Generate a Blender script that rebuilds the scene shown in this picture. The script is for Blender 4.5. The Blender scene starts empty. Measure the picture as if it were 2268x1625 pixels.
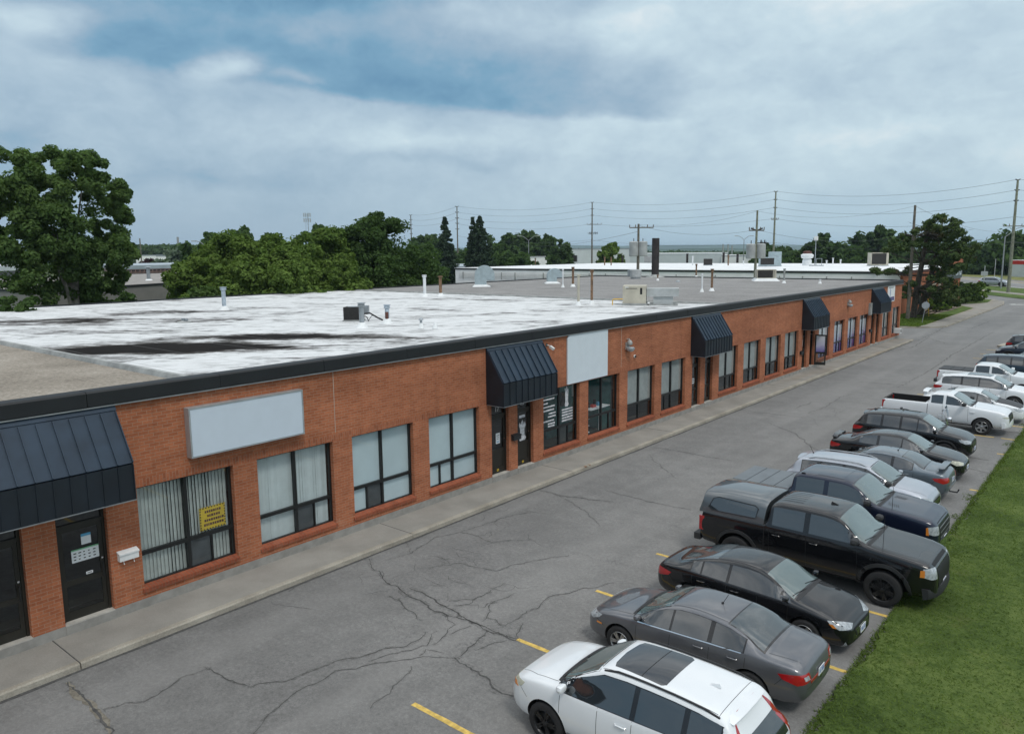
import bpy, bmesh, math, random
from math import pi, sin, cos, tan, radians, atan2, hypot, sqrt, exp
from mathutils import Vector, Matrix, noise
from mathutils.bvhtree import BVHTree
rnd = random.Random(7)
scene = bpy.context.scene
COL = scene.collection

# ------------------------------------------------------------------ camera
CW, CH, CF = 2268.0, 1625.0, 1696.32
CAM = Vector((17.238, 0.0, 8.17))
CR = Vector((0.7692053, 0.6389261, -0.0098276))
CU = Vector((-0.0877733, 0.1208795, 0.9887790))
CFW = Vector((-0.6329447, 0.7597115, -0.1490618))
cam_data = bpy.data.cameras.new('camera')
cam_data.sensor_fit = 'HORIZONTAL'
cam_data.sensor_width = 36.0
cam_data.lens = CF / CW * 36.0
cam_data.clip_start = 0.2
cam_data.clip_end = 30000
cam = bpy.data.objects.new('camera', cam_data)
cam.matrix_world = Matrix(((CR.x, CU.x, -CFW.x, CAM.x), (CR.y, CU.y, -CFW.y, CAM.y), (CR.z, CU.z, -CFW.z, CAM.z), (0, 0, 0, 1)))
COL.objects.link(cam)
scene.camera = cam


def ray(x, y):
    return CFW * CF + CR * (x - CW / 2) - CU * (y - CH / 2)


def onZ(x, y, z=0.0):
    d = ray(x, y)
    return CAM + d * ((z - CAM.z) / d.z)


def onX(x, y, X=0.0):
    d = ray(x, y)
    return CAM + d * ((X - CAM.x) / d.x)


def onY(x, y, Y):
    d = ray(x, y)
    return CAM + d * ((Y - CAM.y) / d.y)


def far(x, dist, z=0.0):
    """point at horizontal distance dist from the drone in the compass direction of image column x"""
    d = ray(x, 560)
    h = hypot(d.x, d.y)
    return Vector((CAM.x + d.x / h * dist, CAM.y + d.y / h * dist, z))


def high(x, y, dist):
    d = ray(x, y)
    return CAM.z + d.z / hypot(d.x, d.y) * dist


# ------------------------------------------------------------------ render settings
scene.view_settings.view_transform = 'Standard'
scene.view_settings.look = 'None'
scene.view_settings.gamma = 1.0
scene.view_settings.exposure = 0.0
scene.view_settings.use_curve_mapping = False
scene.cycles.use_denoising = True
scene.cycles.max_bounces = 6
scene.cycles.transparent_max_bounces = 12
scene.cycles.volume_bounces = 0
scene.cycles.sample_clamp_indirect = 6.0

# ------------------------------------------------------------------ world: overcast sky over a Nishita sky
SUN_EL, SUN_AZ = radians(56), radians(118)          # azimuth measured from +Y towards +X
world = bpy.data.worlds.new('World')
scene.world = world
world.use_nodes = True
NT = world.node_tree
for n in list(NT.nodes):
    NT.nodes.remove(n)


class NB:
    """small node builder"""
    def __init__(s, nt):
        s.nt = nt

    def n(s, typ, **kw):
        nd = s.nt.nodes.new(typ)
        for k, v in kw.items():
            setattr(nd, k, v)
        return nd

    def put(s, sock, v):
        if isinstance(v, bpy.types.NodeSocket):
            s.nt.links.new(v, sock)
        elif v is not None:
            if sock.type == 'RGBA' and not isinstance(v, (int, float)) and len(v) == 3:
                v = (*v, 1)
            sock.default_value = v

    def m(s, op, a, b=None, c=None, clamp=False):
        nd = s.n('ShaderNodeMath', operation=op, use_clamp=clamp)
        s.put(nd.inputs[0], a)
        if b is not None:
            s.put(nd.inputs[1], b)
        if c is not None:
            s.put(nd.inputs[2], c)
        return nd.outputs[0]

    def xyz(s, v):
        nd = s.n('ShaderNodeSeparateXYZ')
        s.put(nd.inputs[0], v)
        return nd.outputs

    def vec(s, x, y, z):
        nd = s.n('ShaderNodeCombineXYZ')
        for i, q in enumerate((x, y, z)):
            s.put(nd.inputs[i], q)
        return nd.outputs[0]

    def noise(s, v, scale, detail=4, rough=.55, dist=0.0, out=0):
        nd = s.n('ShaderNodeTexNoise')
        s.put(nd.inputs['Vector'], v)
        nd.inputs['Scale'].default_value = scale
        nd.inputs['Detail'].default_value = detail
        nd.inputs['Roughness'].default_value = rough
        nd.inputs['Distortion'].default_value = dist
        return nd.outputs[out]

    def ramp(s, f, stops, interp='LINEAR'):
        nd = s.n('ShaderNodeValToRGB')
        nd.color_ramp.interpolation = interp
        e = nd.color_ramp.elements
        while len(e) < len(stops):
            e.new(0.5)
        for i, (p, c) in enumerate(stops):
            e[i].position = p
            e[i].color = (c, c, c, 1) if isinstance(c, (int, float)) else (*c[:3], 1)
        s.put(nd.inputs[0], f)
        return nd.outputs[0]

    def mix(s, f, a, b, mode='MIX'):
        nd = s.n('ShaderNodeMix', data_type='RGBA', blend_type=mode)
        s.put(nd.inputs[0], f)
        s.put(nd.inputs[6], a)
        s.put(nd.inputs[7], b)
        return nd.outputs[2]

    def mapr(s, v, a, b, c=0.0, d=1.0, smooth=True):
        nd = s.n('ShaderNodeMapRange')
        if smooth:
            nd.interpolation_type = 'SMOOTHSTEP'
        s.put(nd.inputs[0], v)
        for i, q in enumerate((a, b, c, d)):
            nd.inputs[i + 1].default_value = q
        return nd.outputs[0]

    def vm(s, op, a, b=None, scale=None):
        nd = s.n('ShaderNodeVectorMath', operation=op)
        s.put(nd.inputs[0], a)
        if b is not None:
            s.put(nd.inputs[1], b)
        if scale is not None:
            nd.inputs['Scale'].default_value = scale
        return nd.outputs[0]


def build_world():
    B = NB(NT)
    tc = B.n('ShaderNodeTexCoord').outputs['Generated']
    x, y, z = B.xyz(tc)
    # azimuth (degrees, 0 = north-west heading of the street view) and elevation
    az = B.m('MULTIPLY', B.m('ARCTAN2', B.m('ADD', B.m('MULTIPLY', x, .7683), B.m('MULTIPLY', y, .6401)),
                             B.m('SUBTRACT', B.m('MULTIPLY', y, .7683), B.m('MULTIPLY', x, .6401))), 57.29578)
    el = B.m('MULTIPLY', B.m('ARCSINE', z), 57.29578)
    co = B.vec(B.m('MULTIPLY', az, .062), B.m('MULTIPLY', el, .105), 0.0)
    warp = B.noise(co, 1.3, 5, .55, out=1)
    wx, wy, _ = B.xyz(warp)
    azw = B.m('ADD', az, B.m('MULTIPLY', B.m('SUBTRACT', wx, .5), 9.0))
    elw = B.m('ADD', el, B.m('MULTIPLY', B.m('SUBTRACT', wy, .5), 5.0))
    fine = B.noise(B.vm('ADD', co, B.vm('SCALE', warp, scale=.35)), 2.6, 9, .60, .1)
    big = B.noise(co, .8, 3, .5)
    val = B.m('ADD', B.m('MULTIPLY', B.m('SUBTRACT', fine, .5), .52), B.m('MULTIPLY', B.m('SUBTRACT', big, .5), .12))

    puff = B.noise(co, 7.5, 7, .62, .4)
    val = B.m('ADD', val, B.m('MULTIPLY', B.m('SUBTRACT', puff, .5), .24))

    def blob(a0, e0, ra, re, amp, tilt=0.0):
        nonlocal val
        da = B.m('SUBTRACT', azw, a0)
        de = B.m('SUBTRACT', B.m('SUBTRACT', elw, e0), B.m('MULTIPLY', da, tilt))
        q = B.m('ADD', B.m('POWER', B.m('ABSOLUTE', B.m('DIVIDE', da, ra)), 2.0), B.m('POWER', B.m('ABSOLUTE', B.m('DIVIDE', de, re)), 2.0))
        g = B.m('POWER', 2.71828, B.m('MULTIPLY', q, -1.0))
        val = B.m('ADD', val, B.m('MULTIPLY', g, amp))
    val = B.m('ADD', val, B.mapr(az, -32, 24, .44, .78))
    # the long slate-blue bank: crisp ragged base, soft top, ending right of centre
    low = B.mapr(B.m('ADD', elw, B.m('MULTIPLY', az, .065)), 9.3, 10.3)
    upp = B.mapr(B.m('ADD', elw, B.m('MULTIPLY', az, .05)), 16.0, 12.6)
    rgt = B.mapr(azw, 12.5, 8.5)
    lft = B.mapr(azw, -31, -23)
    bank = B.m('MULTIPLY', B.m('MULTIPLY', low, upp), B.m('MULTIPLY', rgt, lft))
    val = B.m('SUBTRACT', val, B.m('MULTIPLY', bank, .32))
    blob(-7, 11.3, 11, 1.5, -.14, -.06)
    blob(-26, 18.0, 15, 2.0, -.46, 0)          # dark band along the top left
    blob(-5, 17.6, 13, 1.3, -.34, .03)
    blob(-29, 14.4, 3.6, 1.2, .34, .1)         # bright gaps at the left
    blob(-19.3, 12.2, 1.8, 1.1, .60, 0)
    blob(-21.0, 11.5, 1.2, .5, .3, 0)
    blob(-15.5, 11.6, 1.6, .5, .3, 0)
    blob(-32, 11, 8, 2.2, .10, 0)
    blob(-14, 8.0, 18, 1.2, .12, 0)
    blob(-20, 5.2, 8, .6, -.12, 0)
    blob(-6, 7.3, 6, .45, .10, 0)
    blob(-4, 6.3, 7, .35, -.08, 0)
    blob(8, 14.8, 3, 2.6, .20, 0)
    blob(28, 17, 9, 2.5, .20, 0)
    blob(21, 11, 6, 1.6, -.12, 0)
    blob(25, 7.5, 5, .6, .12, 0)
    col = B.ramp(val, [(0.0, (.125, .285, .45)), (.22, (.205, .39, .55)), (.42, (.345, .485, .615)), (.62, (.475, .615, .725)), (.82, (.62, .77, .85)), (1.0, (.82, .90, .93))])
    # near the horizon the cloud sheet turns into an even pale blue haze
    hz = B.mapr(el, 6.5, 0.0, 0.0, 1.0)
    col = B.mix(B.m('MULTIPLY', hz, .85), col, B.mix(B.mapr(az, -34, 30), (.375, .505, .63), (.46, .635, .755)))
    # an overcast sky is brighter towards the zenith
    zen = B.mapr(el, 19, 60, 1.0, 2.1)
    ov = B.noise(B.vec(B.m('MULTIPLY', x, 1.0), B.m('MULTIPLY', y, 1.0), B.m('MULTIPLY', z, 2.0)), 2.6, 6, .58, .5)
    col = B.mix(B.mapr(el, 17, 36, 0, .95), col, B.ramp(ov, [(.36, (.17, .23, .30)), (.50, (.50, .53, .55)), (.62, (1.1, 1.1, 1.08))]))
    nd = B.n('ShaderNodeVectorMath', operation='SCALE')
    B.put(nd.inputs[0], col)
    B.put(nd.inputs['Scale'], zen)
    sky = B.n('ShaderNodeTexSky', sky_type='NISHITA')
    sky.sun_disc = False
    sky.sun_elevation = SUN_EL
    sky.sun_rotation = SUN_AZ
    sky.air_density = 1.0
    sky.dust_density = 3.0
    bg1 = B.n('ShaderNodeBackground')
    B.put(bg1.inputs[0], nd.outputs[0])
    bg1.inputs[1].default_value = 1.0
    bg2 = B.n('ShaderNodeBackground')
    B.put(bg2.inputs[0], sky.outputs[0])
    bg2.inputs[1].default_value = 0.10
    mx = B.n('ShaderNodeMixShader')
    mx.inputs[0].default_value = .10
    NT.links.new(bg1.outputs[0], mx.inputs[1])
    NT.links.new(bg2.outputs[0], mx.inputs[2])
    out = B.n('ShaderNodeOutputWorld')
    NT.links.new(mx.outputs[0], out.inputs[0])


build_world()

sun_data = bpy.data.lights.new('sun', 'SUN')
sun_data.energy = 1.35
sun_data.angle = radians(12)
sun_data.color = (1.0, .96, .90)
sun = bpy.data.objects.new('sun', sun_data)
sd = Vector((sin(SUN_AZ) * cos(SUN_EL), cos(SUN_AZ) * cos(SUN_EL), sin(SUN_EL)))
sun.rotation_euler = sd.to_track_quat('Z', 'Y').to_euler()
sun.location = (0, 0, 60)
COL.objects.link(sun)


# ------------------------------------------------------------------ materials
MATS = {}


def srgb(r, g, b):
    f = lambda c: (c / 255 / 12.92) if c / 255 <= .04045 else ((c / 255 + .055) / 1.055) ** 2.4
    return (f(r), f(g), f(b))


def newmat(name):
    m = bpy.data.materials.new(name)
    m.use_nodes = True
    nt = m.node_tree
    for n in list(nt.nodes):
        nt.nodes.remove(n)
    B = NB(nt)
    out = B.n('ShaderNodeOutputMaterial')
    bs = B.n('ShaderNodeBsdfPrincipled')
    nt.links.new(bs.outputs[0], out.inputs[0])
    MATS[name] = m
    return m, B, bs, out


def simple(name, col, rough=.6, metal=0.0, coat=0.0, var=.12, scale=3.0, spec=.5, bump=0.0, emit=None, croug=.04, ior=None):
    m, B, bs, out = newmat(name)
    tc = B.n('ShaderNodeTexCoord').outputs['Object']
    if var > 0:
        nz = B.noise(tc, scale, 6, .6)
        c = B.mix(B.mapr(nz, .3, .7), tuple(v * (1 - var) for v in col), tuple(min(1, v * (1 + var)) for v in col))
        B.put(bs.inputs['Base Color'], c)
    else:
        bs.inputs['Base Color'].default_value = (*col, 1)
    bs.inputs['Roughness'].default_value = rough
    bs.inputs['Metallic'].default_value = metal
    bs.inputs['Specular IOR Level'].default_value = spec
    bs.inputs['Coat Weight'].default_value = coat
    bs.inputs['Coat Roughness'].default_value = croug
    if ior:
        bs.inputs['IOR'].default_value = ior
    if bump > 0:
        bp = B.n('ShaderNodeBump')
        bp.inputs['Strength'].default_value = bump
        bp.inputs['Distance'].default_value = .01
        B.put(bp.inputs['Height'], B.noise(tc, 60, 3, .6))
        B.put(bs.inputs['Normal'], bp.outputs[0])
    if emit:
        bs.inputs['Emission Color'].default_value = (*emit[0], 1)
        bs.inputs['Emission Strength'].default_value = emit[1]
    return m


def brick_mat(name, base, dark, mortar, scale=1.0, vertical=False, horiz=False):
    m, B, bs, out = newmat(name)
    tc = B.n('ShaderNodeTexCoord').outputs['Object']
    x, y, z = B.xyz(tc)
    u = B.m('ADD', x, y)
    br = B.n('ShaderNodeTexBrick')
    v = B.vec(z, u, 0.0) if vertical else B.vec(u, z, 0.0)
    if horiz:
        v = B.vec(B.m('ADD', x, z), y, 0.0)
    B.put(br.inputs['Vector'], v)
    br.inputs['Scale'].default_value = 1.0
    br.inputs['Brick Width'].default_value = .225 * scale
    br.inputs['Row Height'].default_value = .077 * scale
    br.inputs['Mortar Size'].default_value = .0065
    br.inputs['Mortar Smooth'].default_value = .3
    br.inputs['Bias'].default_value = 0.0
    br.inputs['Color1'].default_value = (*base, 1)
    br.inputs['Color2'].default_value = (*dark, 1)
    br.inputs['Mortar'].default_value = (*mortar, 1)
    # weathering: broad patches, long horizontal bands, streaks running down
    big = B.noise(B.vec(B.m('MULTIPLY', u, .25), B.m('MULTIPLY', z, 1.2), 0.0), 1.0, 4, .6)
    streak = B.noise(B.vec(B.m('MULTIPLY', u, 2.2), B.m('MULTIPLY', z, .25), 3.0), 1.0, 4, .6)
    grain = B.noise(tc, 14, 4, .7)
    f = B.m('ADD', B.m('ADD', B.m('MULTIPLY', big, .55), B.m('MULTIPLY', streak, .25)), B.m('MULTIPLY', grain, .30))
    tone = B.mapr(f, .38, .72, .66, 1.22, smooth=False)
    run = B.mapr(B.noise(B.vec(B.m('MULTIPLY', u, 3.0), B.m('MULTIPLY', z, .12), 9.0), 1.0, 5, .65), .56, .74, 1.0, .72)
    tone = B.m('MULTIPLY', tone, run)
    nd = B.n('ShaderNodeVectorMath', operation='SCALE')
    B.put(nd.inputs[0], br.outputs[0])
    B.put(nd.inputs['Scale'], tone)
    # pale efflorescence here and there
    eff = B.mapr(B.noise(tc, .9, 6, .7), .60, .76, 0, .32)
    c = B.mix(eff, nd.outputs[0], (.42, .27, .20))
    B.put(bs.inputs['Base Color'], c)
    bs.inputs['Roughness'].default_value = .9
    bs.inputs['Specular IOR Level'].default_value = .25
    bp = B.n('ShaderNodeBump')
    bp.inputs['Strength'].default_value = .5
    bp.inputs['Distance'].default_value = .012
    B.put(bp.inputs['Height'], B.m('ADD', B.m('MULTIPLY', br.outputs[1], -1.0), B.m('MULTIPLY', grain, .5)))
    B.put(bs.inputs['Normal'], bp.outputs[0])
    return m


BRK = brick_mat('brick_wall', (.43, .148, .070), (.33, .105, .048), (.38, .235, .16))
BRKV = brick_mat('brick_soldier', (.41, .138, .066), (.29, .092, .044), (.35, .21, .14), vertical=True)
SILL = brick_mat('brick_sill', (.33, .092, .044), (.25, .066, .032), (.24, .12, .08), horiz=True)
BRK2 = brick_mat('brick_far', (.40, .130, .055), (.33, .100, .042), (.34, .20, .13))
simple('foundation', (.27, .26, .24), .95, var=.16, scale=3, bump=.3)
simple('black_metal', (.012, .014, .016), .45, var=.2)
simple('fascia_metal', (.007, .009, .011), .6, var=.25, scale=1.0)
simple('trim_metal', (.34, .36, .38), .4, metal=.6, var=.15)
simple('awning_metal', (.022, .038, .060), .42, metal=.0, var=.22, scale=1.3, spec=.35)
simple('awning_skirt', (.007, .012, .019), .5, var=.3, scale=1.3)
simple('frame_bronze', (.010, .011, .011), .4, var=.15)
simple('door_bronze', (.016, .015, .011), .42, var=.2)
simple('interior_dark', (.035, .038, .036), .9, var=.3)
simple('interior_wall', (.16, .17, .16), .9, var=.2)
simple('interior_teal', (.05, .20, .19), .9, var=.25)
simple('blind_white', (.62, .66, .66), .8, var=.06)
simple('blind_old', (.50, .52, .49), .85, var=.12)
simple('blind_panel', (.56, .64, .67), .7, var=.06, scale=.7)
simple('blind_grey', (.34, .35, .34), .8, var=.1)
simple('insect_screen', (.06, .065, .07), .8, var=.2)
simple('sign_blue', srgb(196, 208, 219), .6, var=.02)
simple('sign_pale', srgb(208, 218, 225), .6, var=.02)
simple('aluminium', (.42, .45, .47), .4, metal=.5, var=.1)
simple('white_paint', (.74, .76, .77), .5, var=.06)
simple('white_plastic', (.70, .71, .70), .45, var=.05)
simple('paper_white', (.72, .74, .74), .8, var=.04)
simple('paper_blue', (.10, .33, .52), .8, var=.05)
simple('paper_green', (.16, .40, .22), .8, var=.05)
simple('yellow_sign', (.62, .42, .03), .7, var=.08)
simple('black_plain', (.006, .006, .007), .6, var=0)
simple('galv', (.36, .39, .41), .42, metal=.55, var=.2, scale=2)
simple('galv_dull', (.33, .34, .33), .7, metal=.1, var=.25, scale=2)
simple('rust_pipe', (.20, .12, .07), .85, var=.5, scale=6)
simple('rust_red', (.11, .045, .035), .85, var=.4, scale=5)
simple('blue_pipe', (.40, .47, .53), .6, var=.25, scale=5)
simple('hvac_beige', (.46, .43, .35), .6, var=.14, scale=1.5)
simple('hvac_grey', (.40, .42, .42), .6, var=.14, scale=1.5)
simple('hvac_dark', (.028, .026, .024), .8, var=.3, scale=8)
simple('hvac_blue', (.36, .44, .47), .55, var=.12)
simple('yellow_pipe', (.65, .38, .04), .55, var=.1)
simple('membrane_white', (.74, .76, .76), .75, var=.06)
simple('concrete_pad', (.42, .40, .36), .9, var=.2)
simple('wood_pole', (.15, .135, .11), .9, var=.3, scale=3)
simple('wood_pole_green', (.20, .21, .155), .9, var=.25, scale=3)
simple('dark_pole', (.035, .03, .03), .85, var=.3, scale=2)
simple('cable', (.10, .105, .115), .7, var=0)
simple('steel_grey', (.30, .32, .33), .5, metal=.3, var=.15)
simple('bark', (.075, .062, .048), .95, var=.4, scale=5, bump=.8)
simple('bark_pale', (.22, .21, .18), .95, var=.35, scale=3, bump=.6)
simple('red_enamel', (.50, .03, .02), .4, var=.05)
simple('tarp_tan', (.42, .36, .26), .8, var=.1)
simple('yellow_line', (.56, .39, .10), .85, var=.25, scale=9)
simple('white_line', (.60, .61, .59), .85, var=.2, scale=6)
simple('crack', (.070, .069, .067), .95, var=.3, scale=10)
simple('crack_soil', (.17, .155, .125), .95, var=.3, scale=10)
simple('tyre_rubber', (.014, .014, .015), .85, var=.2, scale=12)
simple('wheel_alloy', (.42, .43, .44), .32, metal=.85, var=.08)
simple('wheel_dark', (.03, .031, .033), .35, metal=.6, var=.1)
simple('wheel_well', (.008, .008, .009), .9, var=.2)
simple('plastic_trim', (.022, .023, .025), .65, var=.15)
simple('chrome', (.72, .74, .76), .12, metal=1.0, var=.03)
simple('lamp_red', (.36, .012, .014), .12, coat=1.0, var=.15, scale=9)
simple('lamp_clear', (.34, .37, .39), .10, coat=1.0, var=.3, scale=14)
simple('lamp_yellowed', (.45, .45, .36), .18, coat=.8, var=.2, scale=9)
simple('lamp_amber', (.60, .20, .03), .15, coat=1.0, var=.1)
simple('plate_white', (.66, .68, .70), .5, var=.03)
simple('plate_blue', (.05, .14, .42), .5, var=.03)
simple('carbon_black', (.030, .030, .032), .5, var=.1)
simple('vinyl_black', (.028, .030, .033), .6, var=.12, scale=2)
simple('soft_grey_cover', (.13, .15, .165), .5, var=.1, scale=2)
simple('seat_dark', (.03, .03, .032), .8, var=.2)


def paint(name, col, metal=.25, rough=.32, var=.05):
    m = simple(name, col, rough + .1, metal, 1.0, var, 1.2, croug=.03, spec=.5 if sum(col) > .3 else .12)
    bs = [n for n in m.node_tree.nodes if n.type == 'BSDF_PRINCIPLED'][0]
    bs.inputs['Coat IOR'].default_value = 1.58 if sum(col) < 1 else 1.5
    return m


paint('paint_white', (.72, .75, .77), 0, .4, .02)
paint('paint_white_b', (.74, .765, .79), 0, .4, .02)
paint('paint_grey', (.12, .125, .138), .5, .34)
paint('paint_black', (.0045, .005, .0065), 0, .3)
paint('paint_navy', (.008, .013, .033), .3, .3)
paint('paint_silver', (.42, .45, .50), .6, .34)
paint('paint_slate', (.12, .15, .175), .5, .34)
paint('paint_ink', (.006, .011, .024), .2, .3)
paint('paint_graphite', (.14, .17, .19), .5, .36)
paint('paint_topper', (.10, .115, .125), .55, .36)
paint('paint_teal_dark', (.008, .025, .045), .3, .3)


def glass_mat(name, col, refl=.5, rough=.03, ior=1.5):
    """tinted vehicle glass: a dark body under a mirror-smooth surface"""
    m = simple(name, col, .25, 0, 1.0, .10, 1.6, croug=.015, ior=1.45, spec=.1)
    bs = [n for n in m.node_tree.nodes if n.type == 'BSDF_PRINCIPLED'][0]
    bs.inputs['Coat IOR'].default_value = ior
    return m


glass_mat('car_glass', (.014, .019, .023), ior=2.15)
glass_mat('windshield_glass', (.095, .135, .135), ior=2.0)
glass_mat('rear_glass', (.05, .065, .072), ior=1.9)
glass_mat('roof_glass', (.02, .024, .03), ior=1.8)


def pane_mat(name, tint, refl=1.0):
    m = bpy.data.materials.new(name)
    m.use_nodes = True
    nt = m.node_tree
    for n in list(nt.nodes):
        nt.nodes.remove(n)
    B = NB(nt)
    out = B.n('ShaderNodeOutputMaterial')
    tr = B.n('ShaderNodeBsdfTransparent')
    tr.inputs[0].default_value = (*tint, 1)
    gl = B.n('ShaderNodeBsdfGlossy')
    gl.inputs['Roughness'].default_value = .02
    gl.inputs[0].default_value = (.9, .95, 1, 1)
    fr = B.n('ShaderNodeLayerWeight')
    fr.inputs[0].default_value = .5
    mx = B.n('ShaderNodeMixShader')
    B.put(mx.inputs[0], B.m('MULTIPLY', B.m('ADD', B.m('MULTIPLY', B.m('POWER', fr.outputs['Facing'], 4.0), .9), .05), refl, clamp=True))
    nt.links.new(tr.outputs[0], mx.inputs[1])
    nt.links.new(gl.outputs[0], mx.inputs[2])
    nt.links.new(mx.outputs[0], out.inputs[0])
    MATS[name] = m
    return m


pane_mat('pane_glass', (.90, .94, .94), 1.3)
pane_mat('pane_dark', (.62, .68, .66), 1.5)


def asphalt_mat():
    m, B, bs, out = newmat('asphalt')
    tc = B.n('ShaderNodeTexCoord').outputs['Object']
    big = B.noise(tc, .22, 5, .6)
    mid = B.noise(tc, 1.7, 5, .65)
    grit = B.noise(tc, 11, 4, .8)
    speck = B.noise(tc, 34, 3, .8)
    f = B.m('ADD', B.m('ADD', B.m('MULTIPLY', big, .22), B.m('MULTIPLY', mid, .18)), B.m('ADD', B.m('MULTIPLY', grit, .34), B.m('MULTIPLY', speck, .26)))
    c = B.ramp(f, [(.38, (.088, .086, .083)), (.50, (.148, .146, .141)), (.62, (.240, .236, .226))])
    # long tyre-darkened lanes and pale worn aggregate
    x, y, z = B.xyz(tc)
    lane = B.noise(B.vec(B.m('MULTIPLY', x, .55), B.m('MULTIPLY', y, .035), 0.0), 1.0, 3, .5)
    c = B.mix(B.mapr(lane, .44, .62, 0, .30), c, (.245, .240, .230))
    c = B.mix(B.mapr(B.noise(tc, .55, 5, .6), .60, .74, 0, .35), c, (.095, .095, .095))
    # hairline cracking
    wv = B.vm('ADD', tc, B.vm('SCALE', B.noise(tc, .8, 5, .7, out=1), scale=1.6))
    for sc, th, lo in ((.22, .0045, .46), (.62, .010, .54)):
        vo = B.n('ShaderNodeTexVoronoi', feature='DISTANCE_TO_EDGE')
        B.put(vo.inputs['Vector'], wv)
        vo.inputs['Scale'].default_value = sc
        ln = B.mapr(vo.outputs['Distance'], 0.0, th, 1.0, 0.0)
        gate = B.mapr(B.noise(tc, .17 + sc * .2, 3, .5), lo, lo + .10)
        c = B.mix(B.m('MULTIPLY', B.m('MULTIPLY', ln, gate), .45), c, (.05, .05, .05))
    B.put(bs.inputs['Base Color'], c)
    c = B.mix(B.mapr(B.noise(tc, 2.3, 4, .6), .66, .78, 0, .45), c, (.07, .07, .07))
    B.put(bs.inputs['Base Color'], c)
    bs.inputs['Roughness'].default_value = .80
    bs.inputs['Specular IOR Level'].default_value = .45
    bs.inputs['Sheen Weight'].default_value = .10
    bs.inputs['Sheen Roughness'].default_value = .5
    bp = B.n('ShaderNodeBump')
    bp.inputs['Strength'].default_value = .45
    bp.inputs['Distance'].default_value = .012
    B.put(bp.inputs['Height'], B.m('ADD', grit, speck))
    B.put(bs.inputs['Normal'], bp.outputs[0])


asphalt_mat()


def halo_mat():
    m = bpy.data.materials.new('crack_halo')
    m.use_nodes = True
    nt = m.node_tree
    for n in list(nt.nodes):
        nt.nodes.remove(n)
    B = NB(nt)
    out = B.n('ShaderNodeOutputMaterial')
    tc = B.n('ShaderNodeTexCoord').outputs['Object']
    d = B.n('ShaderNodeBsdfDiffuse')
    d.inputs[0].default_value = (.07, .068, .064, 1)
    t = B.n('ShaderNodeBsdfTransparent')
    mx = B.n('ShaderNodeMixShader')
    B.put(mx.inputs[0], B.mapr(B.noise(tc, 6, 5, .75), .44, .70, 0, .30))
    nt.links.new(t.outputs[0], mx.inputs[1])
    nt.links.new(d.outputs[0], mx.inputs[2])
    nt.links.new(mx.outputs[0], out.inputs[0])
    MATS['crack_halo'] = m


halo_mat()


def concrete_mat(name, a, b, joint=0.0):
    m, B, bs, out = newmat(name)
    tc = B.n('ShaderNodeTexCoord').outputs['Object']
    f = B.m('ADD', B.m('ADD', B.m('MULTIPLY', B.noise(tc, .7, 5, .6), .5), B.m('MULTIPLY', B.noise(tc, 30, 3, .8), .3)), B.m('MULTIPLY', B.noise(tc, 110, 2, .8), .2))
    c = B.mix(B.mapr(f, .36, .66), a, b)
    x, y, z = B.xyz(tc)
    rust = B.mapr(B.noise(B.vec(B.m('MULTIPLY', x, .4), B.m('MULTIPLY', y, .06), 5.0), 1.0, 3, .5), .5, .66, 0, .45)
    rust = B.m('MULTIPLY', rust, B.mapr(y, 26, 52))
    c = B.mix(rust, c, (.25, .185, .12))
    B.put(bs.inputs['Base Color'], c)
    bs.inputs['Roughness'].default_value = .92
    bs.inputs['Specular IOR Level'].default_value = .25
    bp = B.n('ShaderNodeBump')
    bp.inputs['Strength'].default_value = .4
    bp.inputs['Distance'].default_value = .01
    B.put(bp.inputs['Height'], f)
    B.put(bs.inputs['Normal'], bp.outputs[0])


concrete_mat('sidewalk', (.215, .205, .185), (.32, .305, .275))
concrete_mat('kerb_concrete', (.22, .20, .165), (.42, .39, .33))


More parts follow.
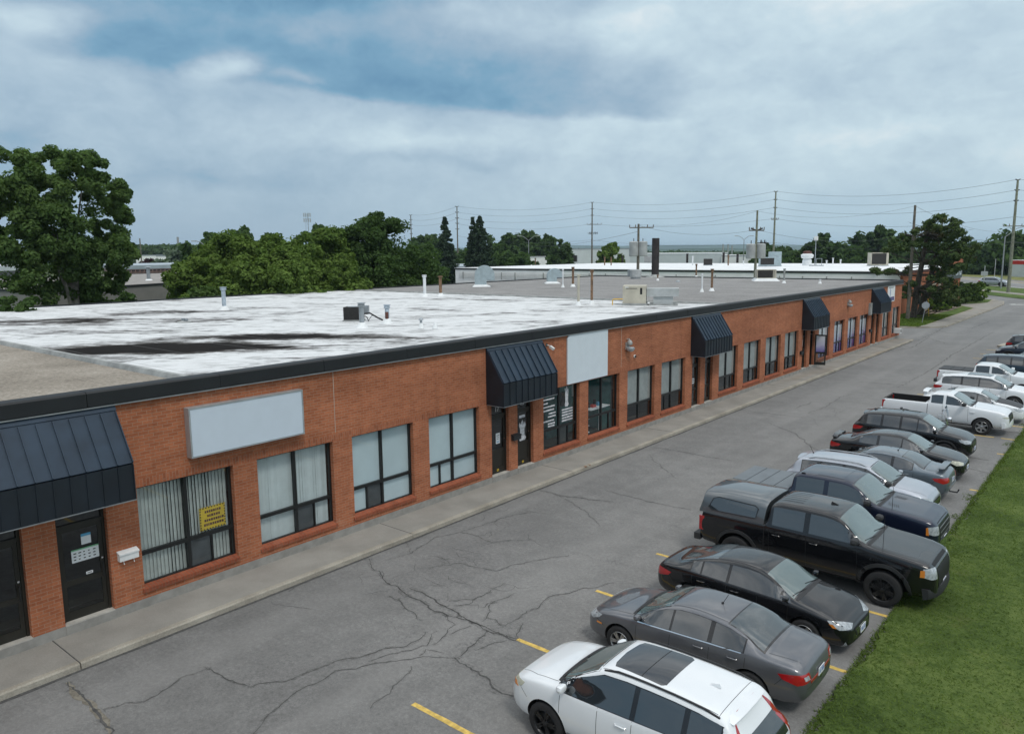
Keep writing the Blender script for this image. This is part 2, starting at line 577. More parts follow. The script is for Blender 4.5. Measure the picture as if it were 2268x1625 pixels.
def roof_mat():
    """white coated roof with black ponding stains"""
    m, B, bs, out = newmat('roof_white')
    tc = B.n('ShaderNodeTexCoord').outputs['Object']
    x, y, z = B.xyz(tc)
    # stains are drawn out along the roll direction of the roofing
    st = B.vec(B.m('ADD', B.m('MULTIPLY', x, .62), B.m('MULTIPLY', y, .50)), B.m('ADD', B.m('MULTIPLY', x, -.95), B.m('MULTIPLY', y, 1.15)), 0.0)
    w = B.vm('ADD', st, B.vm('SCALE', B.noise(tc, .6, 4, .6, out=1), scale=1.4))
    n1 = B.noise(w, .33, 7, .66)
    n2 = B.noise(w, 1.4, 6, .65)
    val = B.m('ADD', B.m('ADD', B.m('MULTIPLY', B.m('SUBTRACT', n1, .5), 1.25), B.m('MULTIPLY', B.m('SUBTRACT', n2, .5), .75)), .46)

    def blob(cx, cy, ax, ay, ang, amp):
        nonlocal val
        dx = B.m('SUBTRACT', x, cx)
        dy = B.m('SUBTRACT', y, cy)
        u = B.m('ADD', B.m('MULTIPLY', dx, cos(ang)), B.m('MULTIPLY', dy, sin(ang)))
        v = B.m('SUBTRACT', B.m('MULTIPLY', dy, cos(ang)), B.m('MULTIPLY', dx, sin(ang)))
        q = B.m('ADD', B.m('POWER', B.m('ABSOLUTE', B.m('DIVIDE', u, ax)), 2.0), B.m('POWER', B.m('ABSOLUTE', B.m('DIVIDE', v, ay)), 2.0))
        val = B.m('ADD', val, B.m('MULTIPLY', B.m('POWER', 2.71828, B.m('MULTIPLY', q, -1.0)), amp * 1.15))
    for s in STAINS:
        blob(*s)
    c = B.ramp(val, [(.46, (.66, .675, .68)), (.57, (.52, .53, .535)), (.67, (.26, .26, .26)), (.76, (.09, .085, .08)), (.86, (.016, .014, .013))])
    c = B.mix(B.mapr(n2, .42, .68, 0, .55), c, (.55, .55, .54), 'MULTIPLY')
    seam = B.m('PINGPONG', B.m('ADD', B.m('MULTIPLY', y, 1.0), B.m('MULTIPLY', B.noise(tc, .8, 2, .5), .08)), .95)
    c = B.mix(B.mapr(seam, .0, .035, .35, 0), c, (.25, .25, .25))
    B.put(bs.inputs['Base Color'], c)
    bs.inputs['Roughness'].default_value = .95
    bs.inputs['Specular IOR Level'].default_value = .08


def P_(x, y):
    q = onZ(x, y, 5.26)
    return q.x, q.y


STAINS = []
for (sx, sy, ax, ay, an, am) in [(640, 745, 2.6, 1.0, .55, .33), (560, 742, 2.4, 1.0, .7, .26), (720, 742, 2.4, .6, .6, .24), (420, 688, 3.4, 1.5, .7, .20), (360, 690, 3.0, 1.2, .7, .18),
                                 (410, 710, 1.1, .5, .6, .2), (380, 765, 4.2, 1.3, .75, .36), (300, 770, 3.2, 1.3, .75, .30), (460, 770, 2.4, .9, .7, .32), (110, 713, 5.0, 1.5, .75, .26), (30, 708, 4, 1.2, .7, .24),
                                 (560, 705, 3, .8, .6, .12), (900, 745, 2, .5, .6, .14), (250, 735, 3, .9, .7, .15), (780, 720, 2.5, .7, .6, .10), (1080, 662, 5, .7, .3, .16), (1300, 690, 3, .5, .3, .08), (700, 660, 4, .7, .5, .12)]:
    px, py = P_(sx, sy)
    STAINS.append((px, py, ax, ay, an, am))
roof_mat()


def gravel_mat(name, a, b, c3, sc=9.0):
    m, B, bs, out = newmat(name)
    tc = B.n('ShaderNodeTexCoord').outputs['Object']
    f = B.m('ADD', B.m('MULTIPLY', B.noise(tc, .5, 5, .65), .42), B.m('MULTIPLY', B.noise(tc, sc, 4, .75), .58))
    c = B.ramp(f, [(.34, a), (.5, b), (.66, c3)])
    B.put(bs.inputs['Base Color'], c)
    bs.inputs['Roughness'].default_value = .95
    bs.inputs['Specular IOR Level'].default_value = .2
    bp = B.n('ShaderNodeBump')
    bp.inputs['Strength'].default_value = .7
    bp.inputs['Distance'].default_value = .03
    B.put(bp.inputs['Height'], B.noise(tc, sc * 1.5, 4, .8))
    B.put(bs.inputs['Normal'], bp.outputs[0])


gravel_mat('roof_gravel_near', (.13, .115, .095), (.27, .24, .20), (.42, .38, .33), 10)
gravel_mat('roof_gravel', (.17, .165, .16), (.25, .245, .24), (.33, .325, .315), 8)
gravel_mat('soil', (.12, .10, .075), (.20, .17, .13), (.28, .24, .19), 6)


def grass_mat(name, dark, mid, lite, dry=.25):
    m, B, bs, out = newmat(name)
    tc = B.n('ShaderNodeTexCoord').outputs['Object']
    f = B.m('ADD', B.m('MULTIPLY', B.noise(tc, .35, 5, .65), .55), B.m('MULTIPLY', B.noise(tc, 7, 5, .8), .45))
    c = B.ramp(f, [(.40, dark), (.5, mid), (.60, lite)])
    c = B.mix(B.mapr(B.noise(tc, .9, 5, .65), .55, .72, 0, dry), c, (.16, .13, .06))
    B.put(bs.inputs['Base Color'], c)
    bs.inputs['Roughness'].default_value = .95
    bs.inputs['Specular IOR Level'].default_value = .15
    bp = B.n('ShaderNodeBump')
    bp.inputs['Strength'].default_value = 1.0
    bp.inputs['Distance'].default_value = .05
    B.put(bp.inputs['Height'], B.noise(tc, 22, 4, .8))
    B.put(bs.inputs['Normal'], bp.outputs[0])


grass_mat('lawn', (.042, .070, .017), (.080, .125, .030), (.135, .185, .05))
grass_mat('field', (.10, .12, .035), (.17, .185, .065), (.25, .24, .10), .5)
grass_mat('plain', (.05, .08, .03), (.08, .11, .04), (.12, .14, .06), .3)


def leaf_mat(name, dark, lite, brown=None, trans=.25):
    m = bpy.data.materials.new(name)
    m.use_nodes = True
    nt = m.node_tree
    for n in list(nt.nodes):
        nt.nodes.remove(n)
    B = NB(nt)
    out = B.n('ShaderNodeOutputMaterial')
    g = B.n('ShaderNodeNewGeometry')
    tc = B.n('ShaderNodeTexCoord').outputs['Object']
    oi = B.n('ShaderNodeObjectInfo')
    f = B.m('ADD', B.m('MULTIPLY', g.outputs['Random Per Island'], .5), B.m('MULTIPLY', B.mapr(B.noise(tc, .45, 4, .6), .3, .7), .5))
    c = B.mix(f, dark, lite)
    if brown:
        c = B.mix(B.mapr(B.noise(tc, .35, 3, .5), .56, .68, 0, .8), c, brown)
    d = B.n('ShaderNodeBsdfDiffuse')
    t = B.n('ShaderNodeBsdfTranslucent')
    B.put(d.inputs[0], c)
    B.put(t.inputs[0], B.mix(1.0, c, (1.15, 1.3, .6), 'MULTIPLY'))
    mx = B.n('ShaderNodeMixShader')
    mx.inputs[0].default_value = trans
    nt.links.new(d.outputs[0], mx.inputs[1])
    nt.links.new(t.outputs[0], mx.inputs[2])
    nt.links.new(mx.outputs[0], out.inputs[0])
    MATS[name] = m


leaf_mat('leaf_poplar', (.052, .098, .034), (.140, .210, .070), trans=.38)
leaf_mat('leaf_bright', (.060, .110, .026), (.165, .235, .060))
leaf_mat('leaf_dark', (.038, .072, .026), (.092, .148, .050), trans=.32)
leaf_mat('leaf_spruce', (.022, .038, .024), (.050, .075, .045), trans=.08)
leaf_mat('leaf_pine', (.038, .066, .028), (.105, .145, .052), (.12, .085, .055), trans=.2)
leaf_mat('leaf_far', (.040, .075, .030), (.085, .130, .050))
leaf_mat('leaf_pale', (.10, .14, .10), (.19, .24, .17))
leaf_mat('leaf_bush', (.05, .10, .02), (.15, .22, .045))
leaf_mat('leaf_bush_dark', (.03, .06, .018), (.08, .12, .035))
leaf_mat('leaf_purple', (.035, .018, .022), (.07, .03, .035))
leaf_mat('grass_blade', (.06, .10, .022), (.15, .21, .05), trans=.3)
simple('hill_far', (.055, .085, .050), 1.0, var=.4, scale=.004, spec=0)
simple('wall_grey_block', (.22, .215, .20), .9, var=.1, scale=.8)
simple('wall_pink', (.25, .165, .15), .9, var=.1, scale=.6)
simple('wall_mauve', (.15, .12, .12), .9, var=.14, scale=.6)
simple('wall_white', (.80, .81, .80), .8, var=.06, scale=.5)
simple('wall_offwhite', (.56, .60, .61), .8, var=.05, scale=.5)
simple('wall_dark_grey', (.085, .09, .095), .8, var=.1)
simple('roof_bluegrey', (.36, .42, .46), .7, var=.12, scale=.5)
simple('roof_stone', (.27, .255, .235), .95, var=.22, scale=1.5)
simple('roof_clean', (.74, .755, .76), .7, var=.08, scale=.3)
simple('sign_charcoal', (.055, .07, .078), .5, var=.05)


# ------------------------------------------------------------------ mesh builder
class MB:
    def __init__(s):
        s.v = []
        s.f = []
        s.mi = []
        s.sm = []
        s.mats = []
        s.cur = 0

    def mat(s, name):
        if name not in s.mats:
            s.mats.append(name)
        s.cur = s.mats.index(name)
        return s

    def add(s, vs, fs, smooth=False):
        o = len(s.v)
        s.v.extend([tuple(q) for q in vs])
        for f in fs:
            s.f.append([i + o for i in f])
            s.mi.append(s.cur)
            s.sm.append(smooth)
        return s

    def box(s, x0, x1, y0, y1, z0, z1):
        if x0 > x1: x0, x1 = x1, x0
        if y0 > y1: y0, y1 = y1, y0
        if z0 > z1: z0, z1 = z1, z0
        vs = [(x0, y0, z0), (x1, y0, z0), (x1, y1, z0), (x0, y1, z0), (x0, y0, z1), (x1, y0, z1), (x1, y1, z1), (x0, y1, z1)]
        return s.add(vs, [(0, 3, 2, 1), (4, 5, 6, 7), (0, 1, 5, 4), (1, 2, 6, 5), (2, 3, 7, 6), (3, 0, 4, 7)])

    def cbox(s, c, d):
        return s.box(c[0] - d[0] / 2, c[0] + d[0] / 2, c[1] - d[1] / 2, c[1] + d[1] / 2, c[2] - d[2] / 2, c[2] + d[2] / 2)

    def obox(s, c, d, rz=0, M=None):
        """box with centre c, size d, turned by rz or a 3x3"""
        M = M or Matrix.Rotation(rz, 3, 'Z')
        vs = []
        for k in (-.5, .5):
            for (a, b) in ((-.5, -.5), (.5, -.5), (.5, .5), (-.5, .5)):
                vs.append(Vector(c) + M @ Vector((a * d[0], b * d[1], k * d[2])))
        return s.add(vs, [(0, 3, 2, 1), (4, 5, 6, 7), (0, 1, 5, 4), (1, 2, 6, 5), (2, 3, 7, 6), (3, 0, 4, 7)])

    def poly(s, pts):
        return s.add(pts, [tuple(range(len(pts)))])

    def prism(s, pts, h):
        """extrude a flat loop of points by the vector h"""
        n = len(pts)
        h = Vector(h)
        vs = [Vector(q) for q in pts] + [Vector(q) + h for q in pts]
        fs = [tuple(reversed(range(n))), tuple(range(n, 2 * n))] + [(i, (i + 1) % n, n + (i + 1) % n, n + i) for i in range(n)]
        return s.add(vs, fs)

    def tube(s, pts, r, n=8, cap=True, smooth=True):
        pts = [Vector(q) for q in pts]
        rs = r if isinstance(r, (list, tuple)) else [r] * len(pts)
        vs = []
        prev = None
        for i, q in enumerate(pts):
            t = (pts[min(i + 1, len(pts) - 1)] - pts[max(i - 1, 0)])
            if t.length < 1e-9:
                t = Vector((0, 0, 1))
            t.normalize()
            if prev is None:
                a = t.orthogonal().normalized()
            else:
                a = (prev - t * prev.dot(t))
                a = a.normalized() if a.length > 1e-6 else t.orthogonal().normalized()
            prev = a
            b = t.cross(a)
            for k in range(n):
                an = 2 * pi * k / n
                vs.append(q + (a * cos(an) + b * sin(an)) * rs[i])
        fs = []
        for i in range(len(pts) - 1):
            for k in range(n):
                fs.append((i * n + k, i * n + (k + 1) % n, (i + 1) * n + (k + 1) % n, (i + 1) * n + k))
        if cap:
            fs.append(tuple(reversed(range(n))))
            fs.append(tuple(range((len(pts) - 1) * n, len(pts) * n)))
        return s.add(vs, fs, smooth)

    def lathe(s, prof, c=(0, 0, 0), n=20, axis='Z', smooth=True, cap=True):
        """prof: list of (radius, height)"""
        vs = []
        for (r, h) in prof:
            for k in range(n):
                a = 2 * pi * k / n
                if axis == 'Z':
                    vs.append((c[0] + r * cos(a), c[1] + r * sin(a), c[2] + h))
                elif axis == 'Y':
                    vs.append((c[0] + r * cos(a), c[1] + h, c[2] + r * sin(a)))
                else:
                    vs.append((c[0] + h, c[1] + r * cos(a), c[2] + r * sin(a)))
        fs = []
        for i in range(len(prof) - 1):
            for k in range(n):
                fs.append((i * n + k, i * n + (k + 1) % n, (i + 1) * n + (k + 1) % n, (i + 1) * n + k))
        if cap:
            fs.append(tuple(reversed(range(n))))
            fs.append(tuple(range((len(prof) - 1) * n, len(prof) * n)))
        return s.add(vs, fs, smooth)

    def build(s, name, parent=None, fixn=True, sharp=40):
        me = bpy.data.meshes.new(name)
        me.from_pydata(s.v, [], s.f)
        for mn in s.mats:
            me.materials.append(MATS[mn])
        me.polygons.foreach_set('material_index', s.mi)
        me.polygons.foreach_set('use_smooth', s.sm)
        if fixn:
            bm = bmesh.new()
            bm.from_mesh(me)
            bmesh.ops.recalc_face_normals(bm, faces=bm.faces)
            bm.to_mesh(me)
            bm.free()
        if any(s.sm):
            me.set_sharp_from_angle(angle=radians(sharp))
        me.update()
        o = bpy.data.objects.new(name, me)
        COL.objects.link(o)
        if parent:
            o.parent = parent
        return o


def tag(o, label=None, cat=None, group=None, kind=None):
    if label: o['label'] = label
    if cat: o['category'] = cat
    if group: o['group'] = group
    if kind: o['kind'] = kind
    return o


def empty(name, loc=(0, 0, 0), rz=0.0):
    o = bpy.data.objects.new(name, None)
    o.location = loc
    o.rotation_euler = (0, 0, rz)
    o.empty_display_size = .3
    COL.objects.link(o)
    return o


def copy_tree(o, parent=None):
    c = o.copy()
    COL.objects.link(c)
    if parent:
        c.parent = parent
    for ch in list(o.children):
        copy_tree(ch, c)
    return c


FONT = None


def text_mesh(txt, size, mat, name, parent, M, ext=.002):
    """flat lettering turned into a mesh; M places it"""
    cu = bpy.data.curves.new('txt', 'FONT')
    cu.body = txt
    cu.size = size
    cu.extrude = ext
    cu.align_x = 'CENTER'
    cu.align_y = 'CENTER'
    cu.resolution_u = 2
    to = bpy.data.objects.new('txt', cu)
    COL.objects.link(to)
    dg = bpy.context.evaluated_depsgraph_get()
    me = bpy.data.meshes.new_from_object(to.evaluated_get(dg))
    bpy.data.objects.remove(to)
    me.transform(M)
    me.materials.clear()
    me.materials.append(MATS[mat])
    o = bpy.data.objects.new(name, me)
    COL.objects.link(o)
    if parent: o.parent = parent
    return o
# ------------------------------------------------------------------ ground
def sheet(name, pts, z, mat, parent=None, kind='structure', thick=None):
    m = MB().mat(mat)
    m.poly([(p[0], p[1], z) for p in pts])
    o = m.build(name, parent, fixn=False)
    if o.data.polygons[0].normal.z < 0:
        o.data.flip_normals()
    if kind: o['kind'] = kind
    return o


def slab(name, pts, z0, z1, mat, kind='structure'):
    m = MB().mat(mat).prism([(p[0], p[1], z0) for p in pts], (0, 0, z1 - z0))
    o = m.build(name)
    if kind: o['kind'] = kind
    return o


def big_ground():
    m = MB().mat('plain')
    R_ = 14000
    m.poly([(-R_, -R_, -.03), (R_, -R_, -.03), (R_, R_, -.03), (-R_, R_, -.03)])
    o = m.build('ground', fixn=False)
    o['kind'] = 'structure'


big_ground()
sheet('parking_lot', [(-14, -30), (60, -30), (60, 166), (-34, 166), (-34, 170), (-120, 170), (-120, 78), (-14, 78)], 0.0, 'asphalt')
rndg = random.Random(3)


def wavy_edge(pts, amp, step, r):
    out = []
    for i in range(len(pts) - 1):
        a, b = Vector((*pts[i], 0)), Vector((*pts[i + 1], 0))
        L = (b - a).length
        n = max(1, int(L / step))
        nn = Vector((-(b - a).y, (b - a).x, 0)).normalized()
        for k in range(n):
            q = a.lerp(b, k / n)
            if 0 < k or i > 0:
                q = q + nn * r.uniform(-amp, amp)
            out.append((q.x, q.y))
    out.append(pts[-1])
    return out


# lawn on the right of the stalls, its edge ragged over the asphalt
edge = wavy_edge([(13.50, -28), (13.46, 20), (13.5, 40), (13.6, 74)], .10, .22, rndg)
lawn = sheet('lawn', [(60, -28)] + edge + [(60, 74)], .045, 'lawn')


def grass_tufts(name, region, n, hmin, hmax, mat, seed, z=0.04, wid=.012, lab='short mown grass beside the parked cars'):
    r = random.Random(seed)
    m = MB().mat(mat)
    vs, fs = [], []
    for i in range(n):
        x, y = region(r)
        a = r.uniform(0, 2 * pi)
        h = r.uniform(hmin, hmax)
        w = wid * r.uniform(.7, 1.5)
        lean = r.uniform(.7, 2.2) * h
        la = r.uniform(0, 2 * pi)
        o = len(vs)
        vs += [(x - cos(a) * w, y - sin(a) * w, z), (x + cos(a) * w, y + sin(a) * w, z), (x + cos(la) * lean, y + sin(la) * lean, z + h)]
        fs.append((o, o + 1, o + 2))
    m.add(vs, fs)
    o = m.build(name, fixn=False)
    tag(o, lab, 'grass', kind='stuff')
    return o


def reg_near(r):
    y = 9 + 30 * r.random() ** 1.2
    return 13.35 + (r.random() ** 1.3) * 8.5, y


grass_tufts('grass', reg_near, 90000, .015, .05, 'grass_blade', 5)


def reg_edge(r):
    y = r.uniform(10, 48)
    return 13.44 + r.gauss(0, .06) - (.35 if noise.noise(Vector((0, y * .9, 3))) > .22 else 0) * r.random() ** 2, y


grass_tufts('weeds', reg_edge, 12000, .02, .06, 'grass_blade', 6, z=.0, wid=.011, lab='ragged weeds creeping over the asphalt edge of the stalls')


def reg_crackweed(r):
    q = r.choice(CRW)
    t = r.random()
    return q[0] + (q[2] - q[0]) * t + r.gauss(0, .05), q[1] + (q[3] - q[1]) * t + r.gauss(0, .05)


# stall lines
def stall(y, x0, x1, worn=0.0):
    m = MB().mat('yellow_line')
    r = random.Random(int(y * 10))
    n = 46
    L, Rr = [], []
    for i in range(n + 1):
        x = x0 + (x1 - x0) * i / n
        L.append((x, y - .055 + r.uniform(-.006, .006), .004))
        Rr.append((x, y + .055 + r.uniform(-.006, .006), .004))
    vs = L + Rr
    m.add(vs, [(i, i + 1, n + 2 + i, n + 1 + i) for i in range(n) if noise.noise(Vector((i * .21, y, 0))) + .55 > worn])
    o = m.build('stall_line', fixn=True)
    o['kind'] = 'structure'


ys = [5.75, 8.76, 11.78, 14.8, 17.75, 20.75, 23.6, 26.4, 29.3, 32.3, 35.2, 38.2, 41.2, 44.2, 47.2, 50.2, 53.2, 56.2, 59.2, 62.2, 65.2, 68.2, 71.2]
for y in ys:
    stall(y, 7.5, 13.33, 0.0 if y < 19 else .55)

# kerbed island at the far end of the stalls
isl = [(7.9, 73.6), (8.6, 72.9), (13.3, 72.6), (20, 72.4), (20, 76.6), (13.3, 76.6), (9.0, 76.4), (8.1, 75.6)]
slab('kerb_island', isl, -.02, .14, 'kerb_concrete')
slab('island_grass', [(8.5, 73.8), (9.2, 73.3), (20, 72.8), (20, 76.2), (9.4, 76.1), (8.7, 75.3)], .145, .17, 'lawn')

# cracks traced across the asphalt
CRACKS = []


def crack(pts, w=.022, soil=False, jag=.05, name='asphalt_crack'):
    pts = [onZ(px, py, 0) for px, py in pts]
    CRACKS.append((pts, w, soil, jag))


def build_cracks():
    r = random.Random(11)
    m = MB()
    mh_ = MB().mat('crack_halo')
    for pts, w, soil, jag in CRACKS:
        fine = []
        for i in range(len(pts) - 1):
            a, b = pts[i], pts[i + 1]
            n = max(2, int((b - a).length / .10))
            for k in range(n):
                q = a.lerp(b, k / n)
                if k or i:
                    wob = noise.noise_vector(Vector((q.x * 1.7, q.y * 1.7, w * 90))) * .13
                    q = q + Vector((r.uniform(-jag, jag) * .6 + wob.x, r.uniform(-jag, jag) * .6 + wob.y, 0))
                fine.append(q)
        fine.append(pts[-1])
        m.mat('crack_soil' if soil else 'crack')
        vs = []
        hv = []
        N = len(fine)
        for i, q in enumerate(fine):
            t = fine[min(i + 1, N - 1)] - fine[max(i - 1, 0)]
            t.normalize()
            ww = .75 * w * (.35 + .65 * sin(pi * min(max((i + .6) / N, .05), .95))) * r.uniform(.5, 1.4)
            nn = Vector((-t.y, t.x, 0)) * ww * .5
            z = .0045 if soil else .0055
            vs += [(q.x - nn.x, q.y - nn.y, z), (q.x + nn.x, q.y + nn.y, z)]
            un = nn.normalized() * (.025 + w * 1.2) * r.uniform(.5, 1.3)
            hv += [(q.x - un.x, q.y - un.y, .0030), (q.x + un.x, q.y + un.y, .0030)]
        m.add(vs, [(2 * i, 2 * i + 2, 2 * i + 3, 2 * i + 1) for i in range(N - 1)])
        if not soil and w > .016:
            mh_.add(hv, [(2 * i, 2 * i + 2, 2 * i + 3, 2 * i + 1) for i in range(N - 1)])
    o = m.build('asphalt_crack', fixn=False)
    o['kind'] = 'structure'
    o = mh_.build('asphalt_wear', fixn=False)
    o['kind'] = 'structure'


# main cracks (image coordinates of the 2268 px wide photograph, laid onto the ground plane)
def z4(x, y):
    return ((1250 + x * .37478) * .590625, (2200 + y * .37483) * .590694)


crack([(818, 1237), (833, 1266), (860, 1288), (890, 1308), (925, 1330), (960, 1352), (1010, 1365), (1080, 1391), (1148, 1415)], .05)
crack([z4(760, 10), z4(940, 90), z4(1080, 170), z4(1270, 265), z4(1330, 330), z4(1540, 440)], .055)
crack([z4(1540, 440), z4(1700, 480), z4(1870, 540)], .05)
crack([z4(1540, 440), z4(1450, 510), z4(1290, 690), z4(1215, 710)], .035)
crack([z4(1215, 710), z4(1330, 770), z4(1460, 890), z4(1560, 950), z4(1680, 1040), z4(1840, 1100)], .06)
crack([z4(1215, 710), z4(1100, 690), z4(860, 705), z4(700, 735), z4(350, 770), z4(0, 860), (640, 1545), (600, 1580), (560, 1625)], .03)
crack([z4(0, 748), z4(300, 690), z4(560, 620), z4(760, 595), z4(890, 520), z4(920, 450)], .04)
crack([z4(0, 748), (690, 1485), (620, 1510), (560, 1520), (500, 1500), (440, 1478)], .028)
crack([z4(350, 745), z4(560, 670), z4(740, 620), z4(900, 575), z4(1040, 440)], .028)
crack([z4(860, 690), z4(920, 640), z4(1100, 660)], .022)
crack([z4(560, 90), z4(640, 130), z4(690, 150), z4(720, 220), z4(820, 270), z4(890, 340)], .03)
crack([z4(1000, 580), z4(1110, 520), z4(1160, 480), z4(1150, 420), z4(1190, 370), z4(1120, 340), z4(1110, 270)], .028)
crack([z4(1160, 480), z4(1300, 420), z4(1380, 390)], .02)
crack([z4(1200, 195), z4(1370, 185), z4(1450, 100), z4(1560, 40), z4(1700, -40)], .026)
crack([z4(1150, 150), z4(1280, 125), z4(1450, 100)], .02)
crack([z4(1490, 345), z4(1520, 270), z4(1590, 200), z4(1640, 150), z4(1760, 110), z4(1810, 60)], .03)
crack([z4(1640, 150), z4(1530, 160), z4(1480, 210)], .02)
crack([z4(1720, 390), z4(1850, 320), z4(1970, 230), z4(2100, 150), z4(2268, 70), (1360, 1290)], .03)
crack([z4(1870, 530), z4(1855, 470), z4(1890, 400), z4(1885, 360)], .024)
crack([z4(1500, 310), z4(1640, 330), z4(1710, 395)], .02)
crack([z4(1420, 635), z4(1540, 600), z4(1620, 550), z4(1740, 530)], .022)
crack([z4(370, 1215), z4(460, 1150), z4(560, 1070), z4(620, 980), z4(720, 900), z4(780, 790)], .02)
crack([(150, 1510), (185, 1545), (205, 1575), (222, 1590), (245, 1625)], .07)
crack([(150, 1510), (185, 1545), (205, 1575), (222, 1590), (245, 1625)], .18, soil=True)
crack([(205, 1570), (260, 1560), (330, 1548), (400, 1500), (470, 1478)], .02)
crack([(1197, 1086), (1240, 1097), (1310, 1107), (1360, 1112)], .04)
crack([(1240, 1097), (1270, 1115), (1300, 1135), (1330, 1165)], .02)
crack([(860, 1240), (910, 1225), (960, 1190), (1020, 1180), (1090, 1200), (1180, 1195)], .022)
crack([(1020, 1180), (1080, 1160), (1140, 1140), (1200, 1132)], .02)
crack([(950, 1260), (1020, 1245), (1100, 1262), (1180, 1240), (1260, 1228)], .022)
crack([(1440, 990), (1500, 998), (1560, 1010), (1620, 1020)], .035)
crack([(1440, 1010), (1470, 1040), (1500, 1060)], .02)
crack([(1340, 1085), (1400, 1102), (1470, 1118), (1530, 1130)], .025)
crack([(1628, 905), (1680, 913), (1740, 920), (1780, 925)], .035)
crack([(1700, 935), (1760, 960), (1800, 990), (1830, 1010)], .03)
crack([(1790, 915), (1830, 900), (1860, 880), (1890, 872)], .03)
crack([(1760, 905), (1800, 890), (1850, 893)], .03)
crack([(1900, 845), (1960, 850), (2010, 853)], .05)
crack([(1990, 858), (2060, 820), (2110, 785), (2160, 758), (2200, 735)], .05)
crack([(1910, 775), (1960, 780), (2020, 770), (2060, 745)], .05)
crack([(2030, 755), (2075, 735), (2100, 718)], .05)
crack([(2060, 730), (2110, 738), (2170, 742)], .07)
crack([(2040, 745), (2095, 760), (2140, 762)], .06)
crack([(2100, 718), (2150, 728), (2190, 712)], .05)
crack([(2190, 1020), (2140, 1010), (2090, 1005)], .04)
crack([(2060, 880), (2100, 895)], .04)
crack([(2120, 1030), (2165, 1042), (2200, 1050)], .04)
crack([(2200, 950), (2235, 957), (2268, 960)], .05)
crack([(640, 1310), (700, 1275), (760, 1250), (818, 1237)], .022)
crack([(600, 1330), (640, 1345), (700, 1350)], .015)
crack([(910, 1225), (900, 1195), (930, 1170), (980, 1155)], .02)
crack([(980, 1155), (1040, 1120), (1100, 1100)], .02)
rr = random.Random(21)
for i in range(46):   # crazing around the worst spots
    cx, cy = rr.choice([(1010, 1225), (1060, 1180), (930, 1290), (990, 1330), (1120, 1170), (1060, 1290), (860, 1265), (1830, 905), (2090, 748), (1110, 1125)])
    x = cx + rr.gauss(0, 45)
    y = cy + rr.gauss(0, 16)
    a = rr.uniform(0, pi)
    pts = [(x, y)]
    for k in range(rr.randint(2, 4)):
        a += rr.uniform(-.9, .9)
        x += cos(a) * rr.uniform(14, 34)
        y += sin(a) * rr.uniform(5, 12)
        pts.append((x, y))
    crack(pts, .014)
build_cracks()

# storm-darkened gutter strip along the kerb
m = MB().mat('crack')
r = random.Random(4)
vs = []
yy = -20.0
k = 0
while yy < 74:
    w = .05 + .05 * (noise.noise(Vector((yy * .8, 0, 0))) + .6)
    vs += [(1.46, yy, .004), (1.47 + w, yy, .004)]
    yy += .25
    k += 1
m.add(vs, [(2 * i, 2 * i + 1, 2 * i + 3, 2 * i + 2) for i in range(k - 1)])
tag(m.build('gutter_dirt', fixn=True), kind='structure')

# ------------------------------------------------------------------ sidewalk in front of the units
SW = [1.4] 
joints = [-24, -14, -4, 5.4, 14.4, 22.4, 30.2, 38.5, 44.6, 52.6, 60.5, 67.2, 74.6]
r = random.Random(8)
m = MB().mat('sidewalk')
mk = MB().mat('kerb_concrete')
for i in range(len(joints) - 1):
    y0, y1 = joints[i] + .012, joints[i + 1] - .012
    n = max(2, int((y1 - y0) / .35))
    top, low = [], []
    dz = r.uniform(-.008, .008)
    m.add([(0.0, y0, .13 + dz), (1.30, y0, .13 + dz), (1.30, y1, .13 + dz), (0.0, y1, .13 + dz), (0.0, y0, -.02), (1.30, y0, -.02), (1.30, y1, -.02), (0, y1, -.02)],
          [(0, 1, 2, 3), (0, 4, 5, 1), (3, 2, 6, 7), (0, 3, 7, 4)])
    A, Bv = [], []
    for k in range(n + 1):
        y = y0 + (y1 - y0) * k / n
        w = r.uniform(-.012, .012)
        A.append([(1.30, y, .13 + dz), (1.415 + w, y, .132 + dz), (1.452 + w, y, .105 + dz), (1.462, y, -.02)])
    vs = [q for row in A for q in row]
    fs = [(4 * k + j, 4 * k + j + 1, 4 * k + 5 + j, 4 * k + 4 + j) for k in range(n) for j in range(3)]
    mk.add(vs, fs)
    mk.add([A[0][0], A[0][1], A[0][2], A[0][3], (1.3, y0, -.02)], [(0, 1, 2, 3, 4)])
    mk.add([A[-1][0], A[-1][1], A[-1][2], A[-1][3], (1.3, y1, -.02)], [(4, 3, 2, 1, 0)])
tag(m.build('sidewalk'), kind='structure')
tag(mk.build('kerb'), kind='structure')
m = MB().mat('crack')
for y in joints[1:-1]:
    m.box(0, 1.40, y - .008, y + .008, .10, .1345 if y in joints else .140)
tag(m.build('sidewalk_joint'), kind='structure')
m = MB().mat('rust_pipe')
tag(m.box(1.36, 1.46, 23.2, 23.32, .11, .139).box(1.34, 1.45, 23.5, 23.56, .11, .139).build('kerb_stain'), kind='structure')

simple('mortar_grey', (.42, .36, .30), .9)
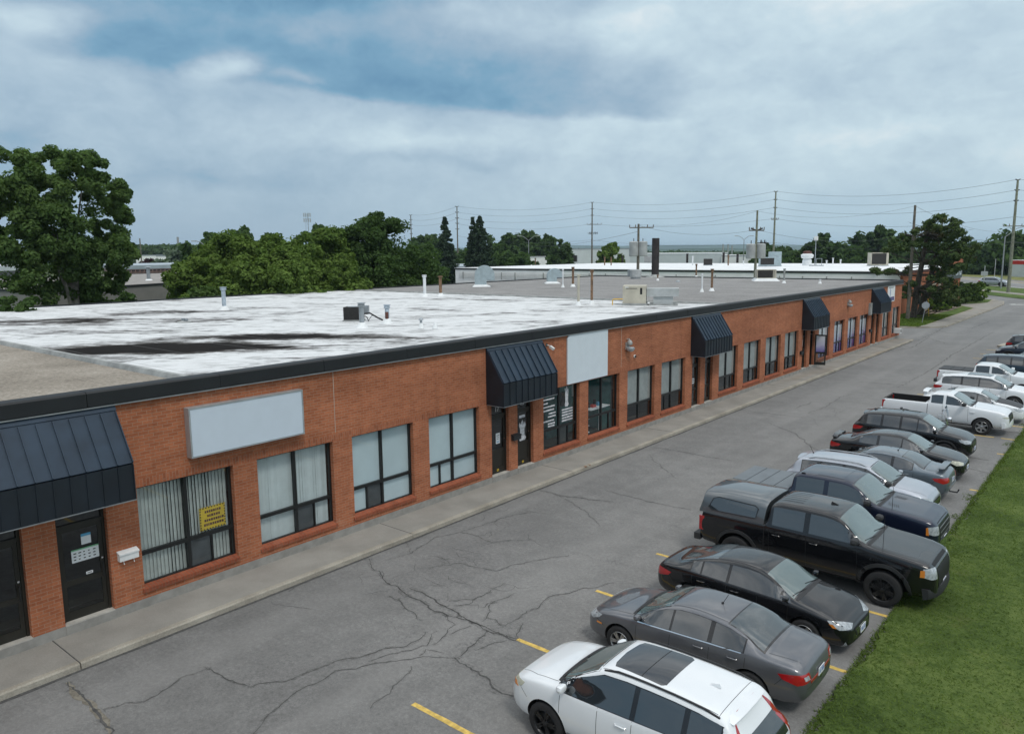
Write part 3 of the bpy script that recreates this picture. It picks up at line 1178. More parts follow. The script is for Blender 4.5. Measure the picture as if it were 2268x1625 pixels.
# ------------------------------------------------------------------ the brick industrial units
BL = empty('industrial_building', (0, 0, 0))
tag(BL, 'long single-storey brick industrial unit block with flat white and gravel roof', 'building')
Y0, Y1, DEP = -24.0, 75.62, -32.6
ZF, ZH, ZR = .34, 2.97, 5.26
winR = [9.77, 12.82, 15.87, 18.92, 24.9, 27.9, 30.95, 33.98, 40.2, 43.38, 46.55, 49.62, 55.95, 59.25, 62.5, 65.5, 72.05, 75.25]
WIN = [(q - 2.38, q) for q in winR]
DOOR = [(4.02, 5.05), (5.68, 6.70), (19.55, 20.48), (20.97, 21.90), (34.72, 35.62), (36.15, 37.05), (50.4, 51.25), (51.85, 52.70), (66.35, 67.25), (67.80, 68.70)]
DOORS_H = {}
ops = sorted([(a, b, 'w') for a, b in WIN] + [(a, b, 'd') for a, b in DOOR])
RECESS = -.17
FZ = {}                    # door threshold height


def door_z(y):
    return .33


m = MB().mat('brick_wall')
# spandrel above the openings (soldier course separately)
m.box(-.30, 0, Y0, Y1, ZH + .20, 4.97)
yprev = Y0
for a, b, k in ops:
    if a > yprev + .01:
        m.box(-.30, 0, yprev, a, ZF, ZH)
    yprev = b
m.box(-.30, 0, yprev, Y1, ZF, ZH)
for a, b, k in ops:
    if k == 'w':
        m.box(-.30, 0, a, b, ZF, .50)
m.mat('brick_soldier').box(-.30, 0, Y0, Y1, ZH, ZH + .20)
# end walls and back wall
m.mat('brick_wall')
m.box(DEP, -.30, Y1 - .3, Y1, ZF, 4.97)
m.box(DEP, DEP + .3, Y0, Y1 - .3, ZF, 4.97)
m.box(DEP + .3, -.3, Y0, Y0 + .3, ZF, 4.97)
wall = m.build('wall', BL)
m = MB().mat('foundation')
yprev = Y0
for a, b, k in ops:
    if k == 'd':
        m.box(-.32, .015, yprev, a, -.02, ZF - .004)
        m.box(-.32, .03, a, b, -.02, .325)       # threshold step
        yprev = b
m.box(-.32, .015, yprev, Y1 + .012, -.02, ZF - .004)
m.box(DEP, -.32, Y1 - .3, Y1 + .012, -.02, ZF - .004)
m.build('foundation', BL)
for a, b, k in ops:
    if k == 'w':
        m = MB().mat('brick_sill')
        # rowlock sill, sloping out of the wall
        m.add([(-.14, a + .003, .50), (.045, a - .05, .485), (.045, a - .05, .575), (-.14, a + .003, .63), (-.14, b - .003, .50), (.045, b + .02, .485), (.045, b + .02, .575), (-.14, b - .003, .63)],
              [(0, 1, 2, 3), (4, 7, 6, 5), (3, 2, 6, 7), (1, 5, 6, 2), (0, 4, 5, 1), (0, 3, 7, 4)])
        m.build('sill', BL)
# control joints
for y in (12.93, 28.02, ):
    MB().mat('mortar_grey').box(.0, .004, y - .009, y + .009, 3.2, 4.94).build('control_joint', BL)
# fascia, drip trim
m = MB().mat('fascia_metal')
yy = Y0
r = random.Random(5)
while yy < Y1 + .1:
    y2 = min(yy + 3.05, Y1 + .10)
    d = r.uniform(-.004, .004)
    m.add([(-.30, yy, 4.97), (.085 + d, yy, 4.985), (.075 + d, yy, 5.27), (.03, yy, 5.31), (-.30, yy, 5.31),
           (-.30, y2 - .012, 4.97), (.085 + d, y2 - .012, 4.985), (.075 + d, y2 - .012, 5.27), (.03, y2 - .012, 5.31), (-.30, y2 - .012, 5.31)],
          [(0, 1, 2, 3, 4), (9, 8, 7, 6, 5), (0, 5, 6, 1), (1, 6, 7, 2), (2, 7, 8, 3), (3, 8, 9, 4), (4, 9, 5, 0)])
    yy = y2
m.box(DEP - .05, -.30, Y1 - .22, Y1 + .09, 4.97, 5.31)
m.box(DEP - .09, DEP + .2, Y0, Y1 - .22, 4.97, 5.30)
m.build('fascia', BL)
m = MB().mat('trim_metal')
m.box(.006, .098, Y0, Y1 + .1, 4.942, 4.968)
m.build('drip_trim', BL)
# roof surfaces
YR1, YR2 = 8.9, 39.1
m = MB().mat('roof_gravel_near')
m.box(DEP + .2, -.301, Y0 + .3, YR1 - .14, 5.0, 5.20)
m.build('gravel_roof', BL)
m = MB().mat('roof_white')
# the coated middle field, turned up over the front edge, with broad shallow sags
nx, ny = 40, 60
vs = []
for i in range(nx + 1):
    for j in range(ny + 1):
        x = DEP + .2 + (-.301 - DEP - .2) * i / nx
        y = YR1 + .14 + (YR2 - YR1 - .28) * j / ny
        e = min(1, (-.3 - x) / 1.2)
        z = 5.268 - .05 * e + .018 * noise.noise(Vector((x * .35, y * .35, 0))) * e
        vs.append((x, y, z))
m.add(vs, [(i * (ny + 1) + j, (i + 1) * (ny + 1) + j, (i + 1) * (ny + 1) + j + 1, i * (ny + 1) + j + 1) for i in range(nx) for j in range(ny)], True)
m.build('white_roof', BL, fixn=False)
m = MB().mat('roof_gravel')
m.box(DEP + .2, -.301, YR2 + .14, Y1 - .22, 5.0, 5.215)
m.build('gravel_roof', BL)
for y in (YR1, YR2):
    m = MB().mat('galv_dull')
    m.add([(DEP + .2, y - .14, 5.1), (DEP + .2, y - .06, 5.30), (DEP + .2, y + .06, 5.30), (DEP + .2, y + .14, 5.1), (-.30, y - .14, 5.1), (-.30, y - .06, 5.315), (-.30, y + .06, 5.315), (-.30, y + .14, 5.1)],
          [(0, 1, 2, 3), (7, 6, 5, 4), (0, 4, 5, 1), (1, 5, 6, 2), (2, 6, 7, 3)])
    m.build('roof_curb', BL)
m = MB().mat('interior_dark')
m.box(-6, -.9, Y0 + .4, Y1 - .4, .30, .32)
m.mat('interior_wall').box(-6.1, -6.0, Y0 + .4, Y1 - .4, .30, 4.8)
m.mat('interior_wall').box(-6, -.31, Y0 + .4, Y1 - .4, 3.3, 3.35)
m.build('interior', BL)


# ---- windows ----
def window(idx, a, b, style):
    """frame (part) > panes, blind (sub-parts).  style: dict"""
    z0, z1 = .60, ZH - .002
    X = RECESS
    f = MB().mat('frame_bronze')
    t = .055
    mid = (a + b) / 2
    zt = 1.36                                       # transom height
    f.box(X - .05, X + .03, a, a + t, z0, z1)
    f.box(X - .05, X + .03, b - t, b, z0, z1)
    f.box(X - .05, X + .03, a + t, b - t, z0, z0 + t)
    f.box(X - .05, X + .03, a + t, b - t, z1 - t, z1)
    f.box(X - .05, X + .035, mid - .04, mid + .04, z0 + t, z1 - t)
    f.box(X - .05, X + .033, a + t, mid - .04, zt - .045, zt + .045)
    f.box(X - .05, X + .033, mid + .04, b - t, zt - .045, zt + .045)
    side = style.get('slider', 1)                   # which lower half holds the sliding sash
    if side >= 0:
        q0, q1 = (a + t, mid - .04) if side == 0 else (mid + .04, b - t)
        qm = (q0 + q1) / 2
        f.box(X - .045, X + .025, qm - .022, qm + .022, z0 + t, zt - .045)
    fo = f.build('window', BL)
    g = MB().mat(style.get('pane', 'pane_glass'))
    for (u, v, p, q) in ((a + t, mid - .04, zt + .045, z1 - t), (mid + .04, b - t, zt + .045, z1 - t), (a + t, mid - .04, z0 + t, zt - .045), (mid + .04, b - t, z0 + t, zt - .045)):
        g.poly([(X - .01, u, p), (X - .01, v, p), (X - .01, v, q), (X - .01, u, q)])
    g.build('pane', fo, fixn=False)
    if side >= 0 and style.get('screen', True):
        s = MB().mat('insect_screen')
        sidep = style.get('screen_first', side == 1)
        u, v = (q0, qm - .022) if sidep else (qm + .022, q1)
        s.box(X - .035, X - .028, u, v, z0 + t, zt - .045)
        s.build('insect_screen', fo)
    bl = style.get('blind')
    r = random.Random(idx * 7 + 1)
    if bl == 'vertical':
        s = MB().mat(style.get('bmat', 'blind_white'))
        zb = z0 + .03
        y = a + .05
        step = .088
        while y < b - .05:
            if style.get('gap') and style['gap'](y - a, r):
                y += step
                continue
            an = style.get('tilt', .35) + r.uniform(-.12, .12) + style.get('tv', 0) * sin(y * 2.7)
            w = .05
            cx, sx = sin(an) * w, cos(an) * w
            s.add([(X - .085 - cx, y - sx, zb), (X - .085 + cx, y + sx, zb), (X - .085 + cx, y + sx, z1 - .05), (X - .085 - cx, y - sx, z1 - .05)], [(0, 1, 2, 3)])
            y += step
        s.build('vertical_blind', fo, fixn=False)
    elif bl == 'panel':
        s = MB().mat(style.get('bmat', 'blind_panel'))
        zb = style.get('low', z0 + .03)
        n = 24
        vs = []
        for i in range(n + 1):
            y = a + .05 + (b - a - .10) * i / n
            dx = .006 * sin(y * 9) + r.uniform(-.002, .002)
            vs += [(X - .05 + dx, y, zb), (X - .05 + dx * .4, y, z1 - .04)]
        s.add(vs, [(2 * i, 2 * i + 2, 2 * i + 3, 2 * i + 1) for i in range(n)], True)
        s.build('roller_blind', fo, fixn=False)
    elif bl == 'film':
        s = MB().mat('film_purple')
        s.box(X - .024, X - .018, a + .06, b - .06, z0 + .06, style.get('top', 2.62))
        s.build('window_film', fo)
    return fo


# window film: white above, washed into violet below with soft wave forms
mF, B_, bs_, _o = newmat('film_purple')
tcF = B_.n('ShaderNodeTexCoord').outputs['Object']
xF, yF, zF = B_.xyz(tcF)
nzF = B_.noise(B_.vec(B_.m('MULTIPLY', yF, .8), B_.m('MULTIPLY', zF, 2.0), 0.0), 1.2, 4, .6)
zz_ = B_.m('ADD', zF, B_.m('MULTIPLY', B_.m('SUBTRACT', nzF, .5), .7))
B_.put(bs_.inputs['Base Color'], B_.ramp(B_.mapr(zz_, .5, 2.7, 0, 1, smooth=False), [(0, (.05, .035, .20)), (.3, (.10, .07, .30)), (.42, (.28, .26, .50)), (.55, (.52, .52, .66)), (.8, (.66, .68, .72))]))
bs_.inputs['Roughness'].default_value = .25

gapA = lambda u, r: False
styles = [
    dict(blind='vertical', bmat='blind_old', tilt=-.38, tv=.12, slider=1),
    dict(blind='vertical', bmat='blind_white', tilt=-.12, slider=1),
    dict(blind='panel', slider=0),
    dict(blind='panel', slider=0, screen=False),
    dict(blind=None, pane='pane_dark', slider=1),
    dict(blind=None, pane='pane_glass', slider=1, screen=False),
    dict(blind='panel', bmat='blind_grey', low=1.40, slider=-1),
    dict(blind='panel', bmat='blind_grey', low=1.40, slider=0, screen=False),
    dict(blind='panel', bmat='blind_grey', low=1.40, slider=1, screen=False),
    dict(blind='panel', bmat='blind_grey', low=1.40, slider=1),
    dict(blind='panel', bmat='blind_grey', low=1.40, slider=0, screen=False),
    dict(blind='panel', bmat='blind_grey', low=1.40, slider=0, screen=False),
    dict(blind='film', top=2.95, slider=1, screen=False), dict(blind='film', slider=1, screen=False), dict(blind='film', top=2.72, slider=0, screen=False), dict(blind='film', top=2.6, slider=0, screen=False),
    dict(blind='vertical', bmat='blind_old', tilt=1.0, slider=0), dict(blind='vertical', bmat='blind_old', tilt=1.0, slider=0),
]
WOBJ = []
for i, ((a, b), st) in enumerate(zip(WIN, styles)):
    WOBJ.append(window(i, a, b, st))


# contents seen through the glass
def window_extras():
    a, b = WIN[0]
    # hand-lettered yellow notice in the window (blurred words in the photograph)
    f = WOBJ[0]
    m = MB().mat('yellow_sign')
    m.box(RECESS - .045, RECESS - .035, 8.92, 9.60, 1.44, 2.02)
    m.build('window_notice', f)
    m = MB().mat('black_plain')
    for k in range(9):     # hazard stripes round its edge
        y = 8.93 + k * .075
        m.box(RECESS - .034, RECESS - .032, y, y + .035, 1.985, 2.015)
        m.box(RECESS - .034, RECESS - .032, y, y + .035, 1.445, 1.475)
    for k in range(7):
        z = 1.50 + k * .07
        m.box(RECESS - .034, RECESS - .032, 8.925, 8.955, z, z + .035)
        m.box(RECESS - .034, RECESS - .032, 9.565, 9.595, z, z + .035)
    m.build('notice_border', f)
    rows = [(1.90, 9.06, 9.44), (1.79, 9.12, 9.42), (1.68, 9.04, 9.50), (1.57, 9.02, 9.52)]
    m = MB().mat('rust_red')
    rq = random.Random(3)
    for z, y0_, y1_ in rows:
        y = y0_
        while y < y1_:
            w = rq.uniform(.03, .055)
            m.box(RECESS - .034, RECESS - .031, y, y + w, z - .03, z + .03)
            y += w + .014
    m.build('notice_lettering', f)
    # blurred white figures and lines on the fifth window
    a, b = WIN[4]
    f = WOBJ[4]
    X = RECESS + .0
    m = MB().mat('soft_white')
    mid = (a + b) / 2

    def blobshape(cy, cz, pts):
        m.prism([(X, cy + u, cz + v) for u, v in pts], (-.004, 0, 0))
    body = [(-.10, 0), (-.13, .1), (-.08, .22), (-.11, .45), (-.10, .62), (-.14, .72), (-.10, .76), (-.05, .66), (-.03, .74), (.0, .84), (.04, .74), (.05, .66), (.10, .72), (.12, .60), (.09, .40), (.08, .2), (.13, .08), (.06, 0)]
    blobshape(mid + .55, 2.08, body)
    m.build('window_figure', f)
    m = MB().mat('soft_white')
    rq = random.Random(9)
    for k, (z, u0, u1) in enumerate([(2.55, .12, .92), (2.40, .12, .50), (2.26, .12, .95), (2.12, .12, .9), (1.98, .55, 1.0), (1.86, .50, 1.0), (1.70, .15, .9), (1.58, .5, .95), (1.48, .50, .92)]):
        m.box(X - .004, X, a + u0, a + u1, z - .028, z + .028)
    m.build('window_lettering', f)
    m = MB().mat('soft_white')
    for k in range(5):
        z = 1.98 - k * .11
        m.box(X - .004, X, mid + .22, mid + .95, z - .03, z + .03)
    m.build('window_lettering', f)
    # salon counter, shelf and stool behind the sixth window
    a, b = WIN[5]
    f = WOBJ[5]
    m = MB().mat('interior_teal')
    m.box(-1.9, -1.8, a - .5, b + .3, .33, 3.2)
    m.box(-1.8, -.6, b + .2, b + .3, .33, 3.2)
    m.build('teal_partition', f)
    m = MB().mat('white_paint')
    m.box(-.95, -.40, a + .8, b - .1, 1.52, 1.56)
    m.box(-.9, -.86, a + .9, a + .94, .33, 1.52).box(-.9, -.86, b - .25, b - .21, .33, 1.52)
    m.box(-.75, -.72, a + .25, a + .28, .33, 1.3).box(-.75, -.72, a + .68, a + .71, .33, 1.3)
    for z in (.62, .9, 1.2):
        m.box(-.75, -.40, a + .25, a + .71, z, z + .02)
    m.box(-1.79, -1.78, mid5 + .18, mid5 + .75, 1.9, 2.6)
    m.build('shelf', f)
    m = MB().mat('red_enamel').box(-.8, -.6, a + 1.25, a + 1.5, 1.56, 1.66)
    m.mat('paper_blue').box(-.8, -.65, a + 1.75, a + 1.95, 1.56, 1.70)
    m.mat('black_plain').box(-.8, -.7, a + 1.55, a + 1.65, 1.56, 1.86).box(-.85, -.7, a + 1.1, a + 1.2, 1.56, 1.8).box(-1.78, -1.7, a + .5, a + .75, 1.6, 2.2)
    m.build('counter_clutter', f)


simple('soft_white', (.55, .56, .58), .8, var=.3, scale=8)
mid5 = (WIN[5][0] + WIN[5][1]) / 2
window_extras()


# ---- doors ----
def door(idx, a, b, parent, solid=False, open_=False, signmat=None, glass='pane_dark', film=None):
    z0, z1 = .33, 2.97
    X = RECESS
    f = MB().mat('door_bronze')
    t = .06
    zt = 2.42
    f.box(X - .06, X + .04, a, a + t, z0, z1)
    f.box(X - .06, X + .04, b - t, b, z0, z1)
    f.box(X - .06, X + .04, a + t, b - t, z1 - .05, z1)
    f.box(X - .06, X + .04, a + t, b - t, zt, zt + .07)
    f.mat('concrete_pad').box(X - .06, .03, a, b, z0 - .004, z0 + .018)
    fo = f.build('door_frame', parent)
    g = MB().mat('pane_dark')
    g.poly([(X - .01, a + t, zt + .07), (X - .01, b - t, zt + .07), (X - .01, b - t, z1 - .05), (X - .01, a + t, z1 - .05)])
    g.build('transom', fo, fixn=False)
    # the leaf, hinged at its near edge
    piv = empty('door', (0, 0, 0))
    bpy.data.objects.remove(piv)
    w = b - a - 2 * t - .01
    l = MB().mat('door_bronze')
    h0, h1 = z0 + .022, zt - .006
    st = .085
    l.box(-.02, .02, 0, st, h0, h1).box(-.02, .02, w - st, w, h0, h1)
    l.box(-.02, .02, st, w - st, h1 - .09, h1).box(-.02, .02, st, w - st, h0, h0 + .19).box(-.02, .02, st, w - st, 1.12, 1.24)
    lo = l.build('door', parent)
    g = MB().mat(glass)
    g.poly([(0, st, 1.24), (0, w - st, 1.24), (0, w - st, h1 - .09), (0, st, h1 - .09)])
    if solid:
        g.mat('door_bronze')
    g.poly([(0, st, h0 + .19), (0, w - st, h0 + .19), (0, w - st, 1.12), (0, st, 1.12)])
    g.build('door_glass', lo, fixn=False)
    hd = MB().mat('black_metal')
    hd.tube([(.02, w - .05, 1.16), (.075, w - .05, 1.16), (.075, w - .05, 1.46), (.02, w - .05, 1.46)], .012, 6)
    hd.mat('chrome').lathe([(.0, 0), (.022, .0), (.022, .02), (0, .022)], (.02, w - .045, 1.56), 10, 'X')
    hd.build('handle', lo)
    lo.location = (X, a + t + .005, 0)
    if film:
        q = MB().mat('film_purple').box(.003, .006, st, w - st, 1.24, h1 - .09)
        q.build('door_film', lo)
    return lo, w


D_ = []
for i, (a, b) in enumerate(DOOR):
    lo, w = door(i, a, b, BL, solid=(i in (2, 3)), film=(i == 7))
    D_.append((lo, w))
lo, w = D_[7]                        # the propped-open door with the violet film
lo.location = (.02, DOOR[7][0] + .95, 0)
lo.rotation_euler = (0, 0, radians(-78))
lo['label'] = 'glass door standing open with violet film'


def door_papers():
    lo, w = D_[1]
    m = MB().mat('paper_white').box(.002, .006, .46, .66, 1.96, 2.18)
    m.mat('paper_blue').box(.0065, .008, .46, .66, 2.14, 2.20)
    m.mat('paper_white').box(.002, .006, .24, .80, 1.60, 1.88)
    m.mat('paper_green').box(.0065, .008, .24, .80, 1.86, 1.89)
    m.mat('paper_white').box(.002, .006, .50, .64, 1.27, 1.33)
    m.build('door_notice', lo)
    m = MB().mat('black_plain')
    rq = random.Random(2)
    for rz in (1.80, 1.73, 1.66):
        for k in range(5):
            y = .28 + k * .1
            m.box(.0062, .0068, y, y + rq.uniform(.03, .06), rz - .012, rz + .012)
    for k in range(5):
        y = .525 + k * .02
        m.box(.0062, .0068, y, y + .012, 1.285, 1.315)
    m.build('notice_print', lo)
    lo, w = D_[2]
    m = MB().mat('paper_white').box(.002, .006, .34, .56, 1.42, 1.80)
    m.mat('paper_blue').box(.0065, .0075, .38, .52, 1.47, 1.50)
    m.mat('soft_grey_cover').box(.0065, .0075, .38, .52, 1.70, 1.73).box(.0065, .0075, .38, .50, 1.64, 1.66).box(.0065, .0075, .38, .51, 1.58, 1.60)
    m.build('door_notice', lo)
    for k in (2, 3):
        lo, w = D_[k]
        m = MB().mat('yellow_sign').box(.022, .025, .36, .46, .42, .50)
        m.mat('black_plain').box(.0255, .0262, .385, .435, .435, .475)
        m.build('kick_sticker', lo)
    lo, w = D_[3]
    m = MB().mat('soft_white')
    body = [(-.16, 0), (-.20, .1), (-.12, .25), (-.13, .5), (-.20, .7), (-.15, .82), (-.09, .70), (-.06, .80), (.0, .92), (.06, .80), (.08, .70), (.15, .82), (.19, .66), (.12, .5), (.12, .25), (.20, .1), (.14, .0)]
    m.prism([(.004, .42 + u, 1.26 + v * .85) for u, v in body], (-.003, 0, 0))
    m.box(.001, .004, .24, .56, 2.12, 2.22)
    m.build('door_lettering', lo)
    lo, w = D_[4]
    m = MB().mat('paper_white').box(.002, .006, .18, .52, 1.48, 1.74)
    m.mat('black_plain').box(.0065, .007, .22, .48, 1.64, 1.68).box(.0065, .007, .22, .48, 1.54, 1.58)
    m.build('door_notice', lo)
    lo, w = D_[6]
    m = MB().mat('paper_white').box(.002, .006, .2, .45, 1.75, 2.25)
    m.build('door_notice', lo)
    MX = lambda x, y, z: Matrix.Translation((x, y, z)) @ Matrix(((0, 0, 1, 0), (1, 0, 0, 0), (0, 1, 0, 0), (0, 0, 0, 1)))
    for (dk, tx) in ((1, None), (2, '17'), (3, '19')):
        if tx:
            a, b = DOOR[dk]
            text_mesh(tx, .24, 'white_plastic', 'unit_number', BL, MX(RECESS + .012, (a + b) / 2, 2.66))
    a, b = DOOR[0]
    text_mesh('1', .16, 'black_plain', 'unit_number', BL, MX(RECESS + .012, (a + b) / 2, 2.56)) if False else None


door_papers()


# ---- awnings ----
def awning(y0, y1, label, ribs=10):
    """lean-to of standing-seam metal over a pair of doors"""
    e = empty('awning', (0, y0, 2.95))
    tag(e, label, 'awning', 'standing-seam awnings over the doors')
    w = y1 - y0
    zt, ze, out = 2.02, .83, .77
    d = Vector((out, 0, ze - zt))
    sl = d.length
    d.normalize()
    nrm = Vector((-d.z, 0, d.x))
    m = MB().mat('awning_metal')
    # sloping pan with a flat head flashing
    m.prism([(.004, 0, zt), (out, 0, ze), (out - .03, 0, ze - .03), (.004, 0, zt - .06)], (0, w, 0))
    m.build('sloping_panel', e)
    m = MB().mat('awning_metal')
    M = Matrix((d, Vector((0, 1, 0)), nrm)).transposed()
    n = ribs
    for k in range(n + 1):
        y = .02 + (w - .04) * k / n
        c = Vector((.004, y, zt)) + d * (.18 + (sl - .18) / 2 + (0.01)) + nrm * .02
        m.obox(c, (sl - .20, .022, .04), M=M)
    m.build('standing_seam', e)
    m = MB().mat('awning_metal')
    m.obox(Vector((.004, w / 2, zt)) + d * .085 + nrm * .012, (.17, w + .03, .016), M=M)
    m.build('head_flashing', e)
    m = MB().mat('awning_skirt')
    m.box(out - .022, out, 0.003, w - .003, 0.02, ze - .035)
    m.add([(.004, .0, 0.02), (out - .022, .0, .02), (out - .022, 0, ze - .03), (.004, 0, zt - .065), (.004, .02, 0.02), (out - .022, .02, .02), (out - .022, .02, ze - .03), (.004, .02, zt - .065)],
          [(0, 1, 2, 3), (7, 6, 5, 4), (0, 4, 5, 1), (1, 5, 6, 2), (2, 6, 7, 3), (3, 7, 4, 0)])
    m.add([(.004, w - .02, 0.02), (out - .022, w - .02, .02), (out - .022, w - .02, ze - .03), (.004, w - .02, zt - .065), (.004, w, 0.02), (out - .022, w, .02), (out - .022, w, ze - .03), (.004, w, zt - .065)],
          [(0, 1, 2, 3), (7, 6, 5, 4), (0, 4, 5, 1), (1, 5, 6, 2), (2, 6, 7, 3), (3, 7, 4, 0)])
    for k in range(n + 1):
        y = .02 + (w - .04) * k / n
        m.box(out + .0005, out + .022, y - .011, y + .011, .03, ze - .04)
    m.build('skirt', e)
    m = MB().mat('trim_metal')
    m.box(.03, out + .012, .0, w, 0.0, .018)
    m.build('bottom_trim', e)
    return e


awning(2.0, 7.05, 'large dark blue metal awning at the left edge, nearest the camera', 16)
awning(19.29, 22.36, 'black metal awning over doors 17 and 19, beside the tall pale sign panel', 9)
awning(34.48, 37.63, 'dark metal awning in the middle of the facade, third from the camera', 10)
awning(50.1, 53.2, 'dark metal awning over the open glass door with the violet film', 10)
awning(65.86, 69.0, 'smallest-looking dark metal awning, beside the poster at the far corner', 10)


# ---- wall-mounted things ----
def thing_simple(name, mb_list, loc, label, cat, group=None, rz=0):
    e = empty(name, loc, rz)
    tag(e, label, cat, group)
    for nm, mb in mb_list:
        mb.build(nm, e)
    return e


s = MB().mat('sign_blue').box(.205, .215, .04, 3.11, .04, 1.16)
fr = MB().mat('aluminium').box(.004, .205, 0, 3.15, 0, 1.2)
fr.box(.2051, .222, 0, 3.15, 0, .04).box(.2051, .222, 0, 3.15, 1.16, 1.2).box(.2051, .222, 0, .04, .04, 1.16).box(.2051, .222, 3.11, 3.15, .04, 1.16)
thing_simple('sign_box', [('sign_face', s), ('sign_cabinet', fr)], (0, 8.62, 3.42), 'long blank pale blue box sign in an aluminium cabinet over the first windows', 'sign')
e = thing_simple('shop_sign', [('panel', MB().mat('sign_pale').prism([(.06, 0, .0), (.06, 2.86, .0), (.06, 2.86, 1.93), (.06, .12, 1.93), (.06, 0, 1.80)], (-.05, 0, 0))), ('bracket', MB().mat('aluminium').box(.002, .0095, .3, .4, .2, 1.7).box(.002, .0095, 2.4, 2.5, .2, 1.7))],
                 (0, 24.0, 3.01), 'tall blank whitish sign panel beside the black awning, just under the roof edge', 'sign')
po = MB().mat('paper_white').box(.004, .03, 0, 2.35, 0, 1.36)
pp = MB().mat('film_purple').box(.0305, .033, .9, 2.2, .08, .42)
pp.mat('plate_blue').box(.0305, .034, .75, .85, .3, 1.15).box(.0305, .034, .95, 1.0, .5, 1.0)
pp.mat('soft_grey_cover').box(.0305, .033, .3, 1.9, 1.18, 1.24)
thing_simple('poster_sign', [('panel', po), ('artwork', pp)], (0, 70.72, 3.55), 'white poster board with small blue and violet artwork at the far corner of the facade', 'sign')


def wall_lamp(y, z, label):
    h = MB().mat('galv_dull')
    h.box(.0, .07, -.12, .12, -.02, .30)
    h.lathe([(.10, 0), (.12, .03), (.12, .12), (.07, .20), (.02, .22)], (.14, 0, .18), 14)
    h.tube([(0, 0, .42), (.10, 0, .44), (.14, 0, .36)], .03, 8)
    g = MB().mat('lamp_clear')
    g.lathe([(.06, -.16), (.15, -.12), (.19, -.04), (.19, .02), (.12, .06)], (.18, 0, .05), 16)
    thing_simple('wall_lamp', [('housing', h), ('lens', g)], (0, y, z), label, 'wall lamp', 'grey wall lamps under the roof edge')


wall_lamp(28.47, 3.95, 'grey wall lamp between the tall blank panel and the third awning')
wall_lamp(59.75, 3.95, 'grey wall lamp between the two farthest awnings')


def cam_dome(y, z, label):
    h = MB().mat('white_plastic').lathe([(.07, 0), (.07, .05), (.04, .06)], (0, 0, 0), 12, 'X')
    g = MB().mat('black_plain').lathe([(.05, .06), (.045, .09), (.02, .11)], (0, 0, 0), 12, 'X')
    thing_simple('security_camera', [('mount', h), ('lens', g)], (0.002, y, z), label, 'security camera')


cam_dome(29.1, 3.56, 'small white dome camera below the wall lamp')
h = MB().mat('white_plastic').tube([(.0, 0, 0), (.12, 0, -.02), (.20, .0, -.06)], .02, 8).obox((.24, .02, -.10), (.20, .09, .09), M=Matrix.Rotation(.5, 3, 'Y'))
g = MB().mat('black_plain').box(.0, .02, -.05, .05, -.05, .05)
thing_simple('security_camera', [('mount', h), ('base', g)], (0.002, 22.72, 4.70), 'white bullet camera at the right end of the black awning', 'security camera')


def mailbox(y, z, mat, label):
    b = MB().mat(mat)
    b.box(.003, .13, 0, .42, 0, .17)
    b.tube([(.05, .10, 0), (.09, .10, -.06), (.11, .10, -.09)], .008, 6).tube([(.05, .32, 0), (.09, .32, -.06), (.11, .32, -.09)], .008, 6)
    l = MB().mat(mat).prism([(.003, -.01, .22), (.15, -.01, .175), (.15, -.01, .14), (.13, -.01, .172), (.003, -.01, .172)], (0, .44, 0))
    thing_simple('mailbox', [('box', b), ('lid', l)], (0, y, z), label, 'mailbox')


mailbox(6.85, 1.42, 'white_plastic', 'white mailbox on the brick pier beside the first window')
mailbox(20.60, 1.45, 'black_metal', 'black mailbox on the brick pier between doors 17 and 19')
mailbox(49.95, 1.35, 'black_metal', 'black mailbox on the pier left of the open violet door')
mailbox(65.75, 1.45, 'black_metal', 'black mailbox on the pier under the farthest awning')
b = MB().mat('galv_dull').box(.003, .16, 0, .5, 0, .95)
thing_simple('meter_box', [('box', b)], (0, 65.28, 2.85), 'grey electrical box on the brick left of the farthest awning', 'electrical box')
b = MB().mat('white_plastic').box(-.12, .42, 0, .66, 0, .42)
g = MB().mat('hvac_dark')
for k in range(7):
    g.box(.05 + .0, .40, .661, .668, .06 + k * .045, .085 + k * .045)
for k in range(3):
    g.box(.4205, .424, .06, .60, .08 + k * .11, .14 + k * .11)
thing_simple('window_air_conditioner', [('case', b), ('grille', g)], (0.0, 74.1, .62), 'white window air conditioner jutting from the last window by the corner', 'air conditioner')
# ------------------------------------------------------------------ vehicles
def interp(tab, x):
    if x <= tab[0][0]: return tab[0][1]
    for (a, va), (b, vb) in zip(tab, tab[1:]):
        if x <= b:
            return va + (vb - va) * (x - a) / (b - a) if b > a else vb
    return tab[-1][1]


def sstep(a, b, x):
    t = min(1, max(0, (x - a) / (b - a)))
    return t * t * (3 - 2 * t)


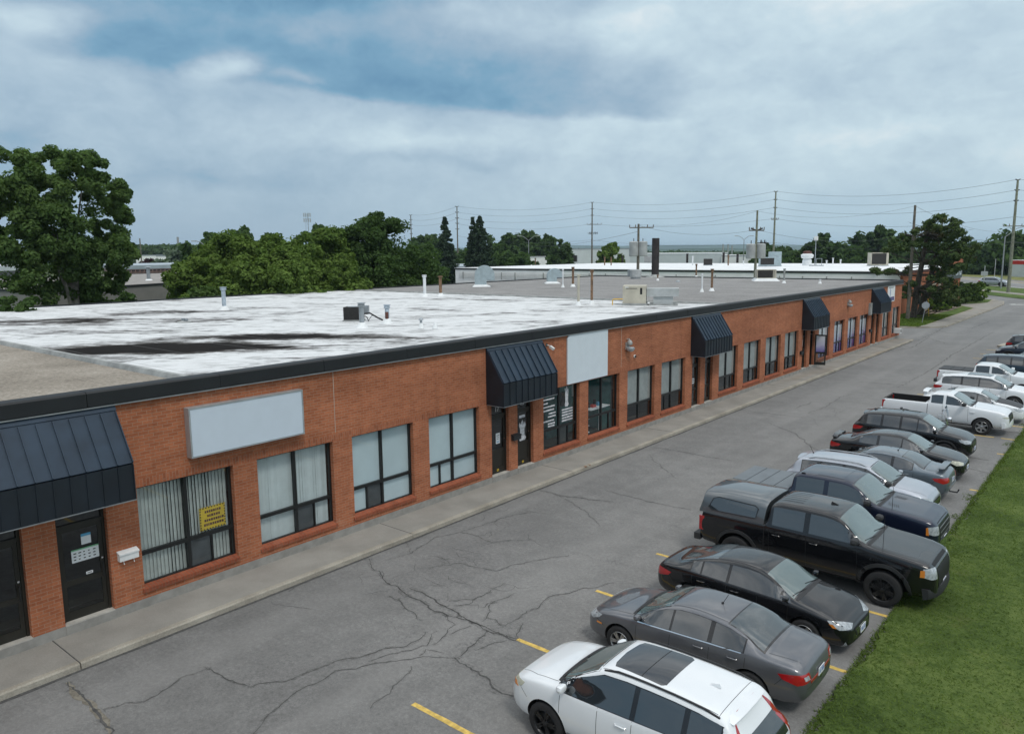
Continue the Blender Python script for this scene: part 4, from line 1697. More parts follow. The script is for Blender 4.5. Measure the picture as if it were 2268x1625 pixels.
SEDAN = dict(
    top=[(-.5, .50), (-.494, .60), (-.48, .68), (-.455, .715), (-.41, .735), (-.355, .75), (-.335, .765), (-.27, .865), (-.20, .945), (-.15, .975), (-.08, .995), (-.01, 1.0), (.05, .985), (.085, .955), (.12, .91), (.19, .79), (.245, .705), (.27, .688), (.34, .655), (.41, .60), (.455, .545), (.483, .48), (.495, .42), (.5, .36)],
    belt=[(-.5, .46), (-.494, .54), (-.48, .61), (-.44, .655), (-.36, .672), (-.2, .668), (0, .648), (.15, .63), (.25, .615), (.34, .59), (.42, .535), (.46, .48), (.49, .42), (.5, .32)],
    w=[(-.5, .66), (-.494, .78), (-.48, .85), (-.455, .90), (-.40, .95), (-.30, .985), (-.1, 1), (.1, 1), (.3, .985), (.38, .96), (.43, .91), (.46, .85), (.483, .76), (.495, .62), (.5, .50)],
    bot=[(-.5, .30), (-.48, .20), (-.42, .14), (.42, .13), (.48, .15), (.5, .22)],
    ax=(-.287, .300), tum=.52, side=[(-.255, -.125), (-.105, .055), (.065, .235)], ws=(.085, .245), rg=(-.335, -.175), kind='sedan')
SUV = dict(
    top=[(-.5, .42), (-.497, .52), (-.49, .60), (-.475, .66), (-.455, .72), (-.43, .81), (-.405, .895), (-.392, .93), (-.375, .95), (-.33, .968), (-.22, .99), (-.1, 1.0), (0, .998), (.06, .985), (.09, .96), (.13, .90), (.20, .79), (.25, .715), (.275, .698), (.34, .672), (.41, .625), (.455, .575), (.483, .50), (.495, .43), (.5, .36)],
    belt=[(-.5, .38), (-.497, .49), (-.49, .57), (-.47, .62), (-.40, .655), (-.2, .645), (0, .63), (.15, .618), (.25, .61), (.34, .60), (.42, .56), (.46, .51), (.49, .43), (.5, .32)],
    w=[(-.5, .70), (-.497, .80), (-.49, .86), (-.47, .91), (-.42, .955), (-.32, .985), (-.1, 1), (.1, 1), (.3, .985), (.38, .965), (.43, .92), (.46, .86), (.483, .77), (.495, .64), (.5, .54)],
    bot=[(-.5, .26), (-.48, .18), (-.42, .14), (.42, .13), (.48, .15), (.5, .20)],
    ax=(-.292, .296), tum=.38, side=[(-.365, -.245), (-.225, -.085), (-.065, .06), (.07, .235)], ws=(.09, .25), rg=None, kind='suv')


def pickup(L, W, H, cabr, rail, capr=None):
    """tables in metres for a pickup: cabr = x of the cab's rear wall"""
    h = L / 2
    top = [(-h, .62), (-h + .01, .95), (-h + .03, rail - .02), (-h + .10, rail), (cabr - .10, rail + .005), (cabr - .03, rail + .01), (cabr, rail + .12), (cabr + .03, H - .16), (cabr + .09, H - .05), (cabr + .25, H - .015)]
    hd = h - 2.28                 # header
    top += [(cabr + .8, H), (hd - .25, H - .015), (hd, H - .06), (hd + .12, H - .12), (hd + .55, rail + .13), (hd + .74, rail + .03), (hd + .84, rail + .005), (h - .9, rail - .05), (h - .45, rail - .10), (h - .2, rail - .16), (h - .07, rail - .27), (h - .02, rail - .42), (h, rail - .62)]
    bl = [(-h, .6), (-h + .01, .92), (-h + .03, rail - .05), (-h + .12, rail - .022), (cabr, rail - .025), (hd + .7, rail - .055), (h - .9, rail - .11), (h - .4, rail - .18), (h - .18, rail - .25), (h - .06, rail - .36), (h - .02, rail - .5), (h, rail - .68)]
    w = [(-h, .90), (-h + .02, .94), (-h + .08, .965), (-h + .4, .985), (0, .985), (h - 1.1, 1.0), (h - .5, .985), (h - .28, .95), (h - .12, .90), (h - .04, .80), (h, .68)]
    bot = [(-h, .52), (-h + .1, .46), (-h + .8, .40), (h - .8, .36), (h - .2, .36), (h, .46)]
    return dict(top=[(x / L, z / H) for x, z in top], belt=[(x / L, z / H) for x, z in bl], w=[(x / L, v) for x, v in w], bot=[(x / L, z / H) for x, z in bot],
                tum=.26, ws=(hd / L, (hd + .74) / L), rg=None, kind='pickup', square=True)


class Car:
    def __init__(s, sp, L, W, H, wheel_r, paintm, lod=2):
        s.sp, s.L, s.W, s.H, s.r, s.paint, s.lod = sp, L, W, H, wheel_r, paintm, lod
        s.root = None
        s.hw = W / 2

    def top(s, x): return interp(s.sp['top'], x / s.L) * s.H
    def belt(s, x): return interp(s.sp['belt'], x / s.L) * s.H
    def w(s, x): return interp(s.sp['w'], x / s.L) * s.hw
    def bot(s, x): return interp(s.sp['bot'], x / s.L) * s.H

    def yr(s, x):
        g = s.top(x) - s.belt(x)
        return s.w(x) * .955 - s.sp['tum'] * g - .02

    def ring(s, x):
        zt, zb, w, z0 = s.top(x), s.belt(x), s.w(x), s.bot(x)
        z0 = min(z0, zb - .12)
        g = zt - zb
        c = sstep(.14, .34, g)
        sq = s.sp.get('square')
        P = [(0, z0), (.62 * w, z0), (.90 * w, z0 + .02), (.975 * w, z0 + .30 * (zb - z0) - .03), (1.0 * w, z0 + .52 * (zb - z0)), (.993 * w, z0 + .80 * (zb - z0)), (.965 * w, zb)]
        yr = s.yr(x)
        cab = [(.945 * w, zb + .03), ((.93 * w) * .52 + (yr + .02) * .48, zb + .47 * g), (yr + .03, zb + .84 * g), (yr - .035, zb + .955 * g), (yr * .55, zt - .008), (0, zt)]
        if sq:
            hd = [(.94 * w, zb + .55 * g), (.86 * w, zb + .9 * g), (.70 * w, zb + .97 * g), (.45 * w, zt - .003), (.2 * w, zt), (0, zt)]
        else:
            hd = [(.92 * w, zb + .36 * g), (.80 * w, zb + .66 * g), (.64 * w, zb + .83 * g), (.45 * w, zb + .93 * g), (.22 * w, zb + .985 * g), (0, zt)]
        for a, b in zip(hd, cab):
            P.append((a[0] * (1 - c) + b[0] * c, a[1] * (1 - c) + b[1] * c))
        return P

    def stations(s):
        xs = set()
        for t in ('top', 'belt', 'w', 'bot'):
            xs |= {round(q[0] * s.L, 3) for q in s.sp[t]}
        xs = sorted(xs)
        out = [xs[0]]
        for x in xs[1:]:
            if x - out[-1] < .012:
                continue
            n = int((x - out[-1]) / .30)
            for k in range(n):
                out.append(out[-1] + (x - out[-1]) / (n + 1 - k))
            out.append(x)
        return out

    def build(s, name, loc, rz, label, cat, group='vehicles parked side by side in the stalls'):
        s.root = empty(name, loc, rz)
        s.root.scale = (.955, .955, .955)
        tag(s.root, label, cat, group)
        s.flip = None
        xs = s.stations()
        rings = [s.ring(x) for x in xs]
        n = len(rings[0])
        N = 2 * n - 2
        vs, fs = [], []
        for x, R in zip(xs, rings):
            for (y, z) in R:
                vs.append((x, y, z))
            for (y, z) in reversed(R[1:-1]):
                vs.append((x, -y, z))
        for i in range(len(xs) - 1):
            for k in range(N):
                fs.append((i * N + k, i * N + (k + 1) % N, (i + 1) * N + (k + 1) % N, (i + 1) * N + k))
        # rounded end caps: a strip of quads across
        for i, rev in ((0, False), (len(xs) - 1, True)):
            o = i * N
            for k in range(n - 1):
                a, b = o + k, o + k + 1
                c_, d = o + (N - k) % N, o + (N - k - 1) % N
                if k == 0:
                    f = (a, b, d)
                elif k == n - 2:
                    f = (a, b, c_)
                else:
                    f = (a, b, d, c_)
                fs.append(tuple(reversed(f)) if rev else f)
        me = bpy.data.meshes.new('body')
        me.from_pydata(vs, [], fs)
        bm = bmesh.new()
        bm.from_mesh(me)
        bmesh.ops.recalc_face_normals(bm, faces=bm.faces)
        bm.to_mesh(me)
        bm.free()
        me.materials.append(MATS[s.paint])
        me.materials.append(MATS['wheel_well'])
        o = bpy.data.objects.new('body', me)
        COL.objects.link(o)
        md = o.modifiers.new('s', 'SUBSURF')
        md.levels = s.lod
        md.render_levels = s.lod
        cut = MB().mat('wheel_well')
        R = s.r + .055 + s.sp.get('archgap', 0)
        s.ax = [a * s.L for a in s.sp['ax']]
        for ax in s.ax:
            for sd_ in (-1, 1):
                y0, y1 = sorted((sd_ * (s.hw - .34), sd_ * (s.hw + .25)))
                cut.lathe([(R, y0), (R, y1)], (ax, 0, s.r + .01), 40, 'Y', smooth=True)
        for b in s.sp.get('cuts', []):
            cut.box(*b)
        co = cut.build('cutter')
        bmod = o.modifiers.new('b', 'BOOLEAN')
        bmod.operation = 'DIFFERENCE'
        bmod.solver = 'EXACT'
        bmod.object = co
        bmod.material_mode = 'TRANSFER'
        dg = bpy.context.evaluated_depsgraph_get()
        ev = o.evaluated_get(dg)
        m2 = bpy.data.meshes.new_from_object(ev)
        bpy.data.objects.remove(o)
        bpy.data.objects.remove(co)
        for p_ in m2.polygons:
            p_.use_smooth = True
        m2.set_sharp_from_angle(angle=radians(38))
        body = bpy.data.objects.new('body', m2)
        COL.objects.link(body)
        body.parent = s.root
        s.body = body
        bm = bmesh.new()
        bm.from_mesh(m2)
        s.bvh = BVHTree.FromBMesh(bm)
        bm.free()
        return s

    # ---- projecting things onto the body
    def hit(s, p, d):
        """nearest body surface for point p, looking along -d"""
        d = Vector(d).normalized()
        q, nn, i, dist = s.bvh.ray_cast(Vector(p) + d * 4, -d, 9)
        if q is None:
            q, nn, i, dist = s.bvh.find_nearest(Vector(p))
        if nn.dot(d) < 0: nn = -nn
        return q, nn

    def patch(s, name, pts, d, mat, off=.005, parent=None, cell=.09, label=None, skirt=.012):
        """a shaped panel lying on the body: outline pts (3-D, roughly placed) projected along d"""
        d = Vector(d).normalized()
        up = Vector((0, 0, 1)) if abs(d.z) < .9 else Vector((1, 0, 0))
        u = up.cross(d).normalized()
        v = d.cross(u)
        P2 = [(Vector(p).dot(u), Vector(p).dot(v)) for p in pts]
        bm = bmesh.new()
        vv = [bm.verts.new((a, b, 0)) for a, b in P2]
        try:
            bm.faces.new(vv)
        except ValueError:
            bm.free()
            return None
        us = [a for a, b in P2]
        ws = [b for a, b in P2]
        for lo, hi, nrm in ((min(us), max(us), (1, 0, 0)), (min(ws), max(ws), (0, 1, 0))):
            k = lo + cell
            while k < hi - cell * .3:
                co = (k, 0, 0) if nrm[0] else (0, k, 0)
                bmesh.ops.bisect_plane(bm, geom=bm.verts[:] + bm.edges[:] + bm.faces[:], dist=1e-5, plane_co=co, plane_no=nrm)
                k += cell
        bmesh.ops.triangulate(bm, faces=[f for f in bm.faces if len(f.verts) > 4])
        nms = {}
        for w_ in bm.verts:
            a, b = w_.co.x, w_.co.y
            q, nn = s.hit(u * a + v * b, d)
            nms[w_] = nn
            w_.co = q + nn * off
        bedges = [e for e in bm.edges if len(e.link_faces) == 1]
        ret = bmesh.ops.extrude_edge_only(bm, edges=bedges)
        newv = [g for g in ret['geom'] if isinstance(g, bmesh.types.BMVert)]
        for nv in newv:
            best, nn = s.bvh.find_nearest(nv.co)[:2]
            nv.co = nv.co - (nn if nn.dot(d) > 0 else -nn) * skirt
        bmesh.ops.recalc_face_normals(bm, faces=bm.faces)
        me = bpy.data.meshes.new(name)
        bm.to_mesh(me)
        bm.free()
        me.materials.append(MATS[mat])
        for p_ in me.polygons: p_.use_smooth = True
        me.set_sharp_from_angle(angle=radians(40))
        o = bpy.data.objects.new(name, me)
        COL.objects.link(o)
        o.parent = parent or s.root
        if label: o['label'] = label
        return o

    def ribbon_into(s, mb, pts, d, w=.010, off=.003, step=.07):
        d = Vector(d).normalized()
        pts = [Vector(p) for p in pts]
        fine = []
        for a, b in zip(pts, pts[1:]):
            n = max(1, int((b - a).length / step))
            fine += [a.lerp(b, k / n) for k in range(n)]
        fine.append(pts[-1])
        hits = [s.hit(p, d) for p in fine]
        vs = []
        for i, (q, nn) in enumerate(hits):
            t = hits[min(i + 1, len(hits) - 1)][0] - hits[max(i - 1, 0)][0]
            if t.length < 1e-6: t = Vector((1, 0, 0))
            b = nn.cross(t.normalized()).normalized() * w / 2
            vs += [q + nn * off - b, q + nn * off + b]
        mb.add(vs, [(2 * i, 2 * i + 2, 2 * i + 3, 2 * i + 1) for i in range(len(hits) - 1)])

    def ribbon(s, name, lists, d, mat, w=.01, off=.003, parent=None):
        m = MB().mat(mat)
        for (pts, dd) in lists:
            s.ribbon_into(m, pts, dd or d, w, off)
        return m.build(name, parent or s.root, fixn=False)

    # ---- standard fittings
    def glazing(s, side_mat='car_glass', front='windshield_glass', rear='rear_glass', lowf=.035, upf=.80):
        L = s.L
        def sp(x0, x1, sg):
            n = 7
            lo, hi = [], []
            for k in range(n + 1):
                x = (x0 + (x1 - x0) * k / n) * L
                g = s.top(x) - s.belt(x)
                zl, zh = s.belt(x) + lowf, s.belt(x) + upf * g
                if zh < zl + .01: zh = zl + .004
                lo.append((x, 0, zl))
                hi.append((x, 0, zh))
            out = lo + hi[::-1]
            # drop near-duplicate points
            res = []
            for p_ in out:
                if not res or (Vector(p_) - Vector(res[-1])).length > .012: res.append(p_)
            return res
        if s.sp['kind'] != 'pickup':
            lowf0, upf0 = lowf, upf
            lowf, upf = lowf0 - .012, upf0 + .025
            for sg in (1, -1):
                s.patch('window_surround', sp(s.sp['side'][0][0] - .006, s.sp['side'][-1][1] + .012, sg), (0, sg, .0), 'gloss_black', off=.002)
            lowf, upf = lowf0, upf0
        for (x0, x1) in s.sp['side']:
            for sg in (1, -1):
                s.patch('side_window', sp(x0, x1, sg), (0, sg, .0), side_mat)
        x0, x1 = [q * L for q in s.sp['ws']]
        def topglass(xa, xb, k0=.955):
            n = 6
            a = []
            for k in range(n + 1):
                x = xa + (xb - xa) * k / n
                a.append((x, min(s.yr(x) * k0, s.w(x) * .86), 0))
            return a + [(x, -y, 0) for x, y, z in a[::-1]]
        s.patch('windshield_surround', topglass(x0 - .01, x1 - .0, .985), (0, 0, 1), 'gloss_black', off=.002)
        s.patch('windshield', topglass(x0 + .03, x1 - .05, .945), (0, 0, 1), front)
        # cowl with wipers
        c = MB().mat('plastic_trim')
        for sg in (1, -.15):
            pts = []
            for t in (0, .35, .7, 1):
                y = (sg * .55 - t * (.50)) * s.hw * 1.25
                x = x1 - .01 - .10 * t * .9
                q, nn = s.hit((x, y, 0), (0, 0, 1))
                pts.append(q + nn * .014)
            c.tube(pts, .008, 5)
        c.build('wiper', s.root)
        s.patch('cowl', [(x1 - .02, s.yr(x1) * .93, 0), (x1 + .05, s.yr(x1) * .90, 0), (x1 + .07, 0, 0), (x1 + .05, -s.yr(x1) * .90, 0), (x1 - .02, -s.yr(x1) * .93, 0)], (0, 0, 1), 'plastic_trim', off=.004)
        if s.sp['rg']:
            xa, xb = [q * L for q in s.sp['rg']]
            s.patch('rear_window_surround', topglass(xa, xb + .02, .965), (0, 0, 1), 'gloss_black', off=.002)
            s.patch('rear_window', topglass(xa + .04, xb - .01, .925), (0, 0, 1), rear)
        elif s.sp['kind'] == 'suv':
            H = s.H
            zb_ = s.sp.get('rearlow', .665) * H
            s.patch('rear_window', [(-3, .36 * s.W, zb_), (-3, .31 * s.W, .89 * H), (-3, -.31 * s.W, .89 * H), (-3, -.36 * s.W, zb_)], (-1, 0, .25), 'car_glass')

    def wheels(s, style='alloy5', rim='wheel_alloy', wide=.215, spokes=5, inset=.012):
        key = (s.r, style, rim, spokes)
        for ax in s.ax:
            for sg in (1, -1):
                yo = sg * (s.w(ax) - inset)
                m = MB().mat('tyre_rubber')
                rr_ = s.r
                rr0 = rr_ * .66
                prof = [(rr0, 0), (rr0 + .012, .012), (rr_ * .86, .016), (rr_ * .965, -.004), (rr_, -.035), (rr_, -wide + .035), (rr_ * .96, -wide), (rr0, -wide)]
                m.lathe([(a, h * sg) for a, h in prof], (0, 0, 0), 36, 'Y', cap=False)
                w_ = m.build('wheel', s.root)
                w_.location = (ax, yo, s.r)
                w_.rotation_euler = (0, rnd.uniform(0, 1), 0)
                m = MB().mat(rim)
                # barrel, dish and spokes
                m.lathe([(a, h * sg) for a, h in [(rr0 * 1.01, .006), (rr0 * .985, .012), (rr0 * .93, -.004), (rr0 * .90, -.06), (rr0 * .90, -.12)]], (0, 0, 0), 30, 'Y', cap=False)
                for k in range(spokes):
                    a = 2 * pi * k / spokes
                    if style == 'twin':
                        for da in (-.13, .13):
                            M = Matrix.Rotation(a + da, 3, 'Y')
                            m.obox(M @ Vector((rr0 * .5, -.012 * sg, 0)), (rr0 * .92, .03, rr0 * .15), M=M)
                    elif style == 'disc':
                        M = Matrix.Rotation(a, 3, 'Y')
                        m.obox(M @ Vector((rr0 * .60, -.014 * sg, 0)), (rr0 * .62, .03, rr0 * .30), M=M)
                    else:
                        M = Matrix.Rotation(a, 3, 'Y')
                        m.obox(M @ Vector((rr0 * .5, -.012 * sg, 0)), (rr0 * .90, .035, rr0 * .27), M=M)
                m.lathe([(a, h * sg) for a, h in [(0.001, .008), (rr0 * .17, .008), (rr0 * .24, -.004), (rr0 * .24, -.05)]], (0, 0, 0), 16, 'Y')
                if style == 'disc':
                    m.lathe([(a, h * sg) for a, h in [(0.001, -.014), (rr0 * .42, -.014), (rr0 * .46, -.05)]], (0, 0, 0), 20, 'Y')
                m.build('rim', w_)
                m = MB().mat('hvac_dark').lathe([(a, h * sg) for a, h in [(.001, -.065), (rr0 * .62, -.065), (rr0 * .62, -.08)]], (0, 0, 0), 20, 'Y')
                m.mat('black_plain').lathe([(a, h * sg) for a, h in [(.001, -.10), (rr0 * .92, -.10), (rr0 * .92, -.11)]], (0, 0, 0), 20, 'Y')
                m.build('brake_disc', w_)

    def mirrors(s, x, z, mat=None, size=1.0):
        for sg in (1, -1):
            q, nn = s.hit((x, 0, z), (0, sg, 0))
            m = MB().mat(mat or s.paint)
            prof = []
            c = q + Vector((.0, sg * .115 * size, .045 * size))
            vs, fs = [], []
            # a flattened teardrop shell
            nu, nv = 10, 8
            for i in range(nu + 1):
                t = pi * i / nu
                for k in range(nv):
                    a = 2 * pi * k / nv
                    xx = cos(t)
                    rr_ = sin(t) ** .5 if sin(t) > 1e-6 else 0
                    px = (xx * .03) * size if xx < 0 else xx * .09 * size
                    ca, sa_ = cos(a), sin(a)
                    ca = abs(ca) ** .6 * (1 if ca > 0 else -1)
                    sa_ = abs(sa_) ** .6 * (1 if sa_ > 0 else -1)
                    vs.append((c.x + px, c.y + sg * ca * rr_ * .092 * size, c.z + sa_ * rr_ * .056 * size))
            for i in range(nu):
                for k in range(nv):
                    fs.append((i * nv + k, i * nv + (k + 1) % nv, (i + 1) * nv + (k + 1) % nv, (i + 1) * nv + k))
            m.add(vs, fs, True)
            m.mat('plastic_trim').tube([q - nn * .01, c + Vector((0, -sg * .04, -.03))], [.028, .02], 6)
            o = m.build('side_mirror', s.root)

    def seams(s, doors, hood=True, trunk=None):
        L = s.L
        lst = []
        for x in doors:
            x = x * L
            g = s.top(x) - s.belt(x)
            ztop = s.belt(x) + max(.02, .82 * g) if g > .2 else s.belt(x)
            for sg in (1, -1):
                lst.append(([(x + .02, 0, s.bot(x) + .10), (x, 0, s.belt(x) * .6), (x - .01, 0, s.belt(x) + .02)], (0, sg, 0)))
        a, b = doors[0] * L, doors[-1] * L
        z = s.bot(0) + .09
        for sg in (1, -1):
            lst.append(([(a, 0, z), (b, 0, z)], (0, sg, 0)))
        if hood:
            x1 = s.sp['ws'][1] * L + .03
            xe = L * .465
            for sg in (1, -1):
                lst.append(([(x1, sg * s.w(x1) * .80, 0), ((x1 + xe) / 2, sg * s.w((x1 + xe) / 2) * .78, 0), (xe, sg * s.w(xe) * .70, 0)], (0, 0, 1)))
        xa_ = s.sp['ws'][0] * L - .04
        xb_ = (s.sp['rg'][1] * L if s.sp['rg'] else (-.36 * L if s.sp['kind'] == 'suv' else s.sp['cabx'] + .3))
        for sg in (1, -1):
            lst.append(([(xa_, sg * s.yr(xa_) * .90, 0), ((xa_ + xb_) / 2, sg * s.yr((xa_ + xb_) / 2) * .90, 0), (xb_, sg * s.yr(xb_) * .90, 0)], (0, 0, 1)))
            if s.sp['kind'] != 'pickup':
                lst.append(([(.425 * L, 0, s.belt(.425 * L) - .10), (.385 * L, 0, s.belt(.4 * L) * .72)], (0, sg, 0)))
                lst.append(([(-.425 * L, 0, s.belt(-.425 * L) - .12), (-.385 * L, 0, s.belt(-.4 * L) * .62)], (0, sg, 0)))
        if s.sp['kind'] != 'pickup':
            lst.append(([(L / 2, -.33 * s.W, .475 * s.H), (L / 2, 0, .49 * s.H), (L / 2, .33 * s.W, .475 * s.H)], (1, 0, .4)))
            lst.append(([(-L / 2, -.40 * s.W, .42 * s.H), (-L / 2, 0, .42 * s.H), (-L / 2, .40 * s.W, .42 * s.H)], (-1, 0, .1)))
        if trunk:
            for sg in (1, -1):
                lst.append(([(trunk[0] * L, sg * s.w(trunk[0] * L) * .66, 0), (trunk[1] * L, sg * s.w(trunk[1] * L) * .74, 0)], (0, 0, 1)))
        s.ribbon('panel_gap', lst, None, 'black_plain', .009, .0015)

    def handles(s, xs, z, mat=None):
        for x in xs:
            for sg in (1, -1):
                q, nn = s.hit((x, 0, z), (0, sg, 0))
                m = MB().mat(mat or s.paint)
                m.tube([q + Vector((-.10, sg * .002, 0)), q + Vector((-.08, sg * .028, 0)), q + Vector((.08, sg * .028, 0)), q + Vector((.10, sg * .002, 0))], .014, 6)
                m.build('door_handle', s.root)

    def plate(s, end, z, mat='plate_white', chars=True):
        d = (end, 0, 0)
        q, nn = s.hit((0, 0, z), d)
        m = MB().mat(mat)
        x = q.x + end * .012
        m.box(x - .006, x + .006, -.152, .152, z - .076, z + .076)
        o = m.build('licence_plate', s.root)
        if chars:
            m = MB().mat('plate_blue')
            r = random.Random(int(z * 1000 + s.L * 100))
            for k in range(7):
                if k == 4: continue
                y = -.11 + k * .036
                m.box(x + end * .0062, x + end * .0072, y - .011, y + .011, z - .035, z + .035)
            m.box(x + end * .0062, x + end * .0072, -.10, .10, z + .052, z + .064)
            m.build('plate_characters', o)
        return o

    def light(s, name, pts, d, mat, both=True, off=.006):
        for sg in ((1, -1) if both else (1,)):
            s.patch(name, [(x, y * sg, z) for x, y, z in pts], (d[0], d[1] * sg, d[2] if len(d) > 2 else 0), mat, off=off, cell=.06)

    def arches(s, mat='plastic_trim', wid=.075, bulge=.012):
        R = s.r + .055 + s.sp.get('archgap', 0)
        for ax in s.ax:
            for sg in (1, -1):
                out = []
                for k in range(15):
                    a = -.25 + (pi + .5) * k / 14
                    out.append((ax + cos(a) * (R + wid), 0, s.r + .01 + sin(a) * (R + wid)))
                for k in range(15):
                    a = -.25 + (pi + .5) * (14 - k) / 14
                    out.append((ax + cos(a) * (R + .004), 0, s.r + .01 + sin(a) * (R + .004)))
                zl = s.bot(ax) + .03
                out = [(x, y, max(z, zl)) for x, y, z in out]
                s.patch('wheel_arch_trim', out, (0, sg, 0), mat, off=bulge, cell=.12, skirt=.03)

    def cladding(s, mat='plastic_trim', h=.15):
        R = s.r + .06
        a, b = s.ax[0] + R + .02, s.ax[1] - R - .02
        z0 = s.bot(0) + .03
        for sg in (1, -1):
            s.patch('rocker_trim', [(a, 0, z0), (b, 0, z0), (b, 0, z0 + h), (a, 0, z0 + h)], (0, sg, 0), mat, off=.008, cell=.2)

    def rails(s, x0, x1, mat='aluminium', yf=.93, hgt=.045):
        for sg in (1, -1):
            pts = []
            for k in range(9):
                x = x0 + (x1 - x0) * k / 8
                q, nn = s.hit((x, sg * s.yr(x) * yf, 0), (0, 0, 1))
                pts.append(q + Vector((0, 0, hgt if 0 < k < 8 else .0)))
            MB().mat(mat).tube(pts, .018, 8).build('roof_rail', s.root)

    def antenna(s, x, kind='fin', mat=None, y=0):
        q, nn = s.hit((x, y, 0), (0, 0, 1))
        if kind == 'fin':
            m = MB().mat(mat or s.paint)
            m.add([(q.x + .10, q.y - .03, q.z), (q.x + .10, q.y + .03, q.z), (q.x - .09, q.y + .02, q.z), (q.x - .09, q.y - .02, q.z), (q.x - .07, q.y, q.z + .06)], [(0, 1, 4), (1, 2, 4), (2, 3, 4), (3, 0, 4)])
        else:
            m = MB().mat('black_plain')
            m.lathe([(.03, 0), (.022, .025), (.01, .03)], q, 10).tube([q, q + Vector((-.12, 0, .22 if kind == 'rod' else .5))], .006, 5)
        m.build('antenna', s.root)

    def spoiler(s, x, h, mat=None, wf=.80, chord=.24):
        mat = mat or s.paint
        y = s.w(x) * wf
        q, nn = s.hit((x, 0, 0), (0, 0, 1))
        z = q.z + h
        m = MB().mat(mat)
        pts = []
        n = 10
        vs = []
        for k in range(n + 1):
            t = -1 + 2 * k / n
            yy = y * t
            dip = -.05 * abs(t) ** 4
            sweep = -.03 * (1 - t * t)
            for (dx, dz) in ((chord * .5, -.006), (chord * .15, .016), (-chord * .5, .034), (-chord * .5, .016), (chord * .15, -.012)):
                vs.append((x + dx + sweep, yy, z + dz + dip))
        fs = []
        for k in range(n):
            for j in range(5):
                fs.append((k * 5 + j, k * 5 + (j + 1) % 5, (k + 1) * 5 + (j + 1) % 5, (k + 1) * 5 + j))
        fs += [tuple(range(5)), tuple(n * 5 + j for j in (4, 3, 2, 1, 0))]
        m.add(vs, fs, True)
        for sg in (1, -1):
            qq, _ = s.hit((x, sg * y * .93, 0), (0, 0, 1))
            m.box(x - .07, x + .06, sg * y * .93 - .012, sg * y * .93 + .012, qq.z - .02, z - .02)
        m.build('spoiler', s.root)

    def disc(s, name, c, d, r_, mat, off=.006, sx=1.0):
        d = Vector(d).normalized()
        up = Vector((0, 0, 1))
        u = up.cross(d).normalized()
        v = d.cross(u)
        pts = [Vector(c) + u * cos(a) * r_ * sx + v * sin(a) * r_ for a in [2 * pi * k / 14 for k in range(14)]]
        return s.patch(name, pts, d, mat, off=off, cell=.3)


def front_dark(c, z0, z1, yf=.36, mat='black_plain', name='grille', off=.006, bars=0, barmat='chrome', yt=None):
    """a grille opening across the nose between two heights"""
    y0 = yf * c.W
    y1 = (yt or yf) * c.W
    X = c.L / 2
    o = c.patch(name, [(X, y0, z0), (X, y1, z1), (X, 0, z1 + .01), (X, -y1, z1), (X, -y0, z0)], (1, 0, .05), mat, off=off, cell=.1)
    if bars:
        lst = []
        for k in range(bars):
            z = z0 + (z1 - z0) * (k + 1) / (bars + 1)
            yy = y0 + (y1 - y0) * (k + 1) / (bars + 1) - .03
            lst.append(([(X, -yy, z), (X, 0, z), (X, yy, z)], (1, 0, .05)))
        c.ribbon('grille_bar', lst, None, barmat, .022, off + .004, parent=o)
    return o


def rear_strip(c, z0, z1, yf, mat, name='rear_bumper_trim', off=.006):
    X = -c.L / 2
    y0 = yf * c.W
    return c.patch(name, [(X, y0, z0), (X, y0, z1), (X, -y0, z1), (X, -y0, z0)], (-1, 0, .0), mat, off=off, cell=.1)


simple('gloss_black', (.006, .006, .007), .2, var=0, coat=.6)
CARS = {}


def spec(base, **kw):
    d = dict(base)
    d.update(kw)
    return d


def sedan_kit(c, doors=(-.265, -.115, .06, .22), trunk=(-.46, -.345), mirror=None, head='lamp_clear', plate_f=True, plate_r=True, rear_lamp='std', bright_line=False):
    c.glazing()
    c.seams(list(doors), trunk=trunk)
    L, W, H = c.L, c.W, c.H
    c.mirrors(.205 * L, .68 * H, mirror)
    c.handles([(doors[0] + .045) * L + .02, (doors[1] + .045) * L], .585 * H)
    # head lamps wrap round the nose corners
    c.light('headlight', [(.485 * L, .30 * W, .43 * H), (.49 * L, .22 * W, .475 * H), (.46 * L, .33 * W, .52 * H), (.40 * L, .46 * W, .545 * H), (.415 * L, .46 * W, .49 * H), (.45 * L, .43 * W, .43 * H)], (.8, .6, .25), head)
    front_dark(c, .30 * H, .42 * H, .20, bars=3, yt=.25)
    front_dark(c, .155 * H, .235 * H, .30, name='air_intake')
    if rear_lamp == 'std':
        c.light('taillight', [(-.485 * L, .24 * W, .50 * H), (-.485 * L, .28 * W, .60 * H), (-.45 * L, .44 * W, .60 * H), (-.40 * L, .48 * W, .58 * H), (-.42 * L, .48 * W, .52 * H), (-.46 * L, .42 * W, .465 * H)], (-.75, .65, .15), 'lamp_red')
    c.arr = None
    if plate_f: c.plate(1, .33 * H)
    if plate_r: c.plate(-1, .50 * H)


